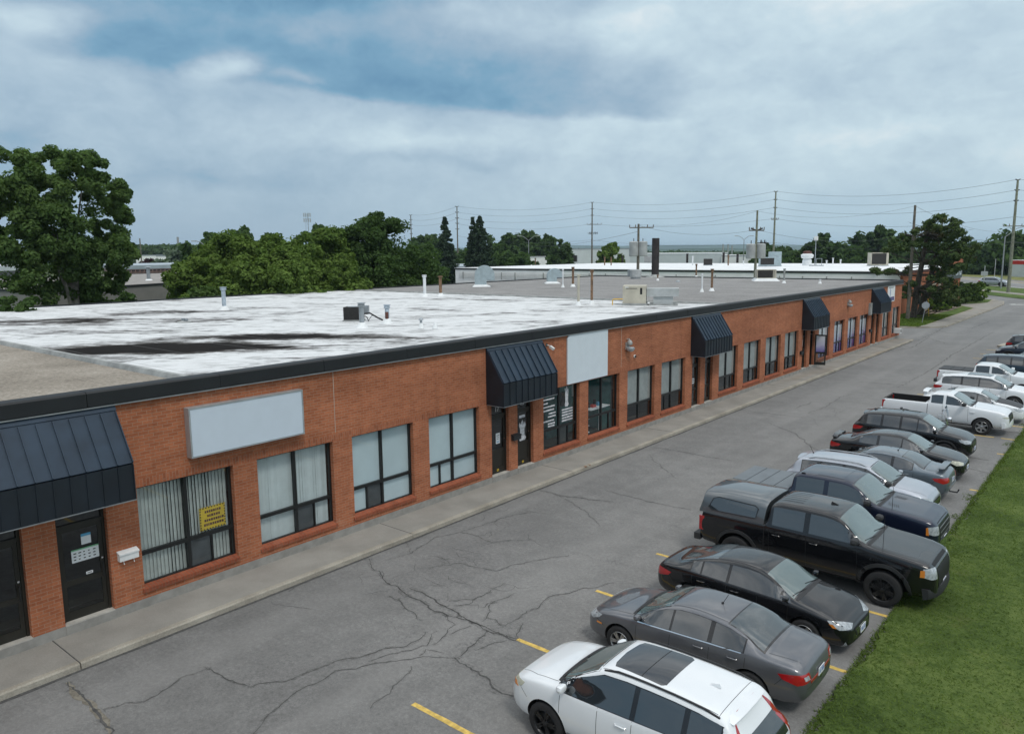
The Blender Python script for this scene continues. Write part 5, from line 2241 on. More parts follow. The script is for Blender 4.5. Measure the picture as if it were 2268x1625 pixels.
def suv_kit(c, doors=(-.30, -.08, .065, .22), mirror=None, head='lamp_clear', plate_f=True, plate_r=True, arch='plastic_trim', tail=None, handles=True):
    c.glazing()
    c.seams(list(doors))
    L, W, H = c.L, c.W, c.H
    c.mirrors(.205 * L, .67 * H, mirror, 1.15)
    if handles: c.handles([(doors[0] + .06) * L, (doors[1] + .04) * L], .56 * H)
    c.light('headlight', [(.487 * L, .30 * W, .46 * H), (.49 * L, .22 * W, .50 * H), (.46 * L, .36 * W, .54 * H), (.405 * L, .47 * W, .555 * H), (.42 * L, .47 * W, .50 * H), (.455 * L, .43 * W, .455 * H)], (.8, .6, .2), head)
    front_dark(c, .34 * H, .46 * H, .20, bars=3, yt=.24)
    front_dark(c, .15 * H, .25 * H, .34, name='air_intake')
    c.light('taillight', tail or [(-.485 * L, .25 * W, .50 * H), (-.485 * L, .28 * W, .585 * H), (-.44 * L, .46 * W, .60 * H), (-.40 * L, .49 * W, .595 * H), (-.42 * L, .49 * W, .53 * H), (-.46 * L, .44 * W, .49 * H)], (-.75, .65, .1), 'lamp_red')
    if arch:
        c.arches(arch)
        c.cladding(arch)
    if plate_f: c.plate(1, .30 * H)
    if plate_r: c.plate(-1, .44 * H)
    # little roof-edge spoiler
    y = c.yr(-.385 * L) * .92
    q, _ = c.hit((-.375 * L, 0, 0), (0, 0, 1))
    m = MB().mat(c.paint)
    vs = []
    for k in range(11):
        t = -1 + k / 5
        qq, _ = c.hit((-.375 * L, y * t * .97, 0), (0, 0, 1))
        e_ = .03 * abs(t) ** 3
        vs += [(-.362 * L, y * t, qq.z + .004), (-.425 * L + e_ * 2, y * t * .95, qq.z - .035 - e_), (-.420 * L + e_ * 2, y * t * .95, qq.z - .055 - e_), (-.362 * L, y * t, qq.z - .05)]
    m.add(vs, [(4 * k + j, 4 * k + (j + 1) % 4, 4 * k + 4 + (j + 1) % 4, 4 * k + 4 + j) for k in range(10) for j in range(4)] + [(0, 1, 2, 3), (43, 42, 41, 40)], True)
    m.build('roof_spoiler', c.root)
    return c


G = 'vehicles parked side by side in the stalls'
HALF = pi

# --- 1  white crossover, nose towards the building, cut by the lower edge
c = Car(spec(SUV, side=[(-.385, -.275), (-.255, -.085), (-.065, .235)], rearlow=.655), 4.66, 1.90, 1.71, .365, 'paint_white').build('parked_car', (11.37, 10.27, 0), HALF, 'white crossover with glass roof panel, nose to the building, nearest the camera', 'car', G)
L, W, H = c.L, c.W, c.H
suv_kit(c, doors=(-.28, -.075, .065, .23), arch=None, head='lamp_yellowed', plate_f=False,
        tail=[(-.43 * L, .30 * W, .88 * H), (-.45 * L, .36 * W, .88 * H), (-.47 * L, .44 * W, .66 * H), (-.45 * L, .50 * W, .60 * H), (-.46 * L, .50 * W, .46 * H), (-.50 * L, .42 * W, .46 * H), (-.49 * L, .36 * W, .64 * H)])
c.cladding(h=.10)
c.light('indicator', [(.47 * L, .40 * W, .46 * H), (.44 * L, .46 * W, .47 * H), (.455 * L, .44 * W, .515 * H), (.475 * L, .38 * W, .50 * H)], (.8, .6, .2), 'lamp_amber', off=.010)
y = .285 * W
c.patch('sunroof', [(.045 * L, y * .90, 0), (.055 * L, y * .7, 0), (.062 * L, 0, 0), (.055 * L, -y * .7, 0), (.045 * L, -y * .90, 0), (-.145 * L, -y, 0), (-.16 * L, -y * .9, 0), (-.16 * L, y * .9, 0), (-.145 * L, y, 0)], (0, 0, 1), 'roof_glass', off=.006)
c.ribbon('sunroof_gap', [([(-.065 * L, -y * .96, 0), (-.065 * L, y * .96, 0)], (0, 0, 1))], None, 'black_plain', .012, .0085)
c.rails(-.37 * L, .07 * L, 'plastic_trim', .96, .03)
c.patch('brake_lamp', [(-.405 * L, .17 * W, 0), (-.393 * L, .17 * W, 0), (-.393 * L, -.17 * W, 0), (-.405 * L, -.17 * W, 0)], (0, 0, 1), 'lamp_red', off=.022)
c.antenna(-.29 * L, 'fin')
c.wheels('twin', 'wheel_dark', .235, 5)
c.ribbon('roof_seam', [([(-.365 * L, -.62, 0), (-.365 * L, .62, 0)], (0, 0, 1))], None, 'black_plain', .008, .002)
W1 = c

# --- 2  dark grey sedan, nose towards the building
c = Car(spec(SEDAN), 4.84, 1.83, 1.45, .335, 'paint_grey').build('parked_car', (10.95, 13.38, 0), HALF, 'dark grey sedan with roof aerial and red tail lights, nose to the building', 'car', G)
L, W, H = c.L, c.W, c.H
sedan_kit(c)
for sg in (1, -1):
    c.ribbon('window_trim', [([(-.25 * L, 0, c.belt(-.25 * L) + .018), (-.1 * L, 0, c.belt(-.1 * L) + .018), (.05 * L, 0, c.belt(.05 * L) + .018), (.215 * L, 0, c.belt(.215 * L) + .018)], (0, sg, 0))], None, 'chrome', .022, .008)
c.antenna(-.09 * L, 'rod')
rear_strip(c, .135 * H, .20 * H, .36, 'plastic_trim')
c.patch('trunk_trim', [(-3, .28 * W, .60 * H), (-3, .28 * W, .635 * H), (-3, -.28 * W, .635 * H), (-3, -.28 * W, .60 * H)], (-1, 0, .35), 'lamp_red', off=.008)
c.disc('emblem', (-3, 0, .665 * H), (-1, 0, .6), .045, 'chrome', .010, 1.6)
c.disc('fuel_flap', (-.345 * L, 0, .57 * H), (0, 1, 0), .085, 'paint_grey', .003)
c.light('reversing_lamp', [(-.485 * L, .285 * W, .515 * H), (-.485 * L, .31 * W, .575 * H), (-.47 * L, .37 * W, .57 * H), (-.475 * L, .36 * W, .52 * H)], (-.85, .5, .15), 'lamp_clear', off=.010)
c.light('side_marker', [(.40 * L, .5 * W, .40 * H), (.43 * L, .5 * W, .40 * H), (.43 * L, .5 * W, .42 * H), (.40 * L, .5 * W, .42 * H)], (.3, 1, 0), 'lamp_amber')
c.wheels('twin', 'wheel_alloy', .215, 6)

# --- 3  black sedan, nose towards the lawn
SW_ = [(-.5, .48), (-.494, .58), (-.48, .665), (-.465, .705), (-.44, .725), (-.40, .735), (-.37, .76), (-.30, .85), (-.22, .93), (-.15, .975), (-.08, .995), (-.01, 1.0), (.05, .985), (.085, .955), (.12, .91), (.19, .79), (.245, .705), (.27, .685), (.34, .64), (.41, .575), (.455, .515), (.483, .455), (.495, .40), (.5, .34)]
c = Car(spec(SEDAN, top=SW_, rg=(-.375, -.165), side=[(-.285, -.235), (-.225, -.095), (-.08, .235)]), 4.66, 1.81, 1.45, .33, 'paint_black').build('parked_car', (11.05, 16.02, 0), radians(-1.5), 'glossy black fastback sedan with silver wheels, front to the lawn, beside the grey sedan', 'car', G)
L, W, H = c.L, c.W, c.H
sedan_kit(c, doors=(-.275, -.09, .07, .22), trunk=None)
c.disc('emblem', (3, 0, .475 * H), (1, 0, .4), .05, 'chrome', .012, 1.7)
c.light('side_marker', [(.415 * L, .5 * W, .50 * H), (.43 * L, .48 * W, .45 * H), (.445 * L, .47 * W, .45 * H), (.43 * L, .48 * W, .50 * H)], (.6, 1, 0), 'lamp_amber', off=.012)
c.light('fog_lamp', [(.48 * L, .34 * W, .16 * H), (.48 * L, .42 * W, .17 * H), (.48 * L, .40 * W, .26 * H)], (.9, .5, 0), 'lamp_clear')
c.wheels('disc', 'wheel_alloy', .205, 5)

# --- 4  lifted black pickup with a grey canopy
p1 = pickup(5.92, 2.02, 1.98, -1.08, 1.36)
p1.update(ax=(-1.87 / 5.92, 1.84 / 5.92), side=[(-.93 / 5.92, -.12 / 5.92), (.02 / 5.92, 1.28 / 5.92)], archgap=.05)
c = Car(p1, 5.92, 2.02, 2.0, .43, 'paint_black').build('pickup_truck', (11.33, 19.16, 0), 0, 'lifted black crew-cab pickup with a grey fibreglass canopy over its bed', 'pickup truck', G)


def truck_kit(c, doors, mirror='plastic_trim', head='lamp_clear', grille_h=(.60, 1.08), bumper='plastic_trim', barm='plastic_trim', bars=4, tail=True, arch=None, head_pts=None):
    L, W, H = c.L, c.W, c.H
    c.glazing(lowf=.05, upf=.80)
    c.seams([d / L for d in doors])
    c.mirrors(c.sp['ws'][1] * L - .28, c.belt(1.0) + .10, mirror, 1.5)
    rail = c.top(-L * .3)
    gh = grille_h
    X = L / 2
    c.light('headlight', head_pts or [(X - .03, .35 * W, gh[0] + .24), (X - .03, .33 * W, gh[1] - .06), (X - .12, .43 * W, gh[1] - .04), (X - .22, .485 * W, gh[1] - .06), (X - .21, .485 * W, gh[0] + .28), (X - .10, .44 * W, gh[0] + .24)], (.8, .6, .1), head)
    front_dark(c, gh[0], gh[1], .30, bars=bars, barmat=barm, mat='black_plain')
    # bumper bar
    m = MB().mat(bumper)
    z0, z1 = c.bot(X) - .06, c.bot(X) + .20
    n = 12
    vs = []
    for k in range(n + 1):
        t = -1 + 2 * k / n
        y = t * W * .475
        x = X + .05 - .20 * abs(t) ** 3
        vs += [(x - .10, y, z0), (x, y, z0 + .03), (x + .02, y, (z0 + z1) / 2), (x - .01, y, z1), (x - .14, y, z1)]
    fs = []
    for k in range(n):
        for j in range(5):
            fs.append((k * 5 + j, k * 5 + (j + 1) % 5, (k + 1) * 5 + (j + 1) % 5, (k + 1) * 5 + j))
    fs += [tuple(range(5)), tuple(n * 5 + j for j in (4, 3, 2, 1, 0))]
    m.add(vs, fs, True)
    m.build('front_bumper', c.root)
    m = MB().mat(bumper).box(-X - .16, -X + .02, -W * .47, W * .47, .52, .70)
    m.mat('plastic_trim').box(-X - .155, -X - .02, -.3, .3, .701, .71)
    m.build('rear_bumper', c.root)
    if tail:
        for sg in (1, -1):
            q, nn = c.hit((-X + .06, 0, 1.05), (0, sg, 0))
            MB().mat('lamp_red').box(-X - .005, -X + .14, sg * (abs(q.y) - .12), sg * (abs(q.y) + .008), .84, min(rail - .06, 1.24)).build('taillight', c.root)
    # door handles
    c.handles([doors[0] + .18, doors[1] + .18], rail - .22, c.paint)
    # tailgate gap and cab/bed gap
    cx = c.sp['cabx']
    lst = [([(cx, 0, .60), (cx, 0, rail - .04)], (0, sg, 0)) for sg in (1, -1)]
    c.ribbon('cab_gap', lst, None, 'black_plain', .022, .002)
    # underbody
    MB().mat('wheel_well').box(-X + .3, X - .6, -.55, .55, .32, c.bot(0) + .1).build('chassis', c.root)
    if arch: c.arches(arch, .09, .03)


p1['cabx'] = -1.12
truck_kit(c, [-.98, -.02, 1.22], grille_h=(.66, 1.20), bars=0, arch='plastic_trim', bumper='plastic_trim')
L, W, H = c.L, c.W, c.H
c.light('indicator', [(2.74, .475 * W, .94), (2.67, .5 * W, .94), (2.69, .5 * W, 1.10), (2.75, .475 * W, 1.11)], (.8, .7, .1), 'lamp_amber', off=.012)
# canopy
cv = MB().mat('paint_topper')
xs_ = [(-2.97, .0), (-2.90, .55), (-2.80, .60), (-2.2, .625), (-1.5, .625), (-1.22, .61), (-1.16, .57)]
vs, fs = [], []
for x, hgt in xs_:
    t = hgt / .62
    zz = 1.352
    for (y, z) in [(.96, 0), (.955, .05), (.87, .40 * t), (.80, .54 * t), (.66, .605 * t), (.35, .635 * t), (0, .64 * t)]:
        vs.append((x + (.10 * z if x > -1.3 else 0), y * .985, zz + z))
    for (y, z) in [(.35, .635 * t), (.66, .605 * t), (.80, .54 * t), (.87, .40 * t), (.955, .05), (.96, 0)]:
        vs.append((x + (.10 * z if x > -1.3 else 0), -y * .985, zz + z))
for i in range(len(xs_) - 1):
    for k in range(12):
        fs.append((i * 13 + k, i * 13 + k + 1, (i + 1) * 13 + k + 1, (i + 1) * 13 + k))
fs += [tuple(range(13)), tuple(6 * 13 + k for k in range(12, -1, -1))]
cv.add(vs, fs, True)
cap = cv.build('canopy', c.root, sharp=50)
for sg in (1, -1):
    w_ = MB().mat('car_glass')
    a = [(-2.72, .16), (-2.60, .42), (-2.45, .47), (-1.42, .44), (-1.33, .38), (-1.38, .12), (-2.62, .10)]
    def yc(z): return sg * (.985 * (.955 + (.87 - .955) * (z - .05) / .35) + .006) if z < .40 else sg * (.985 * (.87 - .07 * (z - .40) / .14) + .006)
    w_.add([(x, yc(z), 1.352 + z) for x, z in a], [tuple(range(7))])
    w_.mat('black_plain')
    w_.tube([(x, yc(z), 1.352 + z) for x, z in a + a[:1]], .012, 4)
    w_.build('canopy_window', cap)
lst = [([(-.30 + k * .0, -.42 + .17 * k, 0), (-.92, -.42 + .17 * k, 0)], (0, 0, 1)) for k in range(6)]
c.ribbon('roof_rib', lst, None, 'black_plain', .02, .004)
c.antenna(.35, 'fin', 'black_plain', y=0)
q, _ = c.hit((1.75, -.80, 0), (0, 0, 1))
MB().mat('black_plain').tube([q, q + Vector((0, 0, .85))], .006, 5).build('antenna', c.root)
c.plate(1, .62)
for sg in (1, -1):
    text_mesh('F-150', .085, 'chrome', 'fender_badge', c.root, Matrix.Translation((1.62, sg * (c.w(1.6) + .012), 1.12)) @ Matrix(((sg * -1, 0, 0, 0), (0, 0, sg, 0), (0, 1, 0, 0), (0, 0, 0, 1))))
c.wheels('twin', 'wheel_dark', .28, 6, inset=-.04)
T1 = c

# --- 5  navy pickup with folded grey bed cover
p2 = pickup(5.90, 2.02, 1.95, -1.05, 1.37)
p2.update(ax=(-1.85 / 5.9, 1.86 / 5.9), side=[(-.90 / 5.9, -.10 / 5.9), (.03 / 5.9, 1.28 / 5.9)], cabx=-1.09)
c = Car(p2, 5.90, 2.02, 1.96, .40, 'paint_navy').build('pickup_truck', (10.78, 22.25, 0), 0, 'navy blue crew-cab pickup with a flat grey cover over its bed', 'pickup truck', G)
truck_kit(c, [-.95, -.0, 1.25], grille_h=(.62, 1.14), bars=3, barm='steel_grey', bumper='chrome', mirror='plastic_trim')
m = MB().mat('soft_grey_cover')
X = -c.L / 2
for k in range(4):
    x0 = X + .06 + k * .445
    m.add([(x0, -.90, 1.38), (x0 + .435, -.90, 1.38), (x0 + .435, .90, 1.38), (x0, .90, 1.38), (x0 + .01, -.87, 1.425), (x0 + .425, -.87, 1.425), (x0 + .425, .87, 1.425), (x0 + .01, .87, 1.425)],
          [(0, 3, 2, 1), (4, 5, 6, 7), (0, 1, 5, 4), (1, 2, 6, 5), (2, 3, 7, 6), (3, 0, 4, 7)])
m.build('bed_cover', c.root)
y = .62
c.patch('roof_panel', [(.38, y, 0), (.38, -y, 0), (-.35, -y, 0), (-.35, y, 0)], (0, 0, 1), 'paint_navy', off=.006)
c.rails(-.8, -.7, 'plastic_trim', .9, .02)
q, _ = c.hit((1.75, -.80, 0), (0, 0, 1))
MB().mat('black_plain').tube([q, q + Vector((0, 0, .80))], .006, 5).build('antenna', c.root)
lst = [([(1.55 + k * .05, s_ * .30, 0), (1.60 + k * .05, s_ * .52, 0)], (0, 0, 1)) for k in range(6) for s_ in (1, -1)]
c.ribbon('hood_vent', lst, None, 'black_plain', .016, .004)
c.wheels('alloy', 'wheel_dark', .27, 6)
c.light('side_marker', [(2.745, .47 * c.W, .86), (2.70, .49 * c.W, .86), (2.70, .49 * c.W, 1.06), (2.74, .48 * c.W, 1.08)], (.8, .7, .1), 'lamp_amber', off=.012)
c.plate(1, .60)
T2 = c

# --- 6  silver crossover
c = Car(spec(SUV), 4.62, 1.86, 1.67, .36, 'paint_silver').build('parked_car', (10.68, 25.1, 0), 0, 'silver crossover with raised roof rails and slotted grille, beyond the navy pickup', 'car', G)
suv_kit(c, plate_r=True)
c.rails(-.33 * c.L, .07 * c.L, 'aluminium', .95, .05)
c.antenna(-.34 * c.L, 'rod')
c.ribbon('grille_bar', [([(3, y_, .40 * c.H), (3, y_, .50 * c.H)], (1, 0, .1)) for y_ in (-.42, -.28, -.14, 0, .14, .28, .42)], None, 'chrome', .05, .012)
c.wheels('alloy', 'wheel_alloy', .225, 5)

# --- 7  slate grey sports sedan, tail to the lawn
c = Car(spec(SEDAN), 4.57, 1.76, 1.47, .33, 'paint_slate').build('parked_car', (10.62, 27.75, 0), HALF, 'slate grey sedan with a high rear spoiler and tow hook, nose to the building', 'car', G)
sedan_kit(c)
c.spoiler(-.44 * c.L, .15, wf=.82)
c.antenna(-.115 * c.L, 'rod')
c.wheels('alloy', 'wheel_dark', .21, 5)
c.disc('fuel_flap', (-.345 * c.L, 0, .57 * c.H), (0, 1, 0), .085, 'paint_slate', .003)
rear_strip(c, .25 * c.H, .37 * c.H, .40, 'paint_graphite', 'rear_bumper', .02)
MB().mat('plastic_trim').tube([(-c.L / 2 + .1, 0, .28), (-c.L / 2 - .16, 0, .28), (-c.L / 2 - .20, 0, .36)], .025, 8).lathe([(.026, 0), (.03, .03), (.0, .05)], (-c.L / 2 - .20, 0, .36), 10).build('tow_hook', c.root)

# --- 8  black sedan with a spoiler
c = Car(spec(SEDAN), 4.80, 1.79, 1.46, .33, 'paint_black').build('parked_car', (10.48, 30.6, 0), 0, 'black sedan with a low rear spoiler and pale head lamps, beyond the slate sedan', 'car', G)
sedan_kit(c, head='lamp_yellowed')
c.spoiler(-.46 * c.L, .07, wf=.80, chord=.18)
c.wheels('alloy', 'wheel_dark', .21, 5)

# --- 9  black crossover
c = Car(spec(SUV), 4.55, 1.84, 1.68, .36, 'paint_black').build('parked_car', (10.35, 33.6, 0), 0, 'black crossover with red tail lights, beside the chrome motorcycle', 'car', G)
suv_kit(c)
c.antenna(-.33 * c.L, 'fin')
c.wheels('alloy', 'wheel_dark', .225, 5)
c.ribbon('roof_seam', [([(x_ * c.L, -.5, 0), (x_ * c.L, .5, 0)], (0, 0, 1)) for x_ in (-.22, -.10, .03)] + [([(-.3 * c.L, s_ * .5, 0), (.06 * c.L, s_ * .5, 0)], (0, 0, 1)) for s_ in (1, -1)], None, 'black_plain', .012, .002)


# --- 10 chrome motorcycle between the black crossover and the white pickup
def motorcycle(loc, rz):
    e = empty('motorcycle', loc, rz)
    tag(e, 'black motorcycle with chrome mirrors, half hidden behind the black crossover', 'motorcycle', None)
    def wheel(x):
        m = MB().mat('tyre_rubber')
        prof = [(.24, -.05), (.30, -.06), (.325, -.02), (.325, .02), (.30, .06), (.24, .05)]
        m.lathe(prof, (0, 0, 0), 28, 'Y', cap=False)
        o = m.build('wheel', e)
        o.location = (x, 0, .325)
        h = MB().mat('chrome').lathe([(.235, -.03), (.245, 0), (.235, .03)], (0, 0, 0), 28, 'Y', cap=False)
        for k in range(10):
            a = 2 * pi * k / 10
            h.tube([(0, 0, 0), (cos(a) * .24, .0, sin(a) * .24)], .006, 5)
        h.lathe([(.05, -.06), (.05, .06)], (0, 0, 0), 12, 'Y')
        h.build('rim', o)
    wheel(-.80)
    wheel(.82)
    MB().mat('paint_black').lathe([(0.001, -.36), (.08, -.34), (.16, -.15), (.165, .08), (.11, .24), (.001, .27)], (.18, 0, .82), 18, 'X').build('fuel_tank', e)
    MB().mat('seat_dark').prism([(-.12, -.15, .74), (-.45, -.17, .70), (-.95, -.10, .80), (-.95, -.10, .87), (-.45, -.17, .79), (-.12, -.15, .82)], (0, .30, 0)).build('seat', e)
    MB().mat('galv').box(-.28, .30, -.18, .18, .28, .62).lathe([(.10, -.2), (.10, .2)], (.05, 0, .52), 16, 'Y').build('engine', e)
    MB().mat('chrome').tube([(.70, .09, .98), (.82, .09, .33)], .025, 8).tube([(.70, -.09, .98), (.82, -.09, .33)], .025, 8).build('fork', e)
    MB().mat('chrome').tube([(.42, .40, 1.12), (.55, .30, 1.10), (.64, 0, 1.02), (.55, -.30, 1.10), (.42, -.40, 1.12)], .015, 8).build('handlebar', e)
    for sg in (1, -1):
        MB().mat('chrome').tube([(.56, sg * .28, 1.10), (.60, sg * .40, 1.34)], .007, 6).cbox((.60, sg * .42, 1.36), (.02, .16, .10)).build('mirror', e)
    MB().mat('chrome').lathe([(.001, .12), (.10, .10), (.11, 0), (.04, -.1)], (.80, 0, .92), 16, 'X').build('headlight', e)
    MB().mat('pane_dark').prism([(.78, -.2, 1.05), (.66, -.22, 1.50), (.65, -.22, 1.50), (.77, -.2, 1.05)], (0, .42, 0)).build('windscreen', e)
    MB().mat('paint_black').prism([(-1.12, -.09, .50), (-1.16, -.09, .70), (-.95, -.09, .76), (-.55, -.09, .70), (-.55, -.09, .66), (-.95, -.09, .72)], (0, .18, 0)).build('rear_fender', e)
    MB().mat('chrome').tube([(.1, -.20, .35), (-.5, -.22, .30), (-1.05, -.22, .34)], [.03, .04, .05], 10).build('exhaust', e)
    MB().mat('plate_white').cbox((-1.20, 0, .72), (.012, .20, .11)).build('licence_plate', e)
    MB().mat('chrome').tube([(-.95, .16, .86), (-1.08, .16, 1.2), (-1.08, -.16, 1.2), (-.95, -.16, .86)], .014, 8).build('sissy_bar', e)
    MB().mat('black_plain').cbox((-1.05, 0, 1.10), (.08, .30, .24)).build('backrest', e)
    MB().mat('chrome').tube([(0, .12, .3), (-.05, .30, .02)], .012, 6).build('side_stand', e)
    return e


motorcycle((10.3, 36.35, 0), radians(4))

# --- 11 white pickup with an open bed
p3 = pickup(5.32, 1.86, 1.76, -.62, 1.24)
p3.update(ax=(-1.60 / 5.32, 1.62 / 5.32), side=[(-.52 / 5.32, -.02 / 5.32), (.10 / 5.32, 1.06 / 5.32)], cabx=-.66, cuts=[(-2.58, -.76, -.76, .76, .72, 1.6)])
c = Car(p3, 5.32, 1.86, 1.76, .385, 'paint_white_b').build('pickup_truck', (10.5, 39.2, 0), 0, 'white extended-cab pickup with an open empty bed and steel wheels', 'pickup truck', G)
truck_kit(c, [-.02, 1.04], grille_h=(.62, .98), bars=2, barm='chrome', bumper='paint_white_b', mirror='plastic_trim', head='lamp_yellowed')
c.wheels('disc', 'wheel_alloy', .245, 6)
MB().mat('black_plain').box(-2.60, -.74, -.80, -.762, 1.235, 1.262).box(-2.60, -.74, .762, .80, 1.235, 1.262).box(-2.60, -2.585, -.762, .762, 1.235, 1.262).build('bed_rail_cap', c.root)
q, _ = c.hit((1.30, -.72, 0), (0, 0, 1))
MB().mat('black_plain').tube([q, q + Vector((0, 0, .6))], .005, 5).build('antenna', c.root)

# --- 12 white sedan with a black hood and high spoiler
c = Car(spec(SEDAN), 4.57, 1.76, 1.47, .33, 'paint_white').build('parked_car', (11.08, 42.3, 0), 0, 'white sedan with a matt black hood and tall rear spoiler', 'car', G)
sedan_kit(c, head='lamp_clear')
L = c.L
c.patch('hood', [(.245 * L, .66, 0), (.30 * L, .68, 0), (.40 * L, .66, 0), (.455 * L, .56, 0), (.47 * L, 0, 0), (.455 * L, -.56, 0), (.40 * L, -.66, 0), (.30 * L, -.68, 0), (.245 * L, -.66, 0)], (0, 0, 1), 'carbon_black', off=.006, label='matt black hood')
c.spoiler(-.45 * L, .17, wf=.84)
c.wheels('alloy', 'wheel_dark', .21, 5)

# --- 13 white crossover with glass roof
c = Car(spec(SUV, side=[(-.40, -.22), (-.20, -.05), (-.035, .235)]), 4.88, 1.91, 1.69, .37, 'paint_white_b').build('parked_car', (11.05, 46.0, 0), 0, 'white crossover with a dark glass roof panel, between two white neighbours in the far stalls', 'car', G)
suv_kit(c, arch=None)
L = c.L
c.patch('sunroof', [(.055 * L, .52, 0), (.07 * L, 0, 0), (.055 * L, -.52, 0), (-.17 * L, -.55, 0), (-.17 * L, .55, 0)], (0, 0, 1), 'roof_glass', off=.006)
c.wheels('alloy', 'wheel_alloy', .235, 5)

# --- 14 white mid-size pickup with black bed cover
p4 = pickup(5.40, 1.89, 1.79, -.82, 1.28)
p4.update(ax=(-1.62 / 5.4, 1.64 / 5.4), side=[(-.70 / 5.4, -.02 / 5.4), (.10 / 5.4, 1.08 / 5.4)], cabx=-.86)
c = Car(p4, 5.40, 1.89, 1.79, .385, 'paint_white').build('pickup_truck', (10.75, 50.0, 0), 0, 'white crew-cab pickup with a black soft cover over its bed', 'pickup truck', G)
truck_kit(c, [-.72, .04, 1.06], grille_h=(.62, 1.0), bars=2, bumper='plastic_trim', mirror='paint_white')
m = MB().mat('vinyl_black')
for k in range(3):
    x0 = -c.L / 2 + .05 + k * .60
    m.add([(x0, -.84, 1.29), (x0 + .59, -.84, 1.29), (x0 + .59, .84, 1.29), (x0, .84, 1.29), (x0 + .01, -.80, 1.335), (x0 + .58, -.80, 1.335), (x0 + .58, .80, 1.335), (x0 + .01, .80, 1.335)],
          [(0, 3, 2, 1), (4, 5, 6, 7), (0, 1, 5, 4), (1, 2, 6, 5), (2, 3, 7, 6), (3, 0, 4, 7)])
m.build('bed_cover', c.root)
text_mesh('4x4', .15, 'soft_grey_cover', 'bed_lettering', c.root, Matrix.Translation((-2.25, -(c.w(-2.2) + .006), 1.10)) @ Matrix(((1, 0, 0, 0), (0, 0, -1, 0), (0, 1, 0, 0), (0, 0, 0, 1))))
c.wheels('alloy', 'wheel_dark', .24, 6)

# --- 15.. cars at the far end, cut by the right edge
c = Car(spec(SUV), 4.68, 1.84, 1.66, .36, 'paint_teal_dark').build('parked_car', (11.4, 55.7, 0), 0, 'dark blue crossover beyond the white pickup, at the right edge', 'car', G)
suv_kit(c)
c.wheels('alloy', 'wheel_alloy', .225, 5)
c = Car(spec(SEDAN), 4.6, 1.80, 1.45, .33, 'paint_graphite', 1).build('parked_car', (11.85, 61.3, 0), HALF, 'pale grey car with only its hood and windshield in view at the right edge', 'car', G)
sedan_kit(c)
c.wheels('alloy', 'wheel_alloy', .21, 5)
c = Car(spec(SUV), 4.6, 1.84, 1.66, .36, 'paint_ink', 1).build('parked_car', (11.1, 65.3, 0), HALF, 'dark blue-black car with its nose to the lane, just before the kerbed island', 'car', G)
suv_kit(c)
c.wheels('alloy', 'wheel_dark', .22, 5)
c = Car(spec(SUV), 4.6, 1.86, 1.66, .36, 'paint_black', 1).build('parked_car', (11.25, 69.3, 0), 0, 'black crossover with its tail to the kerbed island, farthest in the row', 'car', G)
suv_kit(c)
c.wheels('alloy', 'wheel_dark', .22, 5)
# driving silver crossover on the street and a parked one behind the pine
c = Car(spec(SUV), 4.7, 1.9, 1.68, .37, 'paint_silver', 1).build('street_car', (-7.9, 186.5, 0), radians(-12), 'silver crossover driving along the street in the distance', 'car', 'cars beyond the units')
suv_kit(c)
c.root.scale = (1.18, 1.18, 1.18)
c.wheels('alloy', 'wheel_dark', .22, 5)
c = Car(spec(SUV), 4.6, 1.85, 1.68, .36, 'paint_slate', 1).build('parked_car', (-9.3, 160.5, 0), radians(60), 'grey car parked beyond the big pine, in front of the street', 'car', 'cars beyond the units')
suv_kit(c)
c.wheels('alloy', 'wheel_dark', .22, 5)
# ------------------------------------------------------------------ things on the roof
ZRF = 5.22


def roofpt(f, x, y):
    px, py = f(x, y)
    q = onZ(px, py, 5.26)
    return (q.x, q.y, ZRF)


def zoomf(x0, y0, s_):
    return lambda x, y: ((x0 + x * s_) * .590625, (y0 + y * s_) * .590694)


FB, FC, FA = zoomf(1700, 650, .485), zoomf(2700, 700, .3077), zoomf(1000, 650, .4409)


def vent_pipe(loc, h, r, mat, label, cap='flare', base=True, group='vent pipes on the flat roofs', basemat='membrane_white'):
    p = MB().mat(mat).tube([(0, 0, 0), (0, 0, h - .04)], r, 12)
    parts = [('pipe', p)]
    if base:
        parts.append(('flashing', MB().mat(basemat).lathe([(r * 2.6, 0), (r * 2.2, .04), (r * 1.35, .20), (r * 1.1, .22)], (0, 0, 0), 14)))
    if cap == 'flare':
        parts.append(('cap', MB().mat(mat).lathe([(r * 1.05, h - .16), (r * 1.5, h - .13), (r * 1.5, h - .09), (r * 1.15, h - .07), (r * 1.8, h), (r * .9, h + .01)], (0, 0, 0), 14)))
    elif cap == 'hat':
        parts.append(('cap', MB().mat(mat).lathe([(r * 1.1, h - .10), (r * 2.2, h - .08), (r * .2, h + .02)], (0, 0, 0), 14)))
    elif cap == 'flat':
        parts.append(('cap', MB().mat(mat).lathe([(r * 1.6, h - .08), (r * 1.6, h)], (0, 0, 0), 14)))
    return thing_simple('vent_pipe', parts, loc, label, 'vent pipe', group)


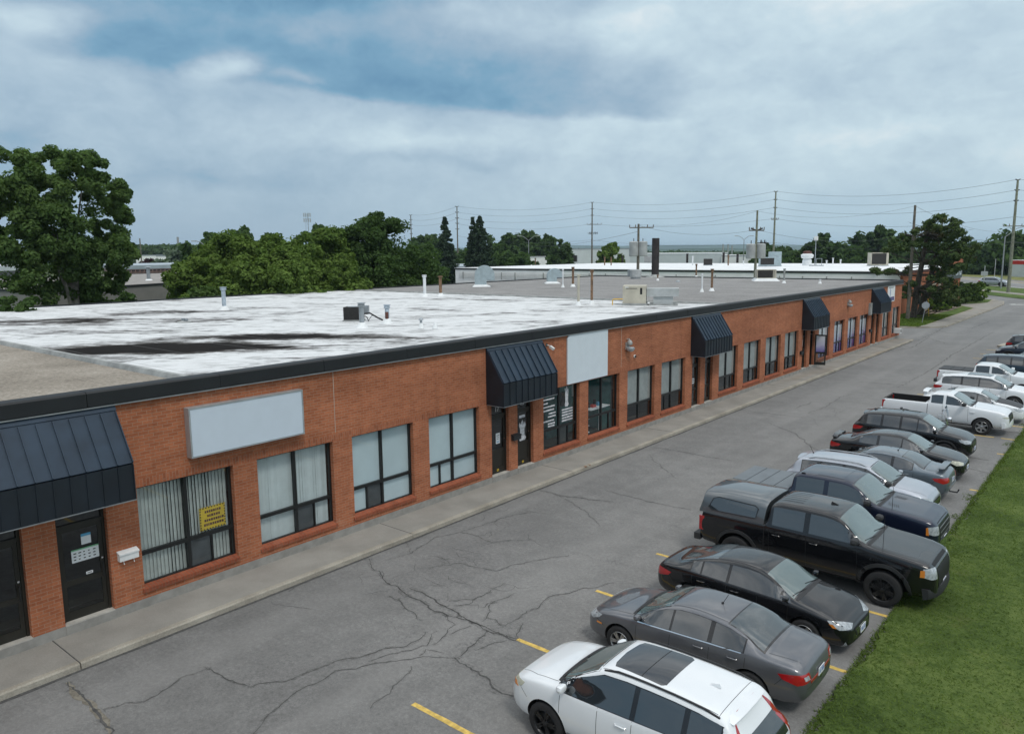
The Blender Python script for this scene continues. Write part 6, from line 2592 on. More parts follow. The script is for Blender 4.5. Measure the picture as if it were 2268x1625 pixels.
vent_pipe((-20.78, 21.66, ZRF), 1.22, .11, 'blue_pipe', 'pale blue-white vent pipe standing alone on the stained white roof near its back edge')
vent_pipe((-6.79, 19.54, ZRF), 1.0, .10, 'galv', 'fat grey vent pipe in front of the small condenser on the white roof')
e = vent_pipe((-7.31, 21.32, ZRF), .80, .09, 'blue_pipe', 'blue vent pipe streaked with rust, right of the small condenser', 'flare')
MB().mat('rust_red').tube([(.02, -.03, .15), (.02, -.03, .5)], .078, 10).build('rust_stain', e)
vent_pipe((-4.63, 20.71, ZRF), .42, .05, 'galv', 'short vent pipe with a little hat cap on the white roof', 'hat')
vent_pipe((-4.17, 21.02, ZRF), .24, .045, 'black_metal', 'stubby black vent pipe on the white roof, nearest the front edge', None)
vent_pipe((-20.1, 35.78, ZRF), 1.45, .10, 'white_paint', 'white vent pipe with flared top near the roof joint, in front of the mauve building')
vent_pipe((-19.65, 36.82, ZRF), 1.36, .10, 'rust_pipe', 'brown vent pipe with a flat white cap near the roof joint', 'flat')
vent_pipe(roofpt(FB, 925, 872), 1.62, .09, 'rust_pipe', 'tall rusty vent pipe beside the smaller hooded duct')
vent_pipe(roofpt(FB, 847, 878), 1.5, .06, 'white_paint', 'thin white vent pipe beside the smaller hooded duct', 'flat')
vent_pipe(roofpt(FB, 967, 1015), 1.68, .07, 'hvac_beige', 'beige vent pipe left of the rooftop unit with the yellow gas line', 'flat')
vent_pipe(roofpt(FB, 1070, 1005), 1.9, .07, 'rust_pipe', 'rusty vent pipe just left of the rooftop unit with the yellow gas line')
vent_pipe(roofpt(FB, 1580, 825), .56, .06, 'rust_pipe', 'short brown vent pipe at the foot of the black chimney')
vent_pipe(roofpt(FB, 1877, 802), 1.43, .08, 'rust_pipe', 'rusty vent pipe in front of the white wall, right of the chimney')
vent_pipe(roofpt(FB, 1922, 912), 1.33, .06, 'white_paint', 'slim white vent pipe on the gravel roof right of the chimney', None)
vent_pipe(roofpt(FB, 1998, 905), 1.57, .08, 'rust_pipe', 'rust-streaked grey vent pipe with a flared top on the gravel roof')
vent_pipe(roofpt(FC, 780, 1170), 1.25, .07, 'galv_dull', 'grey vent pipe right of the condenser on the white curb')
vent_pipe(roofpt(FC, 1218, 1175), .36, .06, 'white_paint', 'small white vent stub near the front of the gravel roof', 'flat')
q = roofpt(FB, 1738, 835)
thing_simple('roof_drain', [('dome', MB().mat('galv').lathe([(.22, 0), (.20, .08), (.06, .14)], (0, 0, 0), 14))], q, 'small domed vent on the gravel roof behind the tall pipes', 'roof vent')
dr = MB().mat('galv_dull').lathe([(.30, 0), (.28, .03), (.10, .05)], (0, 0, 0), 16)
db = MB().mat('galv').cbox((-.08, 0, .12), (.14, .10, .10)).cbox((.10, .05, .11), (.14, .10, .10)).tube([(0, .0, .04), (0, 0, .17)], .02, 6)
thing_simple('roof_drain', [('flange', dr), ('strainer', db)], (-15.39, 16.64, ZRF + .01), 'low metal roof drain in a black puddle on the white roof', 'roof drain')

# small split condenser with its line set
b = MB().mat('hvac_dark').box(-.38, .38, -.30, .30, .06, .62)
for k in range(12):
    b.mat('black_plain').box(-.385, .385, -.305, .305, .10 + k * .042, .112 + k * .042)
b2 = MB().mat('galv').box(.42, .62, .05, .30, .28, .66)
b3 = MB().mat('black_plain').tube([(.4, 0, .3), (.7, .05, .34), (1.05, .1, .12), (1.25, .15, .02)], .035, 8).tube([(.45, -.1, .28), (.65, -.25, .18), (.75, -.35, .01)], .018, 6).tube([(.75, -.35, .05), (.85, -.2, .25), (1.0, -.0, .20)], .014, 6)
b4 = MB().mat('galv_dull').box(-.42, .42, -.34, .34, 0, .06)
b5 = MB().mat('galv').lathe([(.26, .62), (.26, .635), (.05, .64)], (0, 0, 0), 18)
thing_simple('condenser', [('case', b), ('junction_box', b2), ('hose', b3), ('pad', b4), ('fan_guard', b5)], (-9.6, 21.4, ZRF), 'small black condenser with loose hoses on the white roof', 'condenser', rz=radians(35))


# big hooded ducts
def duct(loc, r, h, w, label, rz):
    n = 16
    m = MB().mat('hvac_blue')
    vs = []
    for (yy) in (-w / 2, w / 2):
        vs.append((-r, yy, 0.15))
        for k in range(n + 1):
            a = pi - pi * k / n
            vs.append((r * cos(a), yy, h - r + r * sin(a)))
        vs.append((r, yy, .55))
        vs.append((.15, yy, .55))
        vs.append((.15, yy, .15))
    N = n + 5
    m.add(vs, [tuple(range(N)), tuple(range(2 * N - 1, N - 1, -1))] + [(i, (i + 1) % N, N + (i + 1) % N, N + i) for i in range(N)])
    c = MB().mat('membrane_white').add([(-r - .2, -w * .75, 0), (.5, -w * .75, 0), (.5, w * .75, 0), (-r - .2, w * .75, 0), (-r - .02, -w * .52, .18), (.2, -w * .52, .18), (.2, w * .52, .18), (-r - .02, w * .52, .18)],
                                      [(3, 2, 1, 0), (4, 5, 6, 7), (0, 1, 5, 4), (1, 2, 6, 5), (2, 3, 7, 6), (3, 0, 4, 7)])
    g = MB().mat('galv').box(.2, r, -w * .45, w * .45, .50, .545)
    thing_simple('roof_duct', [('hood', m), ('curb', c), ('bird_screen', g)], loc, label, 'roof duct', 'hooded blue-grey ducts on the roof', rz)


duct((-26.7, 49.2, ZRF), .85, 1.8, .95, 'large rounded blue-grey duct hood on the roof in front of the white wall, left one', radians(42))
duct((-25.1, 57.1, ZRF), .72, 1.38, .95, 'smaller rounded blue-grey duct hood on the roof, right of the large one', radians(42))


# packaged rooftop unit with yellow gas line
m1 = MB().mat('hvac_beige').box(-.62, .62, -.75, .75, .12, 1.05)
m2 = MB().mat('hvac_grey').box(.64, 2.35, -.55, .55, .48, .90)
m3 = MB().mat('hvac_grey').box(1.0, 2.05, -.45, .45, .08, .48)
m4 = MB().mat('galv_dull').box(.8, 2.3, -.65, .65, 0, .08).box(-.66, .66, -.79, .79, 0, .12)
m5 = MB().mat('yellow_pipe').tube([(-.62, -.76, .35), (-1.1, -.85, .35), (-1.15, -.85, .30), (-1.15, -.85, .03)], .028, 8)
m6 = MB().mat('black_plain').box(-.45, .15, -.756, -.752, .90, .93).box(.30, .42, -.756, -.752, .6, .95)
m6.mat('paper_white').box(-.5, -.3, -.757, -.753, .96, 1.0)
thing_simple('rooftop_unit', [('cabinet', m1), ('duct_box', m2), ('duct_plenum', m3), ('base_rail', m4), ('gas_pipe', m5), ('access_panel', m6)], (-4.45, 36.6, ZRF), 'beige rooftop heating unit with grey duct boxes and a yellow gas line', 'rooftop unit', rz=radians(28))
# condenser on white curb
m1 = MB().mat('hvac_beige').box(-.85, .85, -.75, .75, .26, 1.06)
m2 = MB().mat('hvac_dark').box(-.80, .55, -.757, -.752, .32, 1.0).box(.62, .66, -.757, -.752, .32, 1.0)
m3 = MB().mat('membrane_white').add([(-1.15, -1.05, 0), (1.15, -1.05, 0), (1.15, 1.05, 0), (-1.15, 1.05, 0), (-.9, -.8, .26), (.9, -.8, .26), (.9, .8, .26), (-.9, .8, .26)], [(3, 2, 1, 0), (4, 5, 6, 7), (0, 1, 5, 4), (1, 2, 6, 5), (2, 3, 7, 6), (3, 0, 4, 7)])
m4 = MB().mat('hvac_grey')
for k in range(5):
    m4.box(.856, .864, -.65 + k * .27, -.48 + k * .27, .36, .98)
thing_simple('rooftop_unit', [('cabinet', m1), ('coil', m2), ('curb', m3), ('louver', m4)], (-10.5, 70.3, ZRF), 'cream rooftop condenser with dark coil on a white curb on the gravel roof', 'rooftop unit', rz=radians(30))
# round exhaust fan
m1 = MB().mat('hvac_grey').lathe([(.50, 0), (.52, .18), (.60, .20), (.60, .92), (.55, .95), (.1, .97)], (0, 0, 0), 22)
m2 = MB().mat('galv').box(-.85, -.55, -.22, .22, .25, .92)
thing_simple('exhaust_fan', [('drum', m1), ('motor_box', m2)], (-24.2, 70.0, ZRF), 'squat round grey exhaust fan on the gravel roof left of the chimney', 'exhaust fan')
m1 = MB().mat('dark_pole').tube([(0, 0, .1), (0, 0, 4.2)], .40, 20)
m1.mat('black_plain').lathe([(.41, 4.19), (.37, 4.22)], (0, 0, 0), 20)
m2 = MB().mat('galv_dull').lathe([(1.05, 0), (1.0, .05), (.55, .12), (.42, .3)], (0, 0, 0), 20)
m3 = MB().mat('dark_pole')
for k in range(3):
    m3.lathe([(.42, 1.1 + k * 1.2), (.42, 1.16 + k * 1.2)], (0, 0, 0), 20)
thing_simple('chimney', [('stack', m1), ('flashing', m2), ('band', m3)], (-24.7, 75.0, ZRF), 'tall black round chimney stack at the back of the gravel roof', 'chimney')

# ------------------------------------------------------------------ neighbouring brick and white building
B2 = empty('neighbour_building', (0, 0, 0))
tag(B2, 'low brick building with a white-painted side wall and clean white roof beyond the gap', 'building')
m = MB().mat('wall_white').box(-81, -6.30, 102, 102.3, 0, 5.0)
m.mat('wall_white').box(-81, -80.7, 102.3, 152, 0, 5.0)
m.mat('brick_far').box(-6.30, -6.0, 102.0, 138.5, 0, 4.98).box(-6.3, -6.31, 138.5, 138.51, 0, .01)
m.box(-14, -6.3, 138.2, 138.5, 0, 4.98).box(-80.7, -14, 151.7, 152, 0, 5)
m.build('wall', B2)
m = MB().mat('roof_clean')
m.add([(-80.9, 102.1, 5.30), (-5.95, 102.1, 5.30), (-5.95, 138.5, 5.30), (-14, 138.5, 5.30), (-14, 152, 5.30), (-80.9, 152, 5.30)], [(0, 1, 2, 3, 4, 5)])
m.build('roof', B2, fixn=False)
m = MB().mat('fascia_metal').box(-81.1, -6.0, 101.93, 102.0, 5.0, 5.24)
m.mat('roof_clean').box(-81.1, -6.0, 101.90, 102.0, 5.242, 5.31)
m.mat('rust_red').box(-5.99, -5.93, 101.93, 138.5, 5.0, 5.29)
m.build('fascia', B2)
# conduit runs on brackets along the white wall
m = MB().mat('galv_dull')
for k in range(24):
    x = -79 + k * 3.05
    if k % 6 == 5: continue
    m.box(x - .05, x + .05, 101.86, 101.998, 3.35, 4.6)
for z in (3.55, 3.8, 4.05, 4.3):
    m.tube([(-80, 101.85, z), (-45, 101.85, z + .03), (-22, 101.85, z), (-7, 101.85, z)], .022, 5)
m.build('conduit', B2)
for (y0, y1, z0, z1) in ((110.5, 112.3, .8, 3.3), (118.3, 121.0, .8, 3.3), (122.2, 124.6, .8, 3.3), (127.5, 130.0, .8, 3.3)):
    w_ = MB().mat('frame_bronze').box(-6.0, -5.96, y0, y1, z0, z0 + .1).box(-6.0, -5.96, y0, y1, z1 - .1, z1).box(-6.0, -5.96, y0, y0 + .1, z0 + .1, z1 - .1).box(-6.0, -5.96, y1 - .1, y1, z0 + .1, z1 - .1).box(-6, -5.96, (y0 + y1) / 2 - .04, (y0 + y1) / 2 + .04, z0 + .1, z1 - .1).box(-6, -5.962, y0 + .1, (y0 + y1) / 2 - .04, 2.3, 2.38).box(-6, -5.962, (y0 + y1) / 2 + .04, y1 - .1, 2.3, 2.38)
    wo = w_.build('window', B2)
    g_ = MB().mat('car_glass').box(-6.0, -5.985, y0 + .1, y1 - .1, z0 + .1, 2.3)
    g_.mat('tarp_tan').box(-6.0, -5.984, y0 + .1, y1 - .1, 2.38, z1 - .1)
    g_.build('pane', wo)
e = empty('sign_board', (-5.98, 124.5, 3.4))
tag(e, 'dark charcoal shop sign with pale lettering on the far brick building behind the pine', 'sign')
MB().mat('sign_charcoal').box(0, .15, 0, 14, 0, 1.85).build('panel', e)
m = MB().mat('sign_pale')
for k, w_ in enumerate((.9, .7, .35, .9, .8)):
    y = 8.2 + k * 1.02
    m.box(.151, .17, y, y + .18, .5, 1.4).box(.151, .17, y + w_ - .18, y + w_, .5, 1.4).box(.151, .17, y + .18, y + w_ - .18, 1.22, 1.4)
    if k % 2 == 0: m.box(.151, .17, y + .18, y + w_ - .18, .5, .68)
m.build('lettering', e)
m = MB().mat('brick_far').box(-6.3, -5.985, 130, 139.8, 5.3, 6.4)
m.build('parapet', B2)


def on_roof2(f, x, y):
    px, py = f(x, y)
    q = onZ(px, py, 5.30)
    return Vector((q.x, q.y, 5.30))


def unit2(f, x, y, dims, mat, label, coil=True, rz=.5, cat='rooftop unit'):
    q = on_roof2(f, x, y)
    a, b, h = dims
    m1 = MB().mat(mat).box(-a / 2, a / 2, -b / 2, b / 2, .12, h)
    parts = [('cabinet', m1), ('curb', MB().mat('galv').box(-a / 2 - .06, a / 2 + .06, -b / 2 - .06, b / 2 + .06, 0, .12))]
    if coil:
        parts.append(('coil', MB().mat('hvac_dark').box(-a / 2 + .12, a / 2 - .35, -b / 2 - .02, -b / 2 - .005, .3, h - .12)))
    thing_simple('rooftop_unit', parts, q, label, cat, 'equipment on the far white roof', rz)


unit2(FC, 1920, 965, (2.6, 2.2, 2.1), 'hvac_beige', 'big cream unit with a dark coil on the far white roof, beside the pine')
unit2(FC, 575, 972, (2.6, 1.6, 1.5), 'hvac_blue', 'pale blue-grey louvred unit on the far white roof near the transformers', True)
unit2(FC, 665, 968, (1.9, 1.6, 2.4), 'hvac_blue', 'taller pale blue box on the far white roof, behind the louvred unit', False)
unit2(FB, 1968, 712, (1.5, 1.2, 1.2), 'hvac_dark', 'small dark condenser on the far white roof, right of the chimney', False)
unit2(FB, 905, 685, (3.4, 2.0, 1.7), 'hvac_dark', 'long dark grey unit on the far white roof, left part', False)
unit2(FB, 1520, 688, (2.6, 1.6, 1.5), 'hvac_grey', 'pale unit on the far white roof behind the chimney', False)
# turbine-like fan and small mast
q = on_roof2(FC, 1058, 960)
thing_simple('exhaust_fan', [('fan_housing', MB().mat('white_paint').lathe([(.75, 0), (.75, .9), (.55, 1.1), (.95, 1.3), (1.05, 1.8), (.7, 2.0)], (0, 0, 0), 16)), ('cowl', MB().mat('rust_red').lathe([(.7, 2.0), (.7, 2.35), (.3, 2.45)], (0, 0, 0), 16))], q, 'white exhaust fan with a rusty top on the far white roof', 'exhaust fan')
q = on_roof2(FC, 1155, 965)
thing_simple('antenna_mast', [('mast', MB().mat('galv').tube([(0, 0, 0), (0, 0, 4.3)], .07, 8)), ('dish_box', MB().mat('white_plastic').cbox((0, 0, 4.5), (.6, .25, .7))), ('foot', MB().mat('galv').box(-.8, 1.3, -.5, .5, .0, .15).tube([(.2, 0, .1), (.2, 0, 1.2), (1.1, 0, 1.2), (1.1, 0, .1)], .05, 6))], q, 'thin antenna mast with a white box on the far white roof', 'antenna')
for i, (f, x, y, h, mt) in enumerate([(FC, 1298, 945, .7, 'white_paint'), (FC, 1375, 940, 1.1, 'white_paint'), (FC, 1468, 940, .8, 'white_paint'), (FC, 285, 948, .7, 'white_paint'), (FC, 98, 945, 1.8, 'rust_pipe'), (FC, 582, 850, 1.3, 'white_paint'), (FB, 1170, 710, 1.6, 'rust_pipe'), (FB, 1220, 712, 1.6, 'rust_pipe'), (FB, 634, 705, 1.4, 'rust_pipe'), (FB, 1850, 712, 1.7, 'white_paint'), (FB, 2125, 712, 1.6, 'rust_pipe'), (FB, 368, 695, 1.5, 'white_paint')]):
    q = on_roof2(f, x, y)
    vent_pipe(tuple(q), h, .12, mt, 'small vent pipe on the far white roof, one of a scattered dozen', group='small vents on the far white roof', base=False)
for i, (x, h) in enumerate([(1808, 2.0), (2088, 2.2), (2196, 1.9), (1308, 1.6)]):
    q = on_roof2(FB, x, 692)
    thing_simple('stove_pipe', [('pipe', MB().mat('dark_pole').tube([(0, 0, 0), (0, 0, h * .95)], .25, 10)), ('cap', MB().mat('dark_pole').lathe([(.30, h * .95), (.30, h)], (0, 0, 0), 10))], tuple(q), 'short black stove pipe at the back of the far white roof', 'stove pipe', 'black stove pipes on the far white roof')


# ------------------------------------------------------------------ buildings farther back
def block(name, corners, z1, wallm, roofm, label, fasc=None, bands=(), z0=0):
    e = empty(name, (0, 0, 0))
    tag(e, label, 'building')
    c = [(p[0], p[1]) for p in corners]
    n = len(c)
    m = MB().mat(wallm)
    m.add([(x, y, z0) for x, y in c] + [(x, y, z1) for x, y in c], [(i, (i + 1) % n, n + (i + 1) % n, n + i) for i in range(n)])
    m.build('wall', e)
    m = MB().mat(roofm)
    m.poly([(x, y, z1 + .02) for x, y in c])
    m.build('roof', e, fixn=False)
    if fasc:
        ctr = sum((Vector((x, y)) for x, y in c), Vector((0, 0))) / n
        m = MB().mat(fasc[0])
        o = [(ctr.x + (x - ctr.x) * 1.004, ctr.y + (y - ctr.y) * 1.004) for x, y in c]
        m.add([(x, y, z1 - fasc[1]) for x, y in o] + [(x, y, z1 + .06) for x, y in o], [(i, (i + 1) % n, n + (i + 1) % n, n + i) for i in range(n)])
        m.build('fascia', e)
    return e


def F2(x, d):
    q = far(x, d)
    return (q.x, q.y)


gb = block('workshop', [F2(55, 68), F2(470, 84), F2(420, 124), F2(-40, 112), F2(-60, 80)], 5.55, 'wall_grey_block', 'roof_stone', 'grey concrete block workshop with a stony flat roof behind the big poplar', ('fascia_metal', .12))
q = far(325, 88)
vent_pipe((q.x, q.y, 5.5), 1.5, .18, 'galv', 'stubby grey vent on the stony roof of the block workshop', 'hat', group='vents on the workshop roof')
pk = block('warehouse', [F2(235, 168), F2(470, 182), F2(455, 225), F2(225, 212)], 6.1, 'wall_pink', 'roof_bluegrey', 'long dull pink warehouse with a blue-grey roof, left background', ('roof_bluegrey', .7))
a, b = Vector((*F2(235, 168), 0)), Vector((*F2(470, 182), 0))
dd = (b - a).normalized()
nn_ = Vector((dd.y, -dd.x, 0))
m = MB().mat('black_plain')
for t in (.20, .34, .62, .68, .74):
    q = a.lerp(b, t)
    m.obox((q.x + nn_.x * .1, q.y + nn_.y * .1, 1.6), (2.2, .15, 2.2), atan2(dd.y, dd.x))
m.build('loading_door', pk)
m = MB().mat('fascia_metal')
for k in range(26):
    q = a.lerp(b, (k + .5) / 26)
    m.obox((q.x + nn_.x * .35, q.y + nn_.y * .35, 5.1), (.5, .3, .25), atan2(dd.y, dd.x))
m.build('bracket', pk)
wt = empty('awning_tent', F2(347, 150) + (0,))
tag(wt, 'low white tarpaulin shelter in front of the pink warehouse', 'shelter')
MB().mat('white_paint').prism([(-5, 0, 2.7), (-1.5, 0, 4.3), (4, 0, 4.6), (4.6, 0, 2.6)], (0, 3, 0)).build('tarpaulin', wt)
MB().mat('galv').box(-4.8, -4.7, .1, .2, 0, 2.7).box(4.4, 4.5, .1, .2, 0, 2.6).build('post', wt)
tb = block('depot', [F2(-40, 150), F2(95, 160), F2(95, 190), F2(-40, 180)], 6.6, 'wall_dark_grey', 'roof_clean', 'dark grey depot with two open bays at the far left', ('wall_offwhite', .8))
a, b = Vector((*F2(-40, 150), 0)), Vector((*F2(95, 160), 0))
dd = (b - a).normalized()
m = MB().mat('black_plain')
for t in (.42, .60, .78):
    q = a.lerp(b, t)
    m.obox((q.x + dd.y * .1, q.y - dd.x * .1, 2.2), (3.4, .2, 3.4), atan2(dd.y, dd.x))
m.build('bay', tb)
mv = block('storehouse', [F2(880, 168), F2(1030, 176), F2(1035, 230), F2(880, 225)], 4.9, 'wall_mauve', 'roof_bluegrey', 'mauve-brown brick storehouse with a blue-grey roof, left of the white wall', ('roof_bluegrey', .55))
q = far(960, 185)
thing_simple('rooftop_unit', [('cabinet', MB().mat('galv').box(-1.2, 1.2, -.8, .8, .1, 1.2)), ('pipe', MB().mat('white_paint').tube([(-1.0, 0, 1.2), (-1.0, 0, 2.2), (0, 0, 2.2), (0, 0, 1.2)], .12, 8).tube([(1.0, 0, 1.2), (1.0, 0, 2.0)], .1, 8))], (q.x, q.y, 4.9), 'small unit with looped white pipes on the mauve storehouse', 'rooftop unit')
block('white_shed', [F2(1140, 240), F2(1262, 246), F2(1262, 275), F2(1140, 270)], 6.4, 'wall_white', 'roof_clean', 'white metal shed behind the left light pole', ('trim_metal', .2))
block('white_hall', [F2(1255, 330), F2(1420, 340), F2(1420, 390), F2(1255, 380)], 9.0, 'wall_offwhite', 'roof_clean', 'tall pale hall behind the utility pole, centre background', ('trim_metal', .3))
block('long_shed', [F2(1395, 270), F2(1600, 262), F2(1612, 300), F2(1395, 310)], 7.0, 'wall_offwhite', 'roof_clean', 'long pale shed behind the black chimney', ('white_paint', .3))
block('pale_shed', [F2(1598, 240), F2(1662, 238), F2(1668, 270), F2(1600, 272)], 6.3, 'wall_white', 'roof_clean', 'short white shed right of the long pale shed', ('trim_metal', .2))
block('white_hall', [F2(300, 420), F2(425, 430), F2(425, 470), F2(300, 460)], 8.2, 'wall_white', 'roof_clean', 'distant white hall behind the pink warehouse', ('trim_metal', .4))
block('white_hall', [F2(345, 330), F2(372, 331), F2(372, 345), F2(345, 344)], 7.8, 'wall_white', 'roof_clean', 'small distant white block beside the purple tree', ('trim_metal', .3))
block('store', [F2(2238, 250), F2(2330, 240), F2(2335, 270), F2(2240, 280)], 4.4, 'wall_offwhite', 'roof_clean', 'low store with a red band at the right edge of the field', ('red_enamel', 1.0))
block('far_tower', [F2(1996, 420), F2(2036, 422), F2(2036, 440), F2(1996, 438)], 5.0, 'wall_offwhite', 'roof_clean', 'pale far building glimpsed through the pine branches', ('hvac_blue', 1.5))

# ------------------------------------------------------------------ ground beyond the lot
isl2 = [(-60, 86.3), (-2.2, 85.8), (.9, 87.9), (1.35, 89.2), (1.5, 115), (1.35, 128.5), (.6, 134.5), (-1.2, 138.5), (-6.0, 140), (-6.0, 103), (-60, 102)]
m = MB().mat('kerb_concrete').prism([(x, y, -.02) for x, y in isl2], (0, 0, .15))
tag(m.build('kerb_island'), kind='structure')
sheet('lawn_island', [(-59, 86.6), (-2.3, 86.1), (-.6, 88.6), (-.65, 117.0), (-3.0, 121.8), (-5.95, 122.0), (-5.95, 102.8), (-6.3, 101.8), (-59, 101.8)], .152, 'lawn')
sheet('footpath', [(-2.1, 86.15), (.75, 88.0), (1.2, 89.3), (1.36, 115), (1.2, 128.4), (.45, 134.2), (-1.0, 137.6), (-.5, 130), (-2.0, 126), (-5.9, 126), (-5.9, 122.2), (-2.9, 122.0), (-.5, 117.1), (-.45, 88.7)], .148, 'sidewalk')
sheet('lawn_island', [(-5.9, 126.3), (-2.3, 126.3), (-.9, 130), (-1.4, 137.4), (-5.9, 139.5)], .156, 'lawn')
sheet('soil_bed', [(-5.9, 104), (-2.6, 104.5), (-2.2, 112), (-2.4, 120), (-5.9, 121.0)], .157, 'soil')
grass_tufts('grass', lambda r: (r.uniform(-5.8, -.7), r.uniform(86.5, 104)), 9000, .05, .12, 'grass_blade', 17, z=.15, wid=.05, lab='mown grass between the two buildings around the pole')
# the street runs diagonally behind
sa, sb = Vector((-11.1, 177.9, 0)), Vector((.2, 160.6, 0))
sdv = (sb - sa).normalized()
snv = Vector((-sdv.y, sdv.x, 0))
if snv.y < 0: snv = -snv


def strip(name, o0, o1, z, mat, l0=-90, l1=70):
    a = sa + sdv * l0
    b = sa + sdv * l1
    pts = [a + snv * o0, b + snv * o0, b + snv * o1, a + snv * o1]
    return sheet(name, [(q.x, q.y) for q in pts], z, mat)


strip('verge', -8.0, 8.0, .06, 'lawn')
strip('footpath', -3.2, -.6, .066, 'sidewalk')
strip('street', 8.0, 26, .05, 'asphalt')
strip('street_line', 8.6, 8.9, .056, 'white_line')
strip('street_line', 17, 17.3, .056, 'white_line', -90, 6)
strip('median', 18.5, 22.5, .07, 'kerb_concrete', -60, 2)
strip('kerb_line', 26, 26.8, .09, 'kerb_concrete')
strip('field', 26.8, 140, .08, 'field', -200, 200)
sheet('turn_arrow', [(2.2, 129.0), (3.6, 129.4), (3.5, 130.1), (2.6, 129.9), (2.4, 130.6), (1.7, 129.8)], .006, 'white_line')


# ------------------------------------------------------------------ hills
def hill(name, x0, x1, d, prof, mat='hill_far'):
    m = MB().mat(mat)
    n = 90
    vs = []
    for i in range(n + 1):
        x = x0 + (x1 - x0) * i / n
        h = prof(x)
        for k, (dd_, f) in enumerate(((-.10, 0), (-.05, .55), (0, 1), (.06, .8), (.25, 0))):
            q = far(x, d * (1 + dd_))
            vs.append((q.x, q.y, -2 + (h + 2) * f))
    m.add(vs, [(i * 5 + k, (i + 1) * 5 + k, (i + 1) * 5 + k + 1, i * 5 + k + 1) for i in range(n) for k in range(4)], True)
    o = m.build(name)
    o['kind'] = 'structure'
    return o


hill('hill', -400, 2800, 6500, lambda x: 8.17 + 6500 * ((569 - x * .0101) - (544 + 3 * noise.noise(Vector((x * .004, 0, 0))) * 2 + 1.5 * noise.noise(Vector((x * .02, 5, 0))) - (8 if x > 2080 else 0) * sstep(2080, 2200, x) + (14 * sstep(1300, 700, x)))) / 1696)
hill('hill', -400, 2800, 3800, lambda x: 8.17 + 3800 * ((569 - x * .0101) - (552 + 3 * noise.noise(Vector((x * .006, 9, 0))) + 1.5 * noise.noise(Vector((x * .03, 3, 0))) + (8 * sstep(1300, 700, x)))) / 1696)


# ------------------------------------------------------------------ poles and wires
def utility_pole(x, ytop, d=None, base=None, mat='wood_pole', label='', lean=0, kind='tall', r=.17, ybase=None):
    if base is None:
        base = far(x, d)
    d = hypot(base[0] - CAM.x, base[1] - CAM.y)
    H_ = high(x, ytop, d)
    e = empty('utility_pole', (base[0], base[1], 0))
    tag(e, label, 'utility pole', 'wooden utility poles')
    MB().mat(mat).tube([(0, 0, 0), (lean * .5, 0, H_ * .5), (lean, 0, H_)], [r * 1.25, r, r * .7], 10).build('pole', e)
    return e, H_


WR = Vector((.94, -.34, 0)).normalized()       # roughly across the street line


def insulators(e, H_, levels, two=True, size=.55, lean=0, mat='dark_pole'):
    dv = Vector((CR.x, CR.y, 0)).normalized()
    for z in levels:
        m = MB().mat(mat)
        m.tube([(lean - dv.x * size, -dv.y * size, H_ - z + .25), (lean, 0, H_ - z), (lean + dv.x * size, dv.y * size, H_ - z + .25)], [.10, .06, .10], 8)
        m.build('insulator', e)


def crossarm(e, H_, z, w, mat='wood_pole', off=0, lean=0):
    dv = Vector((CR.x, CR.y, 0)).normalized()
    m = MB().mat(mat)
    m.tube([(lean - dv.x * w + dv.x * off, -dv.y * w + dv.y * off, H_ - z), (lean + dv.x * w + dv.x * off, dv.y * w + dv.y * off, H_ - z)], .07, 6)
    for t in (-1, -.5, .5, 1):
        p = Vector((dv.x * (w * t + off), dv.y * (w * t + off), H_ - z))
        m.tube([p, p + Vector((0, 0, .4))], .06, 6)
    m.build('crossarm', e)


def transformers(e, z, r=.42, h=1.15, n=2, lean=0):
    dv = Vector((CR.x, CR.y, 0)).normalized()
    for k in range(n):
        t = (-1, 1, .15)[k] * (.62 if k < 2 else 1)
        m = MB().mat('hvac_grey')
        c = (lean + dv.x * t, dv.y * t, z)
        m.lathe([(r * .9, 0), (r, .05), (r, h), (r * .85, h + .08), (.05, h + .12)], c, 16)
        m.mat('dark_pole').tube([(c[0], c[1], z + h), (c[0], c[1], z + h + .5)], .05, 6)
        m.build('transformer', e)


def cutouts(e, H_, z, n=3, lean=0):
    dv = Vector((CR.x, CR.y, 0)).normalized()
    m = MB().mat('dark_pole')
    for k in range(n):
        p = Vector((lean + dv.x * (.5 + .45 * k), dv.y * (.5 + .45 * k), H_ - z))
        m.tube([p + Vector((0, 0, -.35)), p + Vector((.1, 0, .35))], .07, 6).tube([p + Vector((0, 0, -.35)), p + Vector((.28 * dv.x, .28 * dv.y, .2))], .035, 5)
    m.tube([(lean, 0, H_ - z), (lean + dv.x * 1.5, dv.y * 1.5, H_ - z)], .05, 6)
    m.build('cutout', e)


PC, HC = utility_pole(2246, 398, base=(-2.3, 161.8), mat='wood_pole_green', label='tall greenish utility pole at the right edge beside the street', r=.24)
PB, HB = utility_pole(1713, 424, 188, mat='wood_pole_green', label='tall utility pole right of the transformer pole, against the sky', r=.22)
PA, HA = utility_pole(1311, 448, 222, label='tall utility pole with a cluster of cutouts, centre of the skyline', r=.22)
PD, HD = utility_pole(1014, 457, 236, label='tall utility pole between the two spruces', r=.20)
PE, HE = utility_pole(912, 476, 286, label='utility pole at the right side of the dark round tree', r=.20)
for P_e, H_e in ((PC, HC), (PB, HB), (PA, HA)):
    insulators(P_e, H_e, (.2, 2.0, 3.8), size=.40)
for P_e, H_e in ((PD, HD), (PE, HE)):
    insulators(P_e, H_e, (.2, 1.9, 3.6, 5.2, 6.9), size=.55)
crossarm(PC, HC, 8.0, 2.2, off=.3)
crossarm(PA, HA, 6.2, 2.0, off=.6)
cutouts(PA, HA, 8.6, 3)
cutouts(PA, HA, 8.6, 2, lean=-1.6)
crossarm(PB, HB, 6.3, .8)
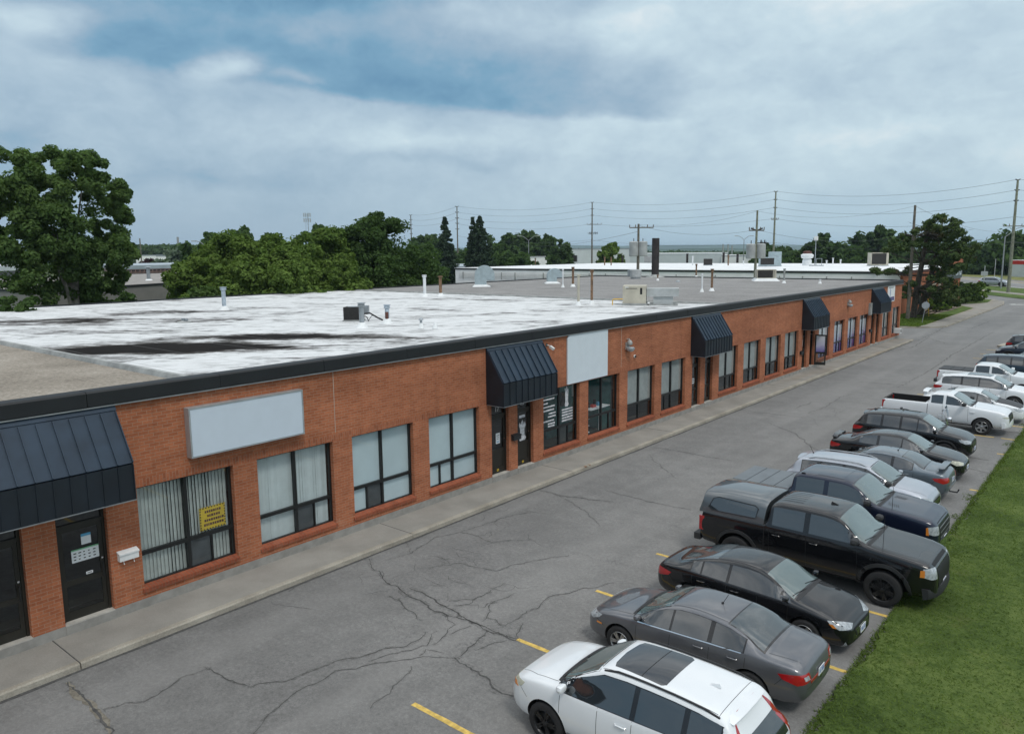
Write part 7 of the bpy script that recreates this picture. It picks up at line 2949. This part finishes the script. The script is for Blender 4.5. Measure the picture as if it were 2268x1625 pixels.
qF = onZ(2010, 709, 0)
PF, HF = utility_pole(2010, 455, base=(qF.x, qF.y), label='weathered utility pole standing in the grass in front of the pine', r=.17, lean=.0)
q = onY(1673, 590, 92)
PG, HG = utility_pole(1676, 466, base=(q.x, 92), mat='wood_pole_green', label='utility pole carrying two grey transformers, right of the chimney', r=.16)
q = onY(1413, 590, 92)
PH, HH = utility_pole(1413, 496, base=(q.x, 92), label='shorter utility pole carrying a grey transformer, left of the chimney', r=.20)
crossarm(PH, HH, .5, 1.6, off=.4)
cutouts(PH, HH, 2.9, 2)
transformers(PH, 7.35 - .0, r=.62, h=1.9, n=2)
transformers(PG, 7.0, r=.55, h=1.7, n=2)
crossarm(PG, HG, 2.4, .9)
cutouts(PG, HG, 3.9, 2)
insulators(PG, HG, (2.4,), size=.7)
insulators(PF, HF, (3.4,), size=1.0)


def span(a, b, sag, rad=.022):
    pts = []
    for k in range(15):
        t = k / 14
        q = a.lerp(b, t)
        pts.append(q - Vector((0, 0, sag * 4 * t * (1 - t))))
    return pts


def wire(name, segs, label, rad=.03, grp='overhead power lines'):
    m = MB().mat('cable')
    for a, b, sag in segs:
        m.tube(span(a, b, sag), rad, 4, smooth=False)
    o = m.build(name)
    tag(o, label, 'power line', grp)


def tp(P_, H_, dz, off=0):
    dv = Vector((CR.x, CR.y, 0)).normalized()
    return Vector((P_.location.x + dv.x * off, P_.location.y + dv.y * off, H_ - dz))


beyond = tp(PC, HC, 0) + (tp(PC, HC, 0) - tp(PB, HB, 0)) * .9
for i, dz in enumerate((.0, 1.8, 3.6)):
    off = Vector((0, 0, -dz))
    nm = ('top', 'second', 'third')[i]
    wire('power_line', [(tp(PE, HE, dz), tp(PD, HD, dz), 1.0), (tp(PD, HD, dz), tp(PA, HA, dz), 1.6), (tp(PA, HA, dz), tp(PB, HB, dz), 1.7), (tp(PB, HB, dz), tp(PC, HC, dz), 1.9), (tp(PC, HC, dz), beyond + off, 1.5)], f'{nm} power line strung along the tall street poles')
wire('power_line', [(tp(PD, HD, 5.2), tp(PA, HA, 6.0), 1.6), (tp(PA, HA, 6.0), tp(PB, HB, 6.1), 1.3), (tp(PB, HB, 6.1), tp(PC, HC, 6.4), 1.8), (tp(PC, HC, 6.4), beyond + Vector((0, 0, -6.4)), 1.2)], 'fourth power line below the top three on the tall street poles')
wire('power_line', [(tp(PD, HD, 8.8), tp(PA, HA, 10.5), 1.3), (tp(PA, HA, 10.5), tp(PB, HB, 11.5), 1.2), (tp(PB, HB, 11.5), tp(PC, HC, 10.8), 1.4), (tp(PC, HC, 10.8), beyond + Vector((0, 0, -10.8)), 1.2)], 'lowest thin cable along the tall street poles', rad=.025)
gf = 'power lines between the shorter poles'
wire('power_line', [(tp(PH, HH, .2), tp(PG, HG, 2.3), .9), (tp(PG, HG, 2.3), tp(PF, HF, 3.3), 1.0), (tp(PF, HF, 3.3), beyond + Vector((0, 0, -9)), 1.4)], 'power line joining the two transformer poles and the weathered pole', rad=.018, grp=gf)
wire('power_line', [(tp(PH, HH, .1), tp(PG, HG, .1), .7), (tp(PG, HG, .1), tp(PF, HF, .1), 1.0), (tp(PF, HF, .1), tp(PC, HC, 8.8), 1.1)], 'upper thin line joining the tops of the transformer poles and the weathered pole', rad=.014, grp=gf)
wire('power_line', [(tp(PH, HH, 1.0), Vector((*F2(1165, 190), 9.5)), .8), (tp(PH, HH, 6.5), Vector((q.x - 7, 88, 4.8)), .1)], 'slack service cables falling left from the shorter transformer pole', rad=.02, grp=gf)


# street lights
def street_lamp(base, H_, label, kind='Y', r=.10, arm=2.2):
    e = empty('street_lamp', base)
    tag(e, label, 'street lamp', None)
    dv = Vector((CR.x, CR.y, 0)).normalized()
    MB().mat('steel_grey').tube([(0, 0, 0), (0, 0, H_)], [r * 1.4, r * .8], 8).build('pole', e)
    for sg in ((1, -1) if kind == 'Y' else (1,)):
        a = Vector((0, 0, H_ - .1))
        b = Vector((dv.x * sg * arm * .6, dv.y * sg * arm * .6, H_ + arm * .42))
        c_ = Vector((dv.x * sg * arm, dv.y * sg * arm, H_ + arm * .52))
        MB().mat('steel_grey').tube([a, b, c_], .06, 6).build('arm', e)
        MB().mat('hvac_grey').obox(c_ + Vector((dv.x * .35 * sg, dv.y * .35 * sg, 0)), (.9, .3, .16), atan2(dv.y, dv.x)).build('lamp_head', e)


q = far(1171, 205)
street_lamp((q.x, q.y, 0), high(1171, 532, 205), 'grey street lamp with two raised arms in front of the white shed')
q = far(1647, 215)
street_lamp((q.x, q.y, 0), high(1647, 530, 215), 'grey street lamp with two short arms, left of the transformers', arm=1.7)
street_lamp((-5.5, 177.6, 0), high(2220, 524, 180), 'grey street lamp with one long arm beside the tall right-hand pole', 'L', .12, 3.6)
q = far(458, 140)
street_lamp((q.x, q.y, 0), high(458, 545, 140), 'thin street lamp leaning out of the bright trees on the left', 'Y', .08, 1.6)
# lattice phone mast and far pylons
q = far(684, 420)
e = empty('phone_mast', (q.x, q.y, 0))
tag(e, 'lattice phone mast with panel antennas above the dark trees', 'phone mast')
Hm = high(684, 474, 420)
m = MB().mat('galv')
for a in range(3):
    an = a * 2 * pi / 3
    m.tube([(cos(an) * 1.4, sin(an) * 1.4, 0), (cos(an) * .6, sin(an) * .6, Hm)], .09, 5)
for k in range(12):
    z = Hm * k / 12
    m.tube([(1.2 - .05 * k, 0, z), (-.6, .9 - .04 * k, z + Hm / 12)], .05, 4)
m.build('lattice', e)
m = MB().mat('hvac_grey')
dv = Vector((CR.x, CR.y, 0)).normalized()
for z in (-.5, -3.2):
    for t in (-1.6, -.6, .6, 1.6):
        m.cbox((dv.x * t, dv.y * t, Hm + z), (.4, .4, 2.0))
m.build('antenna_panel', e)
for i, (x, yt, d) in enumerate([(312, 528, 230), (396, 525, 700), (1601, 541, 900), (1612, 541, 900), (1621, 544, 900)]):
    q = far(x, d)
    e = empty('far_mast', (q.x, q.y, 0))
    tag(e, ['weathered pole with a bushy top left of the bright trees', 'faint transmission mast on the left horizon', 'thin stack on the horizon, one of three right of the chimney', 'thin stack on the horizon, one of three right of the chimney', 'thin stack on the horizon, one of three right of the chimney'][i], 'mast', None if i < 2 else 'three thin stacks on the horizon')
    Hm = high(x, yt, d)
    MB().mat('wood_pole' if i == 0 else 'galv_dull').tube([(0, 0, 0), (0, 0, Hm)], .16 if i == 0 else .9, 6).build('shaft', e)

# stop sign seen from behind, guy guard, wooden frame, small signs
q = onZ(2042, 715, .15)
e = empty('stop_sign', (q.x, q.y, .15), atan2(q.y - CAM.y, q.x - CAM.x))
tag(e, 'octagonal traffic sign seen from its bare metal back on a leaning post', 'sign')
MB().mat('steel_grey').tube([(0, 0, 0), (0, -.30, 2.35)], .035, 6).build('post', e)
m = MB().mat('aluminium')
m.prism([(-.04, -.24 + .40 * cos(pi / 8 + k * pi / 4), 1.88 + .40 * sin(pi / 8 + k * pi / 4)) for k in range(8)], (-.012, 0, 0))
m.mat('red_enamel').prism([(.0, -.24 + .40 * cos(pi / 8 + k * pi / 4), 1.88 + .40 * sin(pi / 8 + k * pi / 4)) for k in range(8)], (.008, 0, 0))
m.build('sign_plate', e)
q = onZ(2057, 701, .15)
e = empty('guy_wire', (q.x, q.y, .15))
tag(e, 'yellow plastic guard on the guy wire of the weathered pole', 'guy wire')
MB().mat('yellow_pipe').tube([(0, 0, 0), (-.12, -.35, 2.1)], .05, 8).build('guard', e)
MB().mat('cable').tube([(-.12, -.35, 2.1), (qF.x - q.x, qF.y - q.y, 9.5)], .015, 5).build('wire', e)
q = onZ(2122, 678, .15)
e = empty('wooden_frame', (q.x, q.y, .15), radians(30))
tag(e, 'low brown wooden sign frame on the footpath by the dark hedge', 'sign frame')
MB().mat('rust_pipe').box(-.06, .06, -.06, .06, 0, 1.35).box(-2.1, -1.98, -.06, .06, 0, 1.35).build('post', e)
MB().mat('rust_pipe').box(-1.98, -.06, -.05, .05, 1.2, 1.33).box(-1.98, -.06, -.05, .05, .72, .82).build('rail', e)
for i, (x, y, hh, lab) in enumerate([(2178, 636, 4.3, 'small road sign on a thin post in front of the silver street car'), (2202, 617, 5.0, 'plain pale post in the field behind the street')]):
    q = onZ(x, y, .05)
    e = empty('road_sign', (q.x, q.y, .05), atan2(q.y - CAM.y, q.x - CAM.x))
    tag(e, lab, 'road sign' if i == 0 else 'post')
    MB().mat('hvac_grey').tube([(0, 0, 0), (0, 0, hh)], .08, 6).build('post', e)
    if i == 0:
        MB().mat('hvac_grey').box(-.06, -.03, -.6, .6, 2.3, 3.2).build('sign_plate', e)
# ------------------------------------------------------------------ trees
import numpy as np


def leaf_cloud(name, parent, clumps, per, size, mat, seed, droop=0.0, flat=0.0, aspect=1.6):
    """clumps: list of (centre, radius vec) ; each filled with small leaf faces"""
    rg = np.random.default_rng(seed)
    C_ = np.array([c for c, r in clumps], dtype=float)
    R_ = np.array([r for c, r in clumps], dtype=float)
    n = len(clumps)
    idx = np.repeat(np.arange(n), per)
    N = len(idx)
    d = rg.normal(size=(N, 3))
    d /= np.linalg.norm(d, axis=1, keepdims=True)
    rad = rg.random(N) ** .45
    P = C_[idx] + d * R_[idx] * rad[:, None]
    P[:, 2] -= droop * rg.random(N)
    # leaf plane: normal leaning outward and upward
    nrm = d * .8 + rg.normal(size=(N, 3)) * .6
    nrm[:, 2] += .5 + flat
    nrm /= np.linalg.norm(nrm, axis=1, keepdims=True)
    t = np.cross(nrm, rg.normal(size=(N, 3)))
    t /= np.linalg.norm(t, axis=1, keepdims=True) + 1e-9
    b = np.cross(nrm, t)
    s = size * (0.6 + .8 * rg.random(N))[:, None]
    V = np.stack([P - t * s * .5 * aspect, P - b * s * .5, P + t * s * .5 * aspect, P + b * s * .5], axis=1).reshape(-1, 3)
    me = bpy.data.meshes.new(name)
    me.vertices.add(len(V))
    me.vertices.foreach_set('co', V.ravel())
    me.loops.add(N * 4)
    me.loops.foreach_set('vertex_index', np.arange(N * 4, dtype=np.int32))
    me.polygons.add(N)
    me.polygons.foreach_set('loop_start', np.arange(0, N * 4, 4, dtype=np.int32))
    me.polygons.foreach_set('loop_total', np.full(N, 4, dtype=np.int32))
    me.update(calc_edges=True)
    me.materials.append(MATS[mat])
    o = bpy.data.objects.new(name, me)
    COL.objects.link(o)
    if parent: o.parent = parent
    return o


def trunk_mesh(parent, H_, r, lobes, seed, mat='bark', forks=6, z0=0):
    rt = random.Random(seed)
    m = MB().mat(mat)
    m.tube([(0, 0, z0 - .1), (rt.uniform(-.2, .2), rt.uniform(-.2, .2), H_ * .35), (rt.uniform(-.4, .4), rt.uniform(-.4, .4), H_ * .7)], [r, r * .75, r * .35], 9)
    m.build('trunk', parent)
    m = MB().mat(mat)
    for k in range(forks):
        L_ = rt.choice(lobes)
        z = H_ * rt.uniform(.22, .55)
        end = Vector(L_[0])
        mid = Vector((end.x * .45, end.y * .45, (z + end.z) / 2 + .3))
        m.tube([(0, 0, z), mid, end], [r * .42, r * .26, r * .06], 6)
    m.build('limb', parent)


def broadleaf(name, loc, H_, R_, label, leafm, seed, nl=9, per=90, size=.34, base=.25, group=None, trunk='bark', spread=1.0, clump=.30, lobes=None, ncl=16, cat='tree', z=0.0, power=1.0):
    rt = random.Random(seed)
    e = empty(name, (loc[0], loc[1], z))
    tag(e, label, cat, group)
    if lobes is None:
        lobes = []
        for k in range(nl):
            a = 2 * pi * k / nl * 2.4 + rt.uniform(-.4, .4)
            t = (k + .5) / nl
            zc = H_ * (base + (1 - base) * (.12 + .74 * t))
            prof = sin(pi * min(1, (t * .85 + .12))) ** power
            rr_ = R_ * .56 * prof * rt.uniform(.75, 1.1) * spread
            lr = R_ * rt.uniform(.40, .58) * (.65 + .4 * prof)
            lobes.append(((cos(a) * rr_, sin(a) * rr_, zc), (lr, lr, lr * rt.uniform(.75, .95))))
        lobes.append(((0, 0, H_ * (base + (1 - base) * .5)), (R_ * .55, R_ * .55, H_ * (1 - base) * .36)))
    clumps = []
    for (c, r) in lobes:
        for k in range(ncl):
            d = Vector((rt.gauss(0, 1), rt.gauss(0, 1), rt.gauss(0, 1))).normalized()
            f = rt.uniform(.62, 1.0)
            cc = (c[0] + d.x * r[0] * f, c[1] + d.y * r[1] * f, max(c[2] + d.z * r[2] * f, .4))
            cr = clump * (r[0] + r[2]) * .5 * rt.uniform(.7, 1.35)
            clumps.append((cc, (cr, cr, cr * .8)))
    leaf_cloud('crown', e, clumps, per, size, leafm, seed)
    trunk_mesh(e, H_ * .8, max(.12, H_ * .022), lobes, seed + 5, trunk)
    return e


# 1 the big poplar on the left
def poplar():
    d = 60
    lb = []
    for (px, py, r) in [(a_, b_ + max(0, (400 - b_) * .32), c_ * .86) for a_, b_, c_ in [(60, 380, 2.0), (125, 362, 1.55), (195, 372, 1.7), (240, 425, 1.7), (35, 440, 1.9), (110, 440, 2.2), (180, 450, 2.1), (255, 480, 1.7), (55, 520, 2.2), (130, 520, 2.2), (215, 530, 2.2), (262, 545, 1.3), (40, 590, 2.1), (110, 600, 2.2), (190, 600, 2.3), (235, 600, 1.6), (150, 660, 2.4), (205, 660, 2.0), (90, 480, 1.9), (275, 430, .9), (280, 560, .8), (30, 480, 1.5), (85, 350, 1.0), (205, 352, .9)]]:
        zz = high(px, py, d)
        q = far(px, d) - far(150, d)
        dep = rnd.uniform(-2.4, 2.4)
        u = (far(150, d) - CAM)
        u.z = 0
        u.normalize()
        lb.append(((q.x + u.x * dep, q.y + u.y * dep, zz), (r, r, r * 1.05)))
    q = far(150, d)
    broadleaf('poplar_tree', (q.x, q.y), 15, 5, 'big dark green poplar towering over the roof at the left edge', 'leaf_poplar', 31, lobes=lb, per=300, size=.15, clump=.32, ncl=15, trunk='bark_pale')


poplar()
# 2 the bright green row behind the white roof
for i, (px, d, top, R_, sd_) in enumerate([(455, 66, 560, 3.6, 1), (500, 72, 504, 4.2, 2), (585, 70, 512, 4.1, 3), (655, 66, 520, 3.8, 4), (722, 72, 506, 4.0, 5), (760, 64, 560, 2.8, 6), (545, 62, 560, 3.4, 7), (640, 61, 560, 3.2, 8)]):
    q = far(px, d)
    H_ = high(px, top - 12, d)
    labs = ['leftmost low bright green tree by the shrub, behind the white roof', 'bright green tree with the highest crown of the row, left of centre', 'bright green tree in the middle of the row behind the white roof', 'rounded bright green tree right of the middle of the row', 'bright green tree beside the dark round tree', 'small bright green tree at the foot of the dark round tree', 'low bright green tree in front of the row, left', 'low bright green tree in front of the row, right']
    broadleaf('leafy_tree', (q.x, q.y), H_, R_, labs[i], 'leaf_bright', 40 + sd_, per=260, size=.165, base=.12, group='bright green trees behind the white roof', nl=9, ncl=15, clump=.36)
q = far(440, 60)
broadleaf('shrub', (q.x, q.y), high(440, 622, 60), 2.4, 'dull green shrub at the left foot of the bright green trees', 'leaf_poplar', 55, per=70, size=.2, base=.1, nl=6, cat='shrub')
q = far(25, 50)
broadleaf('shrub', (q.x, q.y), high(25, 630, 50), 2.2, 'grey-green shrub at the left edge below the poplar', 'leaf_dark', 56, per=70, size=.2, base=.1, nl=6, cat='shrub')
q = far(265, 55)
broadleaf('shrub', (q.x, q.y), high(265, 628, 55), 1.9, 'dark shrub at the right foot of the poplar', 'leaf_dark', 57, per=70, size=.2, base=.1, nl=6, cat='shrub')
# 3 dark round tree
q = far(828, 76)
broadleaf('round_tree', (q.x, q.y), high(828, 462, 76), 6.0, 'large dark round tree right of the bright green row', 'leaf_dark', 61, per=230, size=.18, base=.08, nl=13, ncl=17, clump=.34)
q = far(885, 78)
broadleaf('round_tree', (q.x, q.y), high(885, 540, 78), 3.3, 'lower dark tree tucked against the right of the dark round tree', 'leaf_dark', 62, per=190, size=.18, base=.05, nl=8)
# 4 farther trees
FAR = [(460, 505, 150, 5, 'dark'), (530, 491, 160, 6, 'dark'), (590, 500, 150, 4, 'dark'), (705, 485, 165, 5.5, 'dark'), (405, 541, 260, 7, 'dark'), (392, 557, 240, 7, 'pale'), (945, 517, 230, 8, 'far'), (940, 535, 130, 3.6, 'dark'), (968, 530, 210, 6, 'far'),
       (1105, 540, 230, 7, 'dark'), (1125, 518, 260, 9, 'far'), (1165, 512, 270, 9, 'far'), (1205, 520, 265, 9, 'far'), (1240, 532, 200, 5, 'far'), (1118, 555, 190, 5, 'dark'), (1155, 560, 185, 4, 'dark'), (1350, 532, 190, 4.0, 'bright'),
       (1035, 545, 220, 5, 'dark'), (1690, 545, 260, 8, 'far'), (1730, 552, 240, 7, 'far'), (1750, 560, 230, 6, 'far'), (1818, 517, 215, 6, 'far'), (1800, 545, 225, 6, 'far'), (1845, 556, 240, 6, 'dark'), (1905, 530, 250, 9, 'far'), (1945, 503, 250, 9, 'far'),
       (1985, 520, 260, 9, 'far'), (1880, 548, 240, 7, 'dark'), (2120, 560, 300, 12, 'dark'), (2160, 570, 290, 12, 'dark'), (2205, 555, 280, 13, 'dark'), (2250, 535, 270, 14, 'dark'), (2185, 580, 270, 8, 'far'), (2300, 540, 270, 14, 'dark'), (2060, 565, 300, 10, 'dark'), (330, 575, 300, 5, 'purple'), (1745, 572, 215, 5, 'dark'), (1690, 574, 210, 5, 'dark')]
WORDS = {'dark': 'dark green', 'far': 'mid green', 'pale': 'pale grey-green', 'bright': 'light green', 'purple': 'purple-leaved'}
PLACE = ['behind the left of the bright row', 'behind the bright row, left of centre', 'peeping over the middle of the bright row', 'behind the phone mast', 'beyond the pink warehouse', 'beside the pink warehouse', 'left of the first spruce, tallest there', 'small and round at the left of the first spruce', 'just left of the first spruce',
         'between the second spruce and the lamp', 'left end of the far clump', 'highest in the far clump', 'right half of the far clump', 'right end of the far clump, lowest', 'right foot of the second spruce', 'behind the left street lamp', 'alone between the pole and the chimney',
         'between the two spruces', 'behind the transformers', 'right of the transformer pole', 'low, right of the tall pole', 'standing alone right of the tall pole', 'low beside the lone tree', 'low between two far clumps', 'left part of the big far clump', 'highest of the big far clump',
         'right part of the big far clump', 'low left of the big far clump', 'behind the right of the pine', 'low behind the field', 'middle of the wood behind the field', 'tall, by the right-hand pole', 'lighter, in front of the wood by the field', 'last one at the right edge', 'behind the middle of the pine', 'in front of the distant halls at the left', 'low behind the far white roof, right', 'low behind the far white roof, left']
for i, (px, top, d, R_, kd) in enumerate(FAR):
    q = far(px, d)
    H_ = high(px, top, d)
    lm = {'dark': 'leaf_dark', 'far': 'leaf_far', 'pale': 'leaf_pale', 'bright': 'leaf_bright', 'purple': 'leaf_purple'}[kd]
    broadleaf('distant_tree', (q.x, q.y), H_, R_, f'{WORDS[kd]} distant tree, {PLACE[i]}', lm, 100 + i, per=46, size=.0034 * d + .05, base=.04, nl=9, ncl=11, group='trees in the background', clump=.36)


# distant woods: one mass each
def wood(name, x0, x1, y0, y1, d0, d1, n, seed, label, mat='leaf_far'):
    rt = random.Random(seed)
    cl = []
    for k in range(n):
        x = rt.uniform(x0, x1)
        d = rt.uniform(d0, d1)
        q = far(x, d)
        h = high(x, rt.uniform(y0, y1), d)
        cl.append(((q.x, q.y, max(h - 3, 1.5)), (d * .012, d * .012, 3.2)))
        cl.append(((q.x, q.y, max(h * .5 - 2, .5)), (d * .014, d * .014, 3)))
    o = leaf_cloud(name, None, cl, 60, d0 * .0036, mat, seed)
    tag(o, label, 'wood', kind='stuff')


wood('distant_wood', 240, 440, 541, 552, 560, 700, 140, 5, 'far-off wooded rise on the left horizon')
wood('distant_wood', -40, 260, 552, 560, 500, 700, 100, 6, 'hazy wood on the horizon behind the poplar')
wood('distant_wood', 860, 1300, 548, 560, 420, 560, 160, 7, 'far wood behind the spruces and white sheds')
wood('distant_wood', 1640, 2330, 560, 572, 330, 480, 260, 8, 'low far wood along the right-hand skyline', 'leaf_dark')
wood('distant_wood', 1280, 1700, 556, 562, 900, 1200, 120, 9, 'thin belt of trees on the plain below the hills')


# spruces
def spruce(px, top, d, R_, label, seed, sparse=False):
    rt = random.Random(seed)
    q = far(px, d)
    H_ = high(px, top, d)
    e = empty('spruce_tree', (q.x, q.y, 0))
    tag(e, label, 'tree', 'spruces on the skyline')
    MB().mat('bark').tube([(0, 0, 0), (0, 0, H_ * .98)], [.28, .03], 7).build('trunk', e)
    cl = []
    z = H_ * .99
    while z > H_ * .08:
        t = 1 - z / H_
        rr_ = R_ * (t ** .75) * rt.uniform(.82, 1.12) + .12
        nb = int(5 + 9 * t)
        for k in range(nb):
            if sparse and rt.random() < .45: continue
            a = rt.uniform(0, 2 * pi)
            for s_ in (.35, .65, .95):
                rad = rr_ * s_
                cl.append(((cos(a) * rad, sin(a) * rad, z - rad * .42 + rt.uniform(-.1, .1)), (.22 + rr_ * .13, .22 + rr_ * .13, .16 + .10 * s_)))
        z -= H_ * .032 * rt.uniform(.8, 1.2)
    leaf_cloud('crown', e, cl, 16, .30, 'leaf_spruce', seed, droop=.25)


spruce(987, 480, 165, 3.4, 'narrow dark spruce, left one of the pair on the skyline', 71)
spruce(1064, 478, 165, 4.6, 'broader dark spruce, right one of the pair on the skyline', 72)
spruce(1048, 480, 168, 2.4, 'thin half-bare spruce pressed against the left side of the broad one', 73, True)


# the big leaning pine by the brick corner
def pine():
    rt = random.Random(77)
    q0 = onZ(2032, 704, .15)
    e = empty('pine_tree', (q0.x, q0.y, .15))
    tag(e, 'big spreading dark pine with bare lower branches by the far brick building', 'tree')
    base_d = hypot(q0.x - CAM.x, q0.y - CAM.y)

    def P(px, py, dd=0):
        q = far(px, base_d + dd)
        return Vector((q.x - q0.x, q.y - q0.y, high(px, py, base_d + dd) - .15))
    m = MB().mat('bark')
    t1 = [P(2032, 706), P(2036, 640), P(2044, 580), P(2050, 520), P(2056, 490)]
    t2 = [P(2046, 700, 4), P(2056, 650, 3), P(2066, 610, 3), P(2074, 560, 2), P(2080, 510, 2), P(2084, 482, 2)]
    m.tube(t1, [.36, .32, .26, .17, .07], 9)
    m.build('trunk', e)
    m = MB().mat('bark')
    m.tube(t2, [.38, .34, .28, .2, .12, .05], 9)
    m.build('trunk', e)
    pads = []
    for (px, py, w, hh) in [(2080, 485, 26, 14), (2055, 498, 22, 12), (2105, 503, 24, 12), (2035, 508, 16, 10), (2118, 520, 20, 12), (2070, 512, 34, 16), (2095, 530, 36, 16), (2045, 530, 32, 14), (2005, 522, 12, 10), (1990, 540, 26, 12), (2020, 540, 30, 14), (2070, 545, 40, 15), (2118, 548, 24, 14), (2130, 532, 16, 10),
                            (1975, 552, 20, 9), (2125, 570, 34, 16), (2150, 556, 22, 11), (2160, 548, 14, 9), (2108, 590, 34, 18), (2130, 592, 24, 14), (2090, 570, 30, 14), (1960, 600, 22, 8), (1985, 604, 26, 9), (2010, 598, 18, 7), (1945, 598, 12, 6),
                            (2090, 620, 40, 16), (2105, 645, 34, 18), (2085, 660, 30, 16), (2070, 640, 24, 12), (2115, 665, 24, 14), (2010, 640, 20, 12), (2020, 655, 14, 9), (2080, 600, 22, 10), (2022, 630, 14, 9)]:
        n = max(2, int(w * hh / 52))
        for k in range(n):
            pads.append((px + rt.gauss(0, w * .38), py + rt.gauss(0, hh * .38), rt.uniform(-4.5, 4.5) if w > 15 else rt.uniform(-2, 2), k == 0))
    cl = []
    lim = MB().mat('bark')
    for (px, py, dd, first) in pads:
        c = P(px, py, dd)
        cl.append(((c.x, c.y, c.z), (.52, .52, .34)))
        if first or rt.random() < .42:
            tr = t1 if rt.random() < .5 else t2
            a = min(tr, key=lambda v: abs(v.z - (c.z - .9)))
            k = tr.index(a)
            mid = a.lerp(c, .5) + Vector((0, 0, -.25))
            lim.tube([a, mid, c], [.075, .05, .02], 5)
    for k in range(70):        # bare dead twigs in the middle
        tr = rt.choice((t1, t2))
        i = rt.randint(1, 3)
        a = tr[i].lerp(tr[i + 1], rt.random())
        an = rt.uniform(0, 2 * pi)
        L_ = rt.uniform(1.2, 3.4)
        b = a + Vector((cos(an) * L_, sin(an) * L_, rt.uniform(-.3, .5)))
        mid = a.lerp(b, .5) + Vector((0, 0, -.15))
        lim.tube([a, mid, b], [.045, .03, .01], 4)
        for j in range(3):
            s_ = a.lerp(b, rt.uniform(.4, .95))
            lim.tube([s_, s_ + Vector((rt.uniform(-.5, .5), rt.uniform(-.5, .5), rt.uniform(-.3, .4)))], [.015, .006], 3)
    lim.build('limb', e)
    leaf_cloud('crown', e, cl, 80, .17, 'leaf_pine', 77, aspect=2.2)


pine()
# bushes along the brick building
for i, (px, py, z_, R_, H_, mt, lab) in enumerate([(2074, 690, .15, 1.5, 1.6, 'leaf_bush', 'rounded yellow-green bush nearest the traffic sign, by the far brick wall'), (2092, 686, .15, 1.5, 1.8, 'leaf_bush', 'second yellow-green bush in the soil bed'), (2105, 683, .15, 1.6, 2.1, 'leaf_bush_dark', 'darker bush at the right end of the soil bed'),
                                                     (2056, 684, .15, 1.1, 1.3, 'leaf_bush_dark', 'small dark bush behind the traffic sign post'), (2122, 672, .15, 2.6, 2.9, 'leaf_bush_dark', 'tall dark hedge bush behind the wooden frame'), (2142, 669, .15, 2.4, 2.6, 'leaf_bush_dark', 'dark green bush in the middle of the hedge'), (2158, 666, .15, 2.2, 2.9, 'leaf_bush', 'reddish-green bush at the right end of the hedge')]):
    q = onZ(px, py, z_)
    broadleaf('bush', (q.x, q.y), H_, R_, lab, mt, 200 + i, per=60, size=.16, base=.0, nl=6, ncl=12, group='bushes by the far brick building', cat='bush', z=z_)

# ------------------------------------------------------------------ haze: a closed box of thin pale air round the scene
m = MB().mat('fascia_metal').box(-9500, 9500, -9500, 9500, -3.5, 62)
hz_ = m.build('haze')
mh = bpy.data.materials.new('haze_air')
mh.use_nodes = True
nt = mh.node_tree
for n_ in list(nt.nodes):
    nt.nodes.remove(n_)
out_ = nt.nodes.new('ShaderNodeOutputMaterial')
pv = nt.nodes.new('ShaderNodeVolumePrincipled')
pv.inputs['Color'].default_value = (.68, .86, 1.0, 1)
pv.inputs['Density'].default_value = .00012
pv.inputs['Anisotropy'].default_value = .2
nt.links.new(pv.outputs[0], out_.inputs['Volume'])
hz_.data.materials.clear()
hz_.data.materials.append(mh)
hz_['kind'] = 'stuff'
hz_['label'] = 'pale blue distance haze in the air over the plain'
hz_['category'] = 'haze'
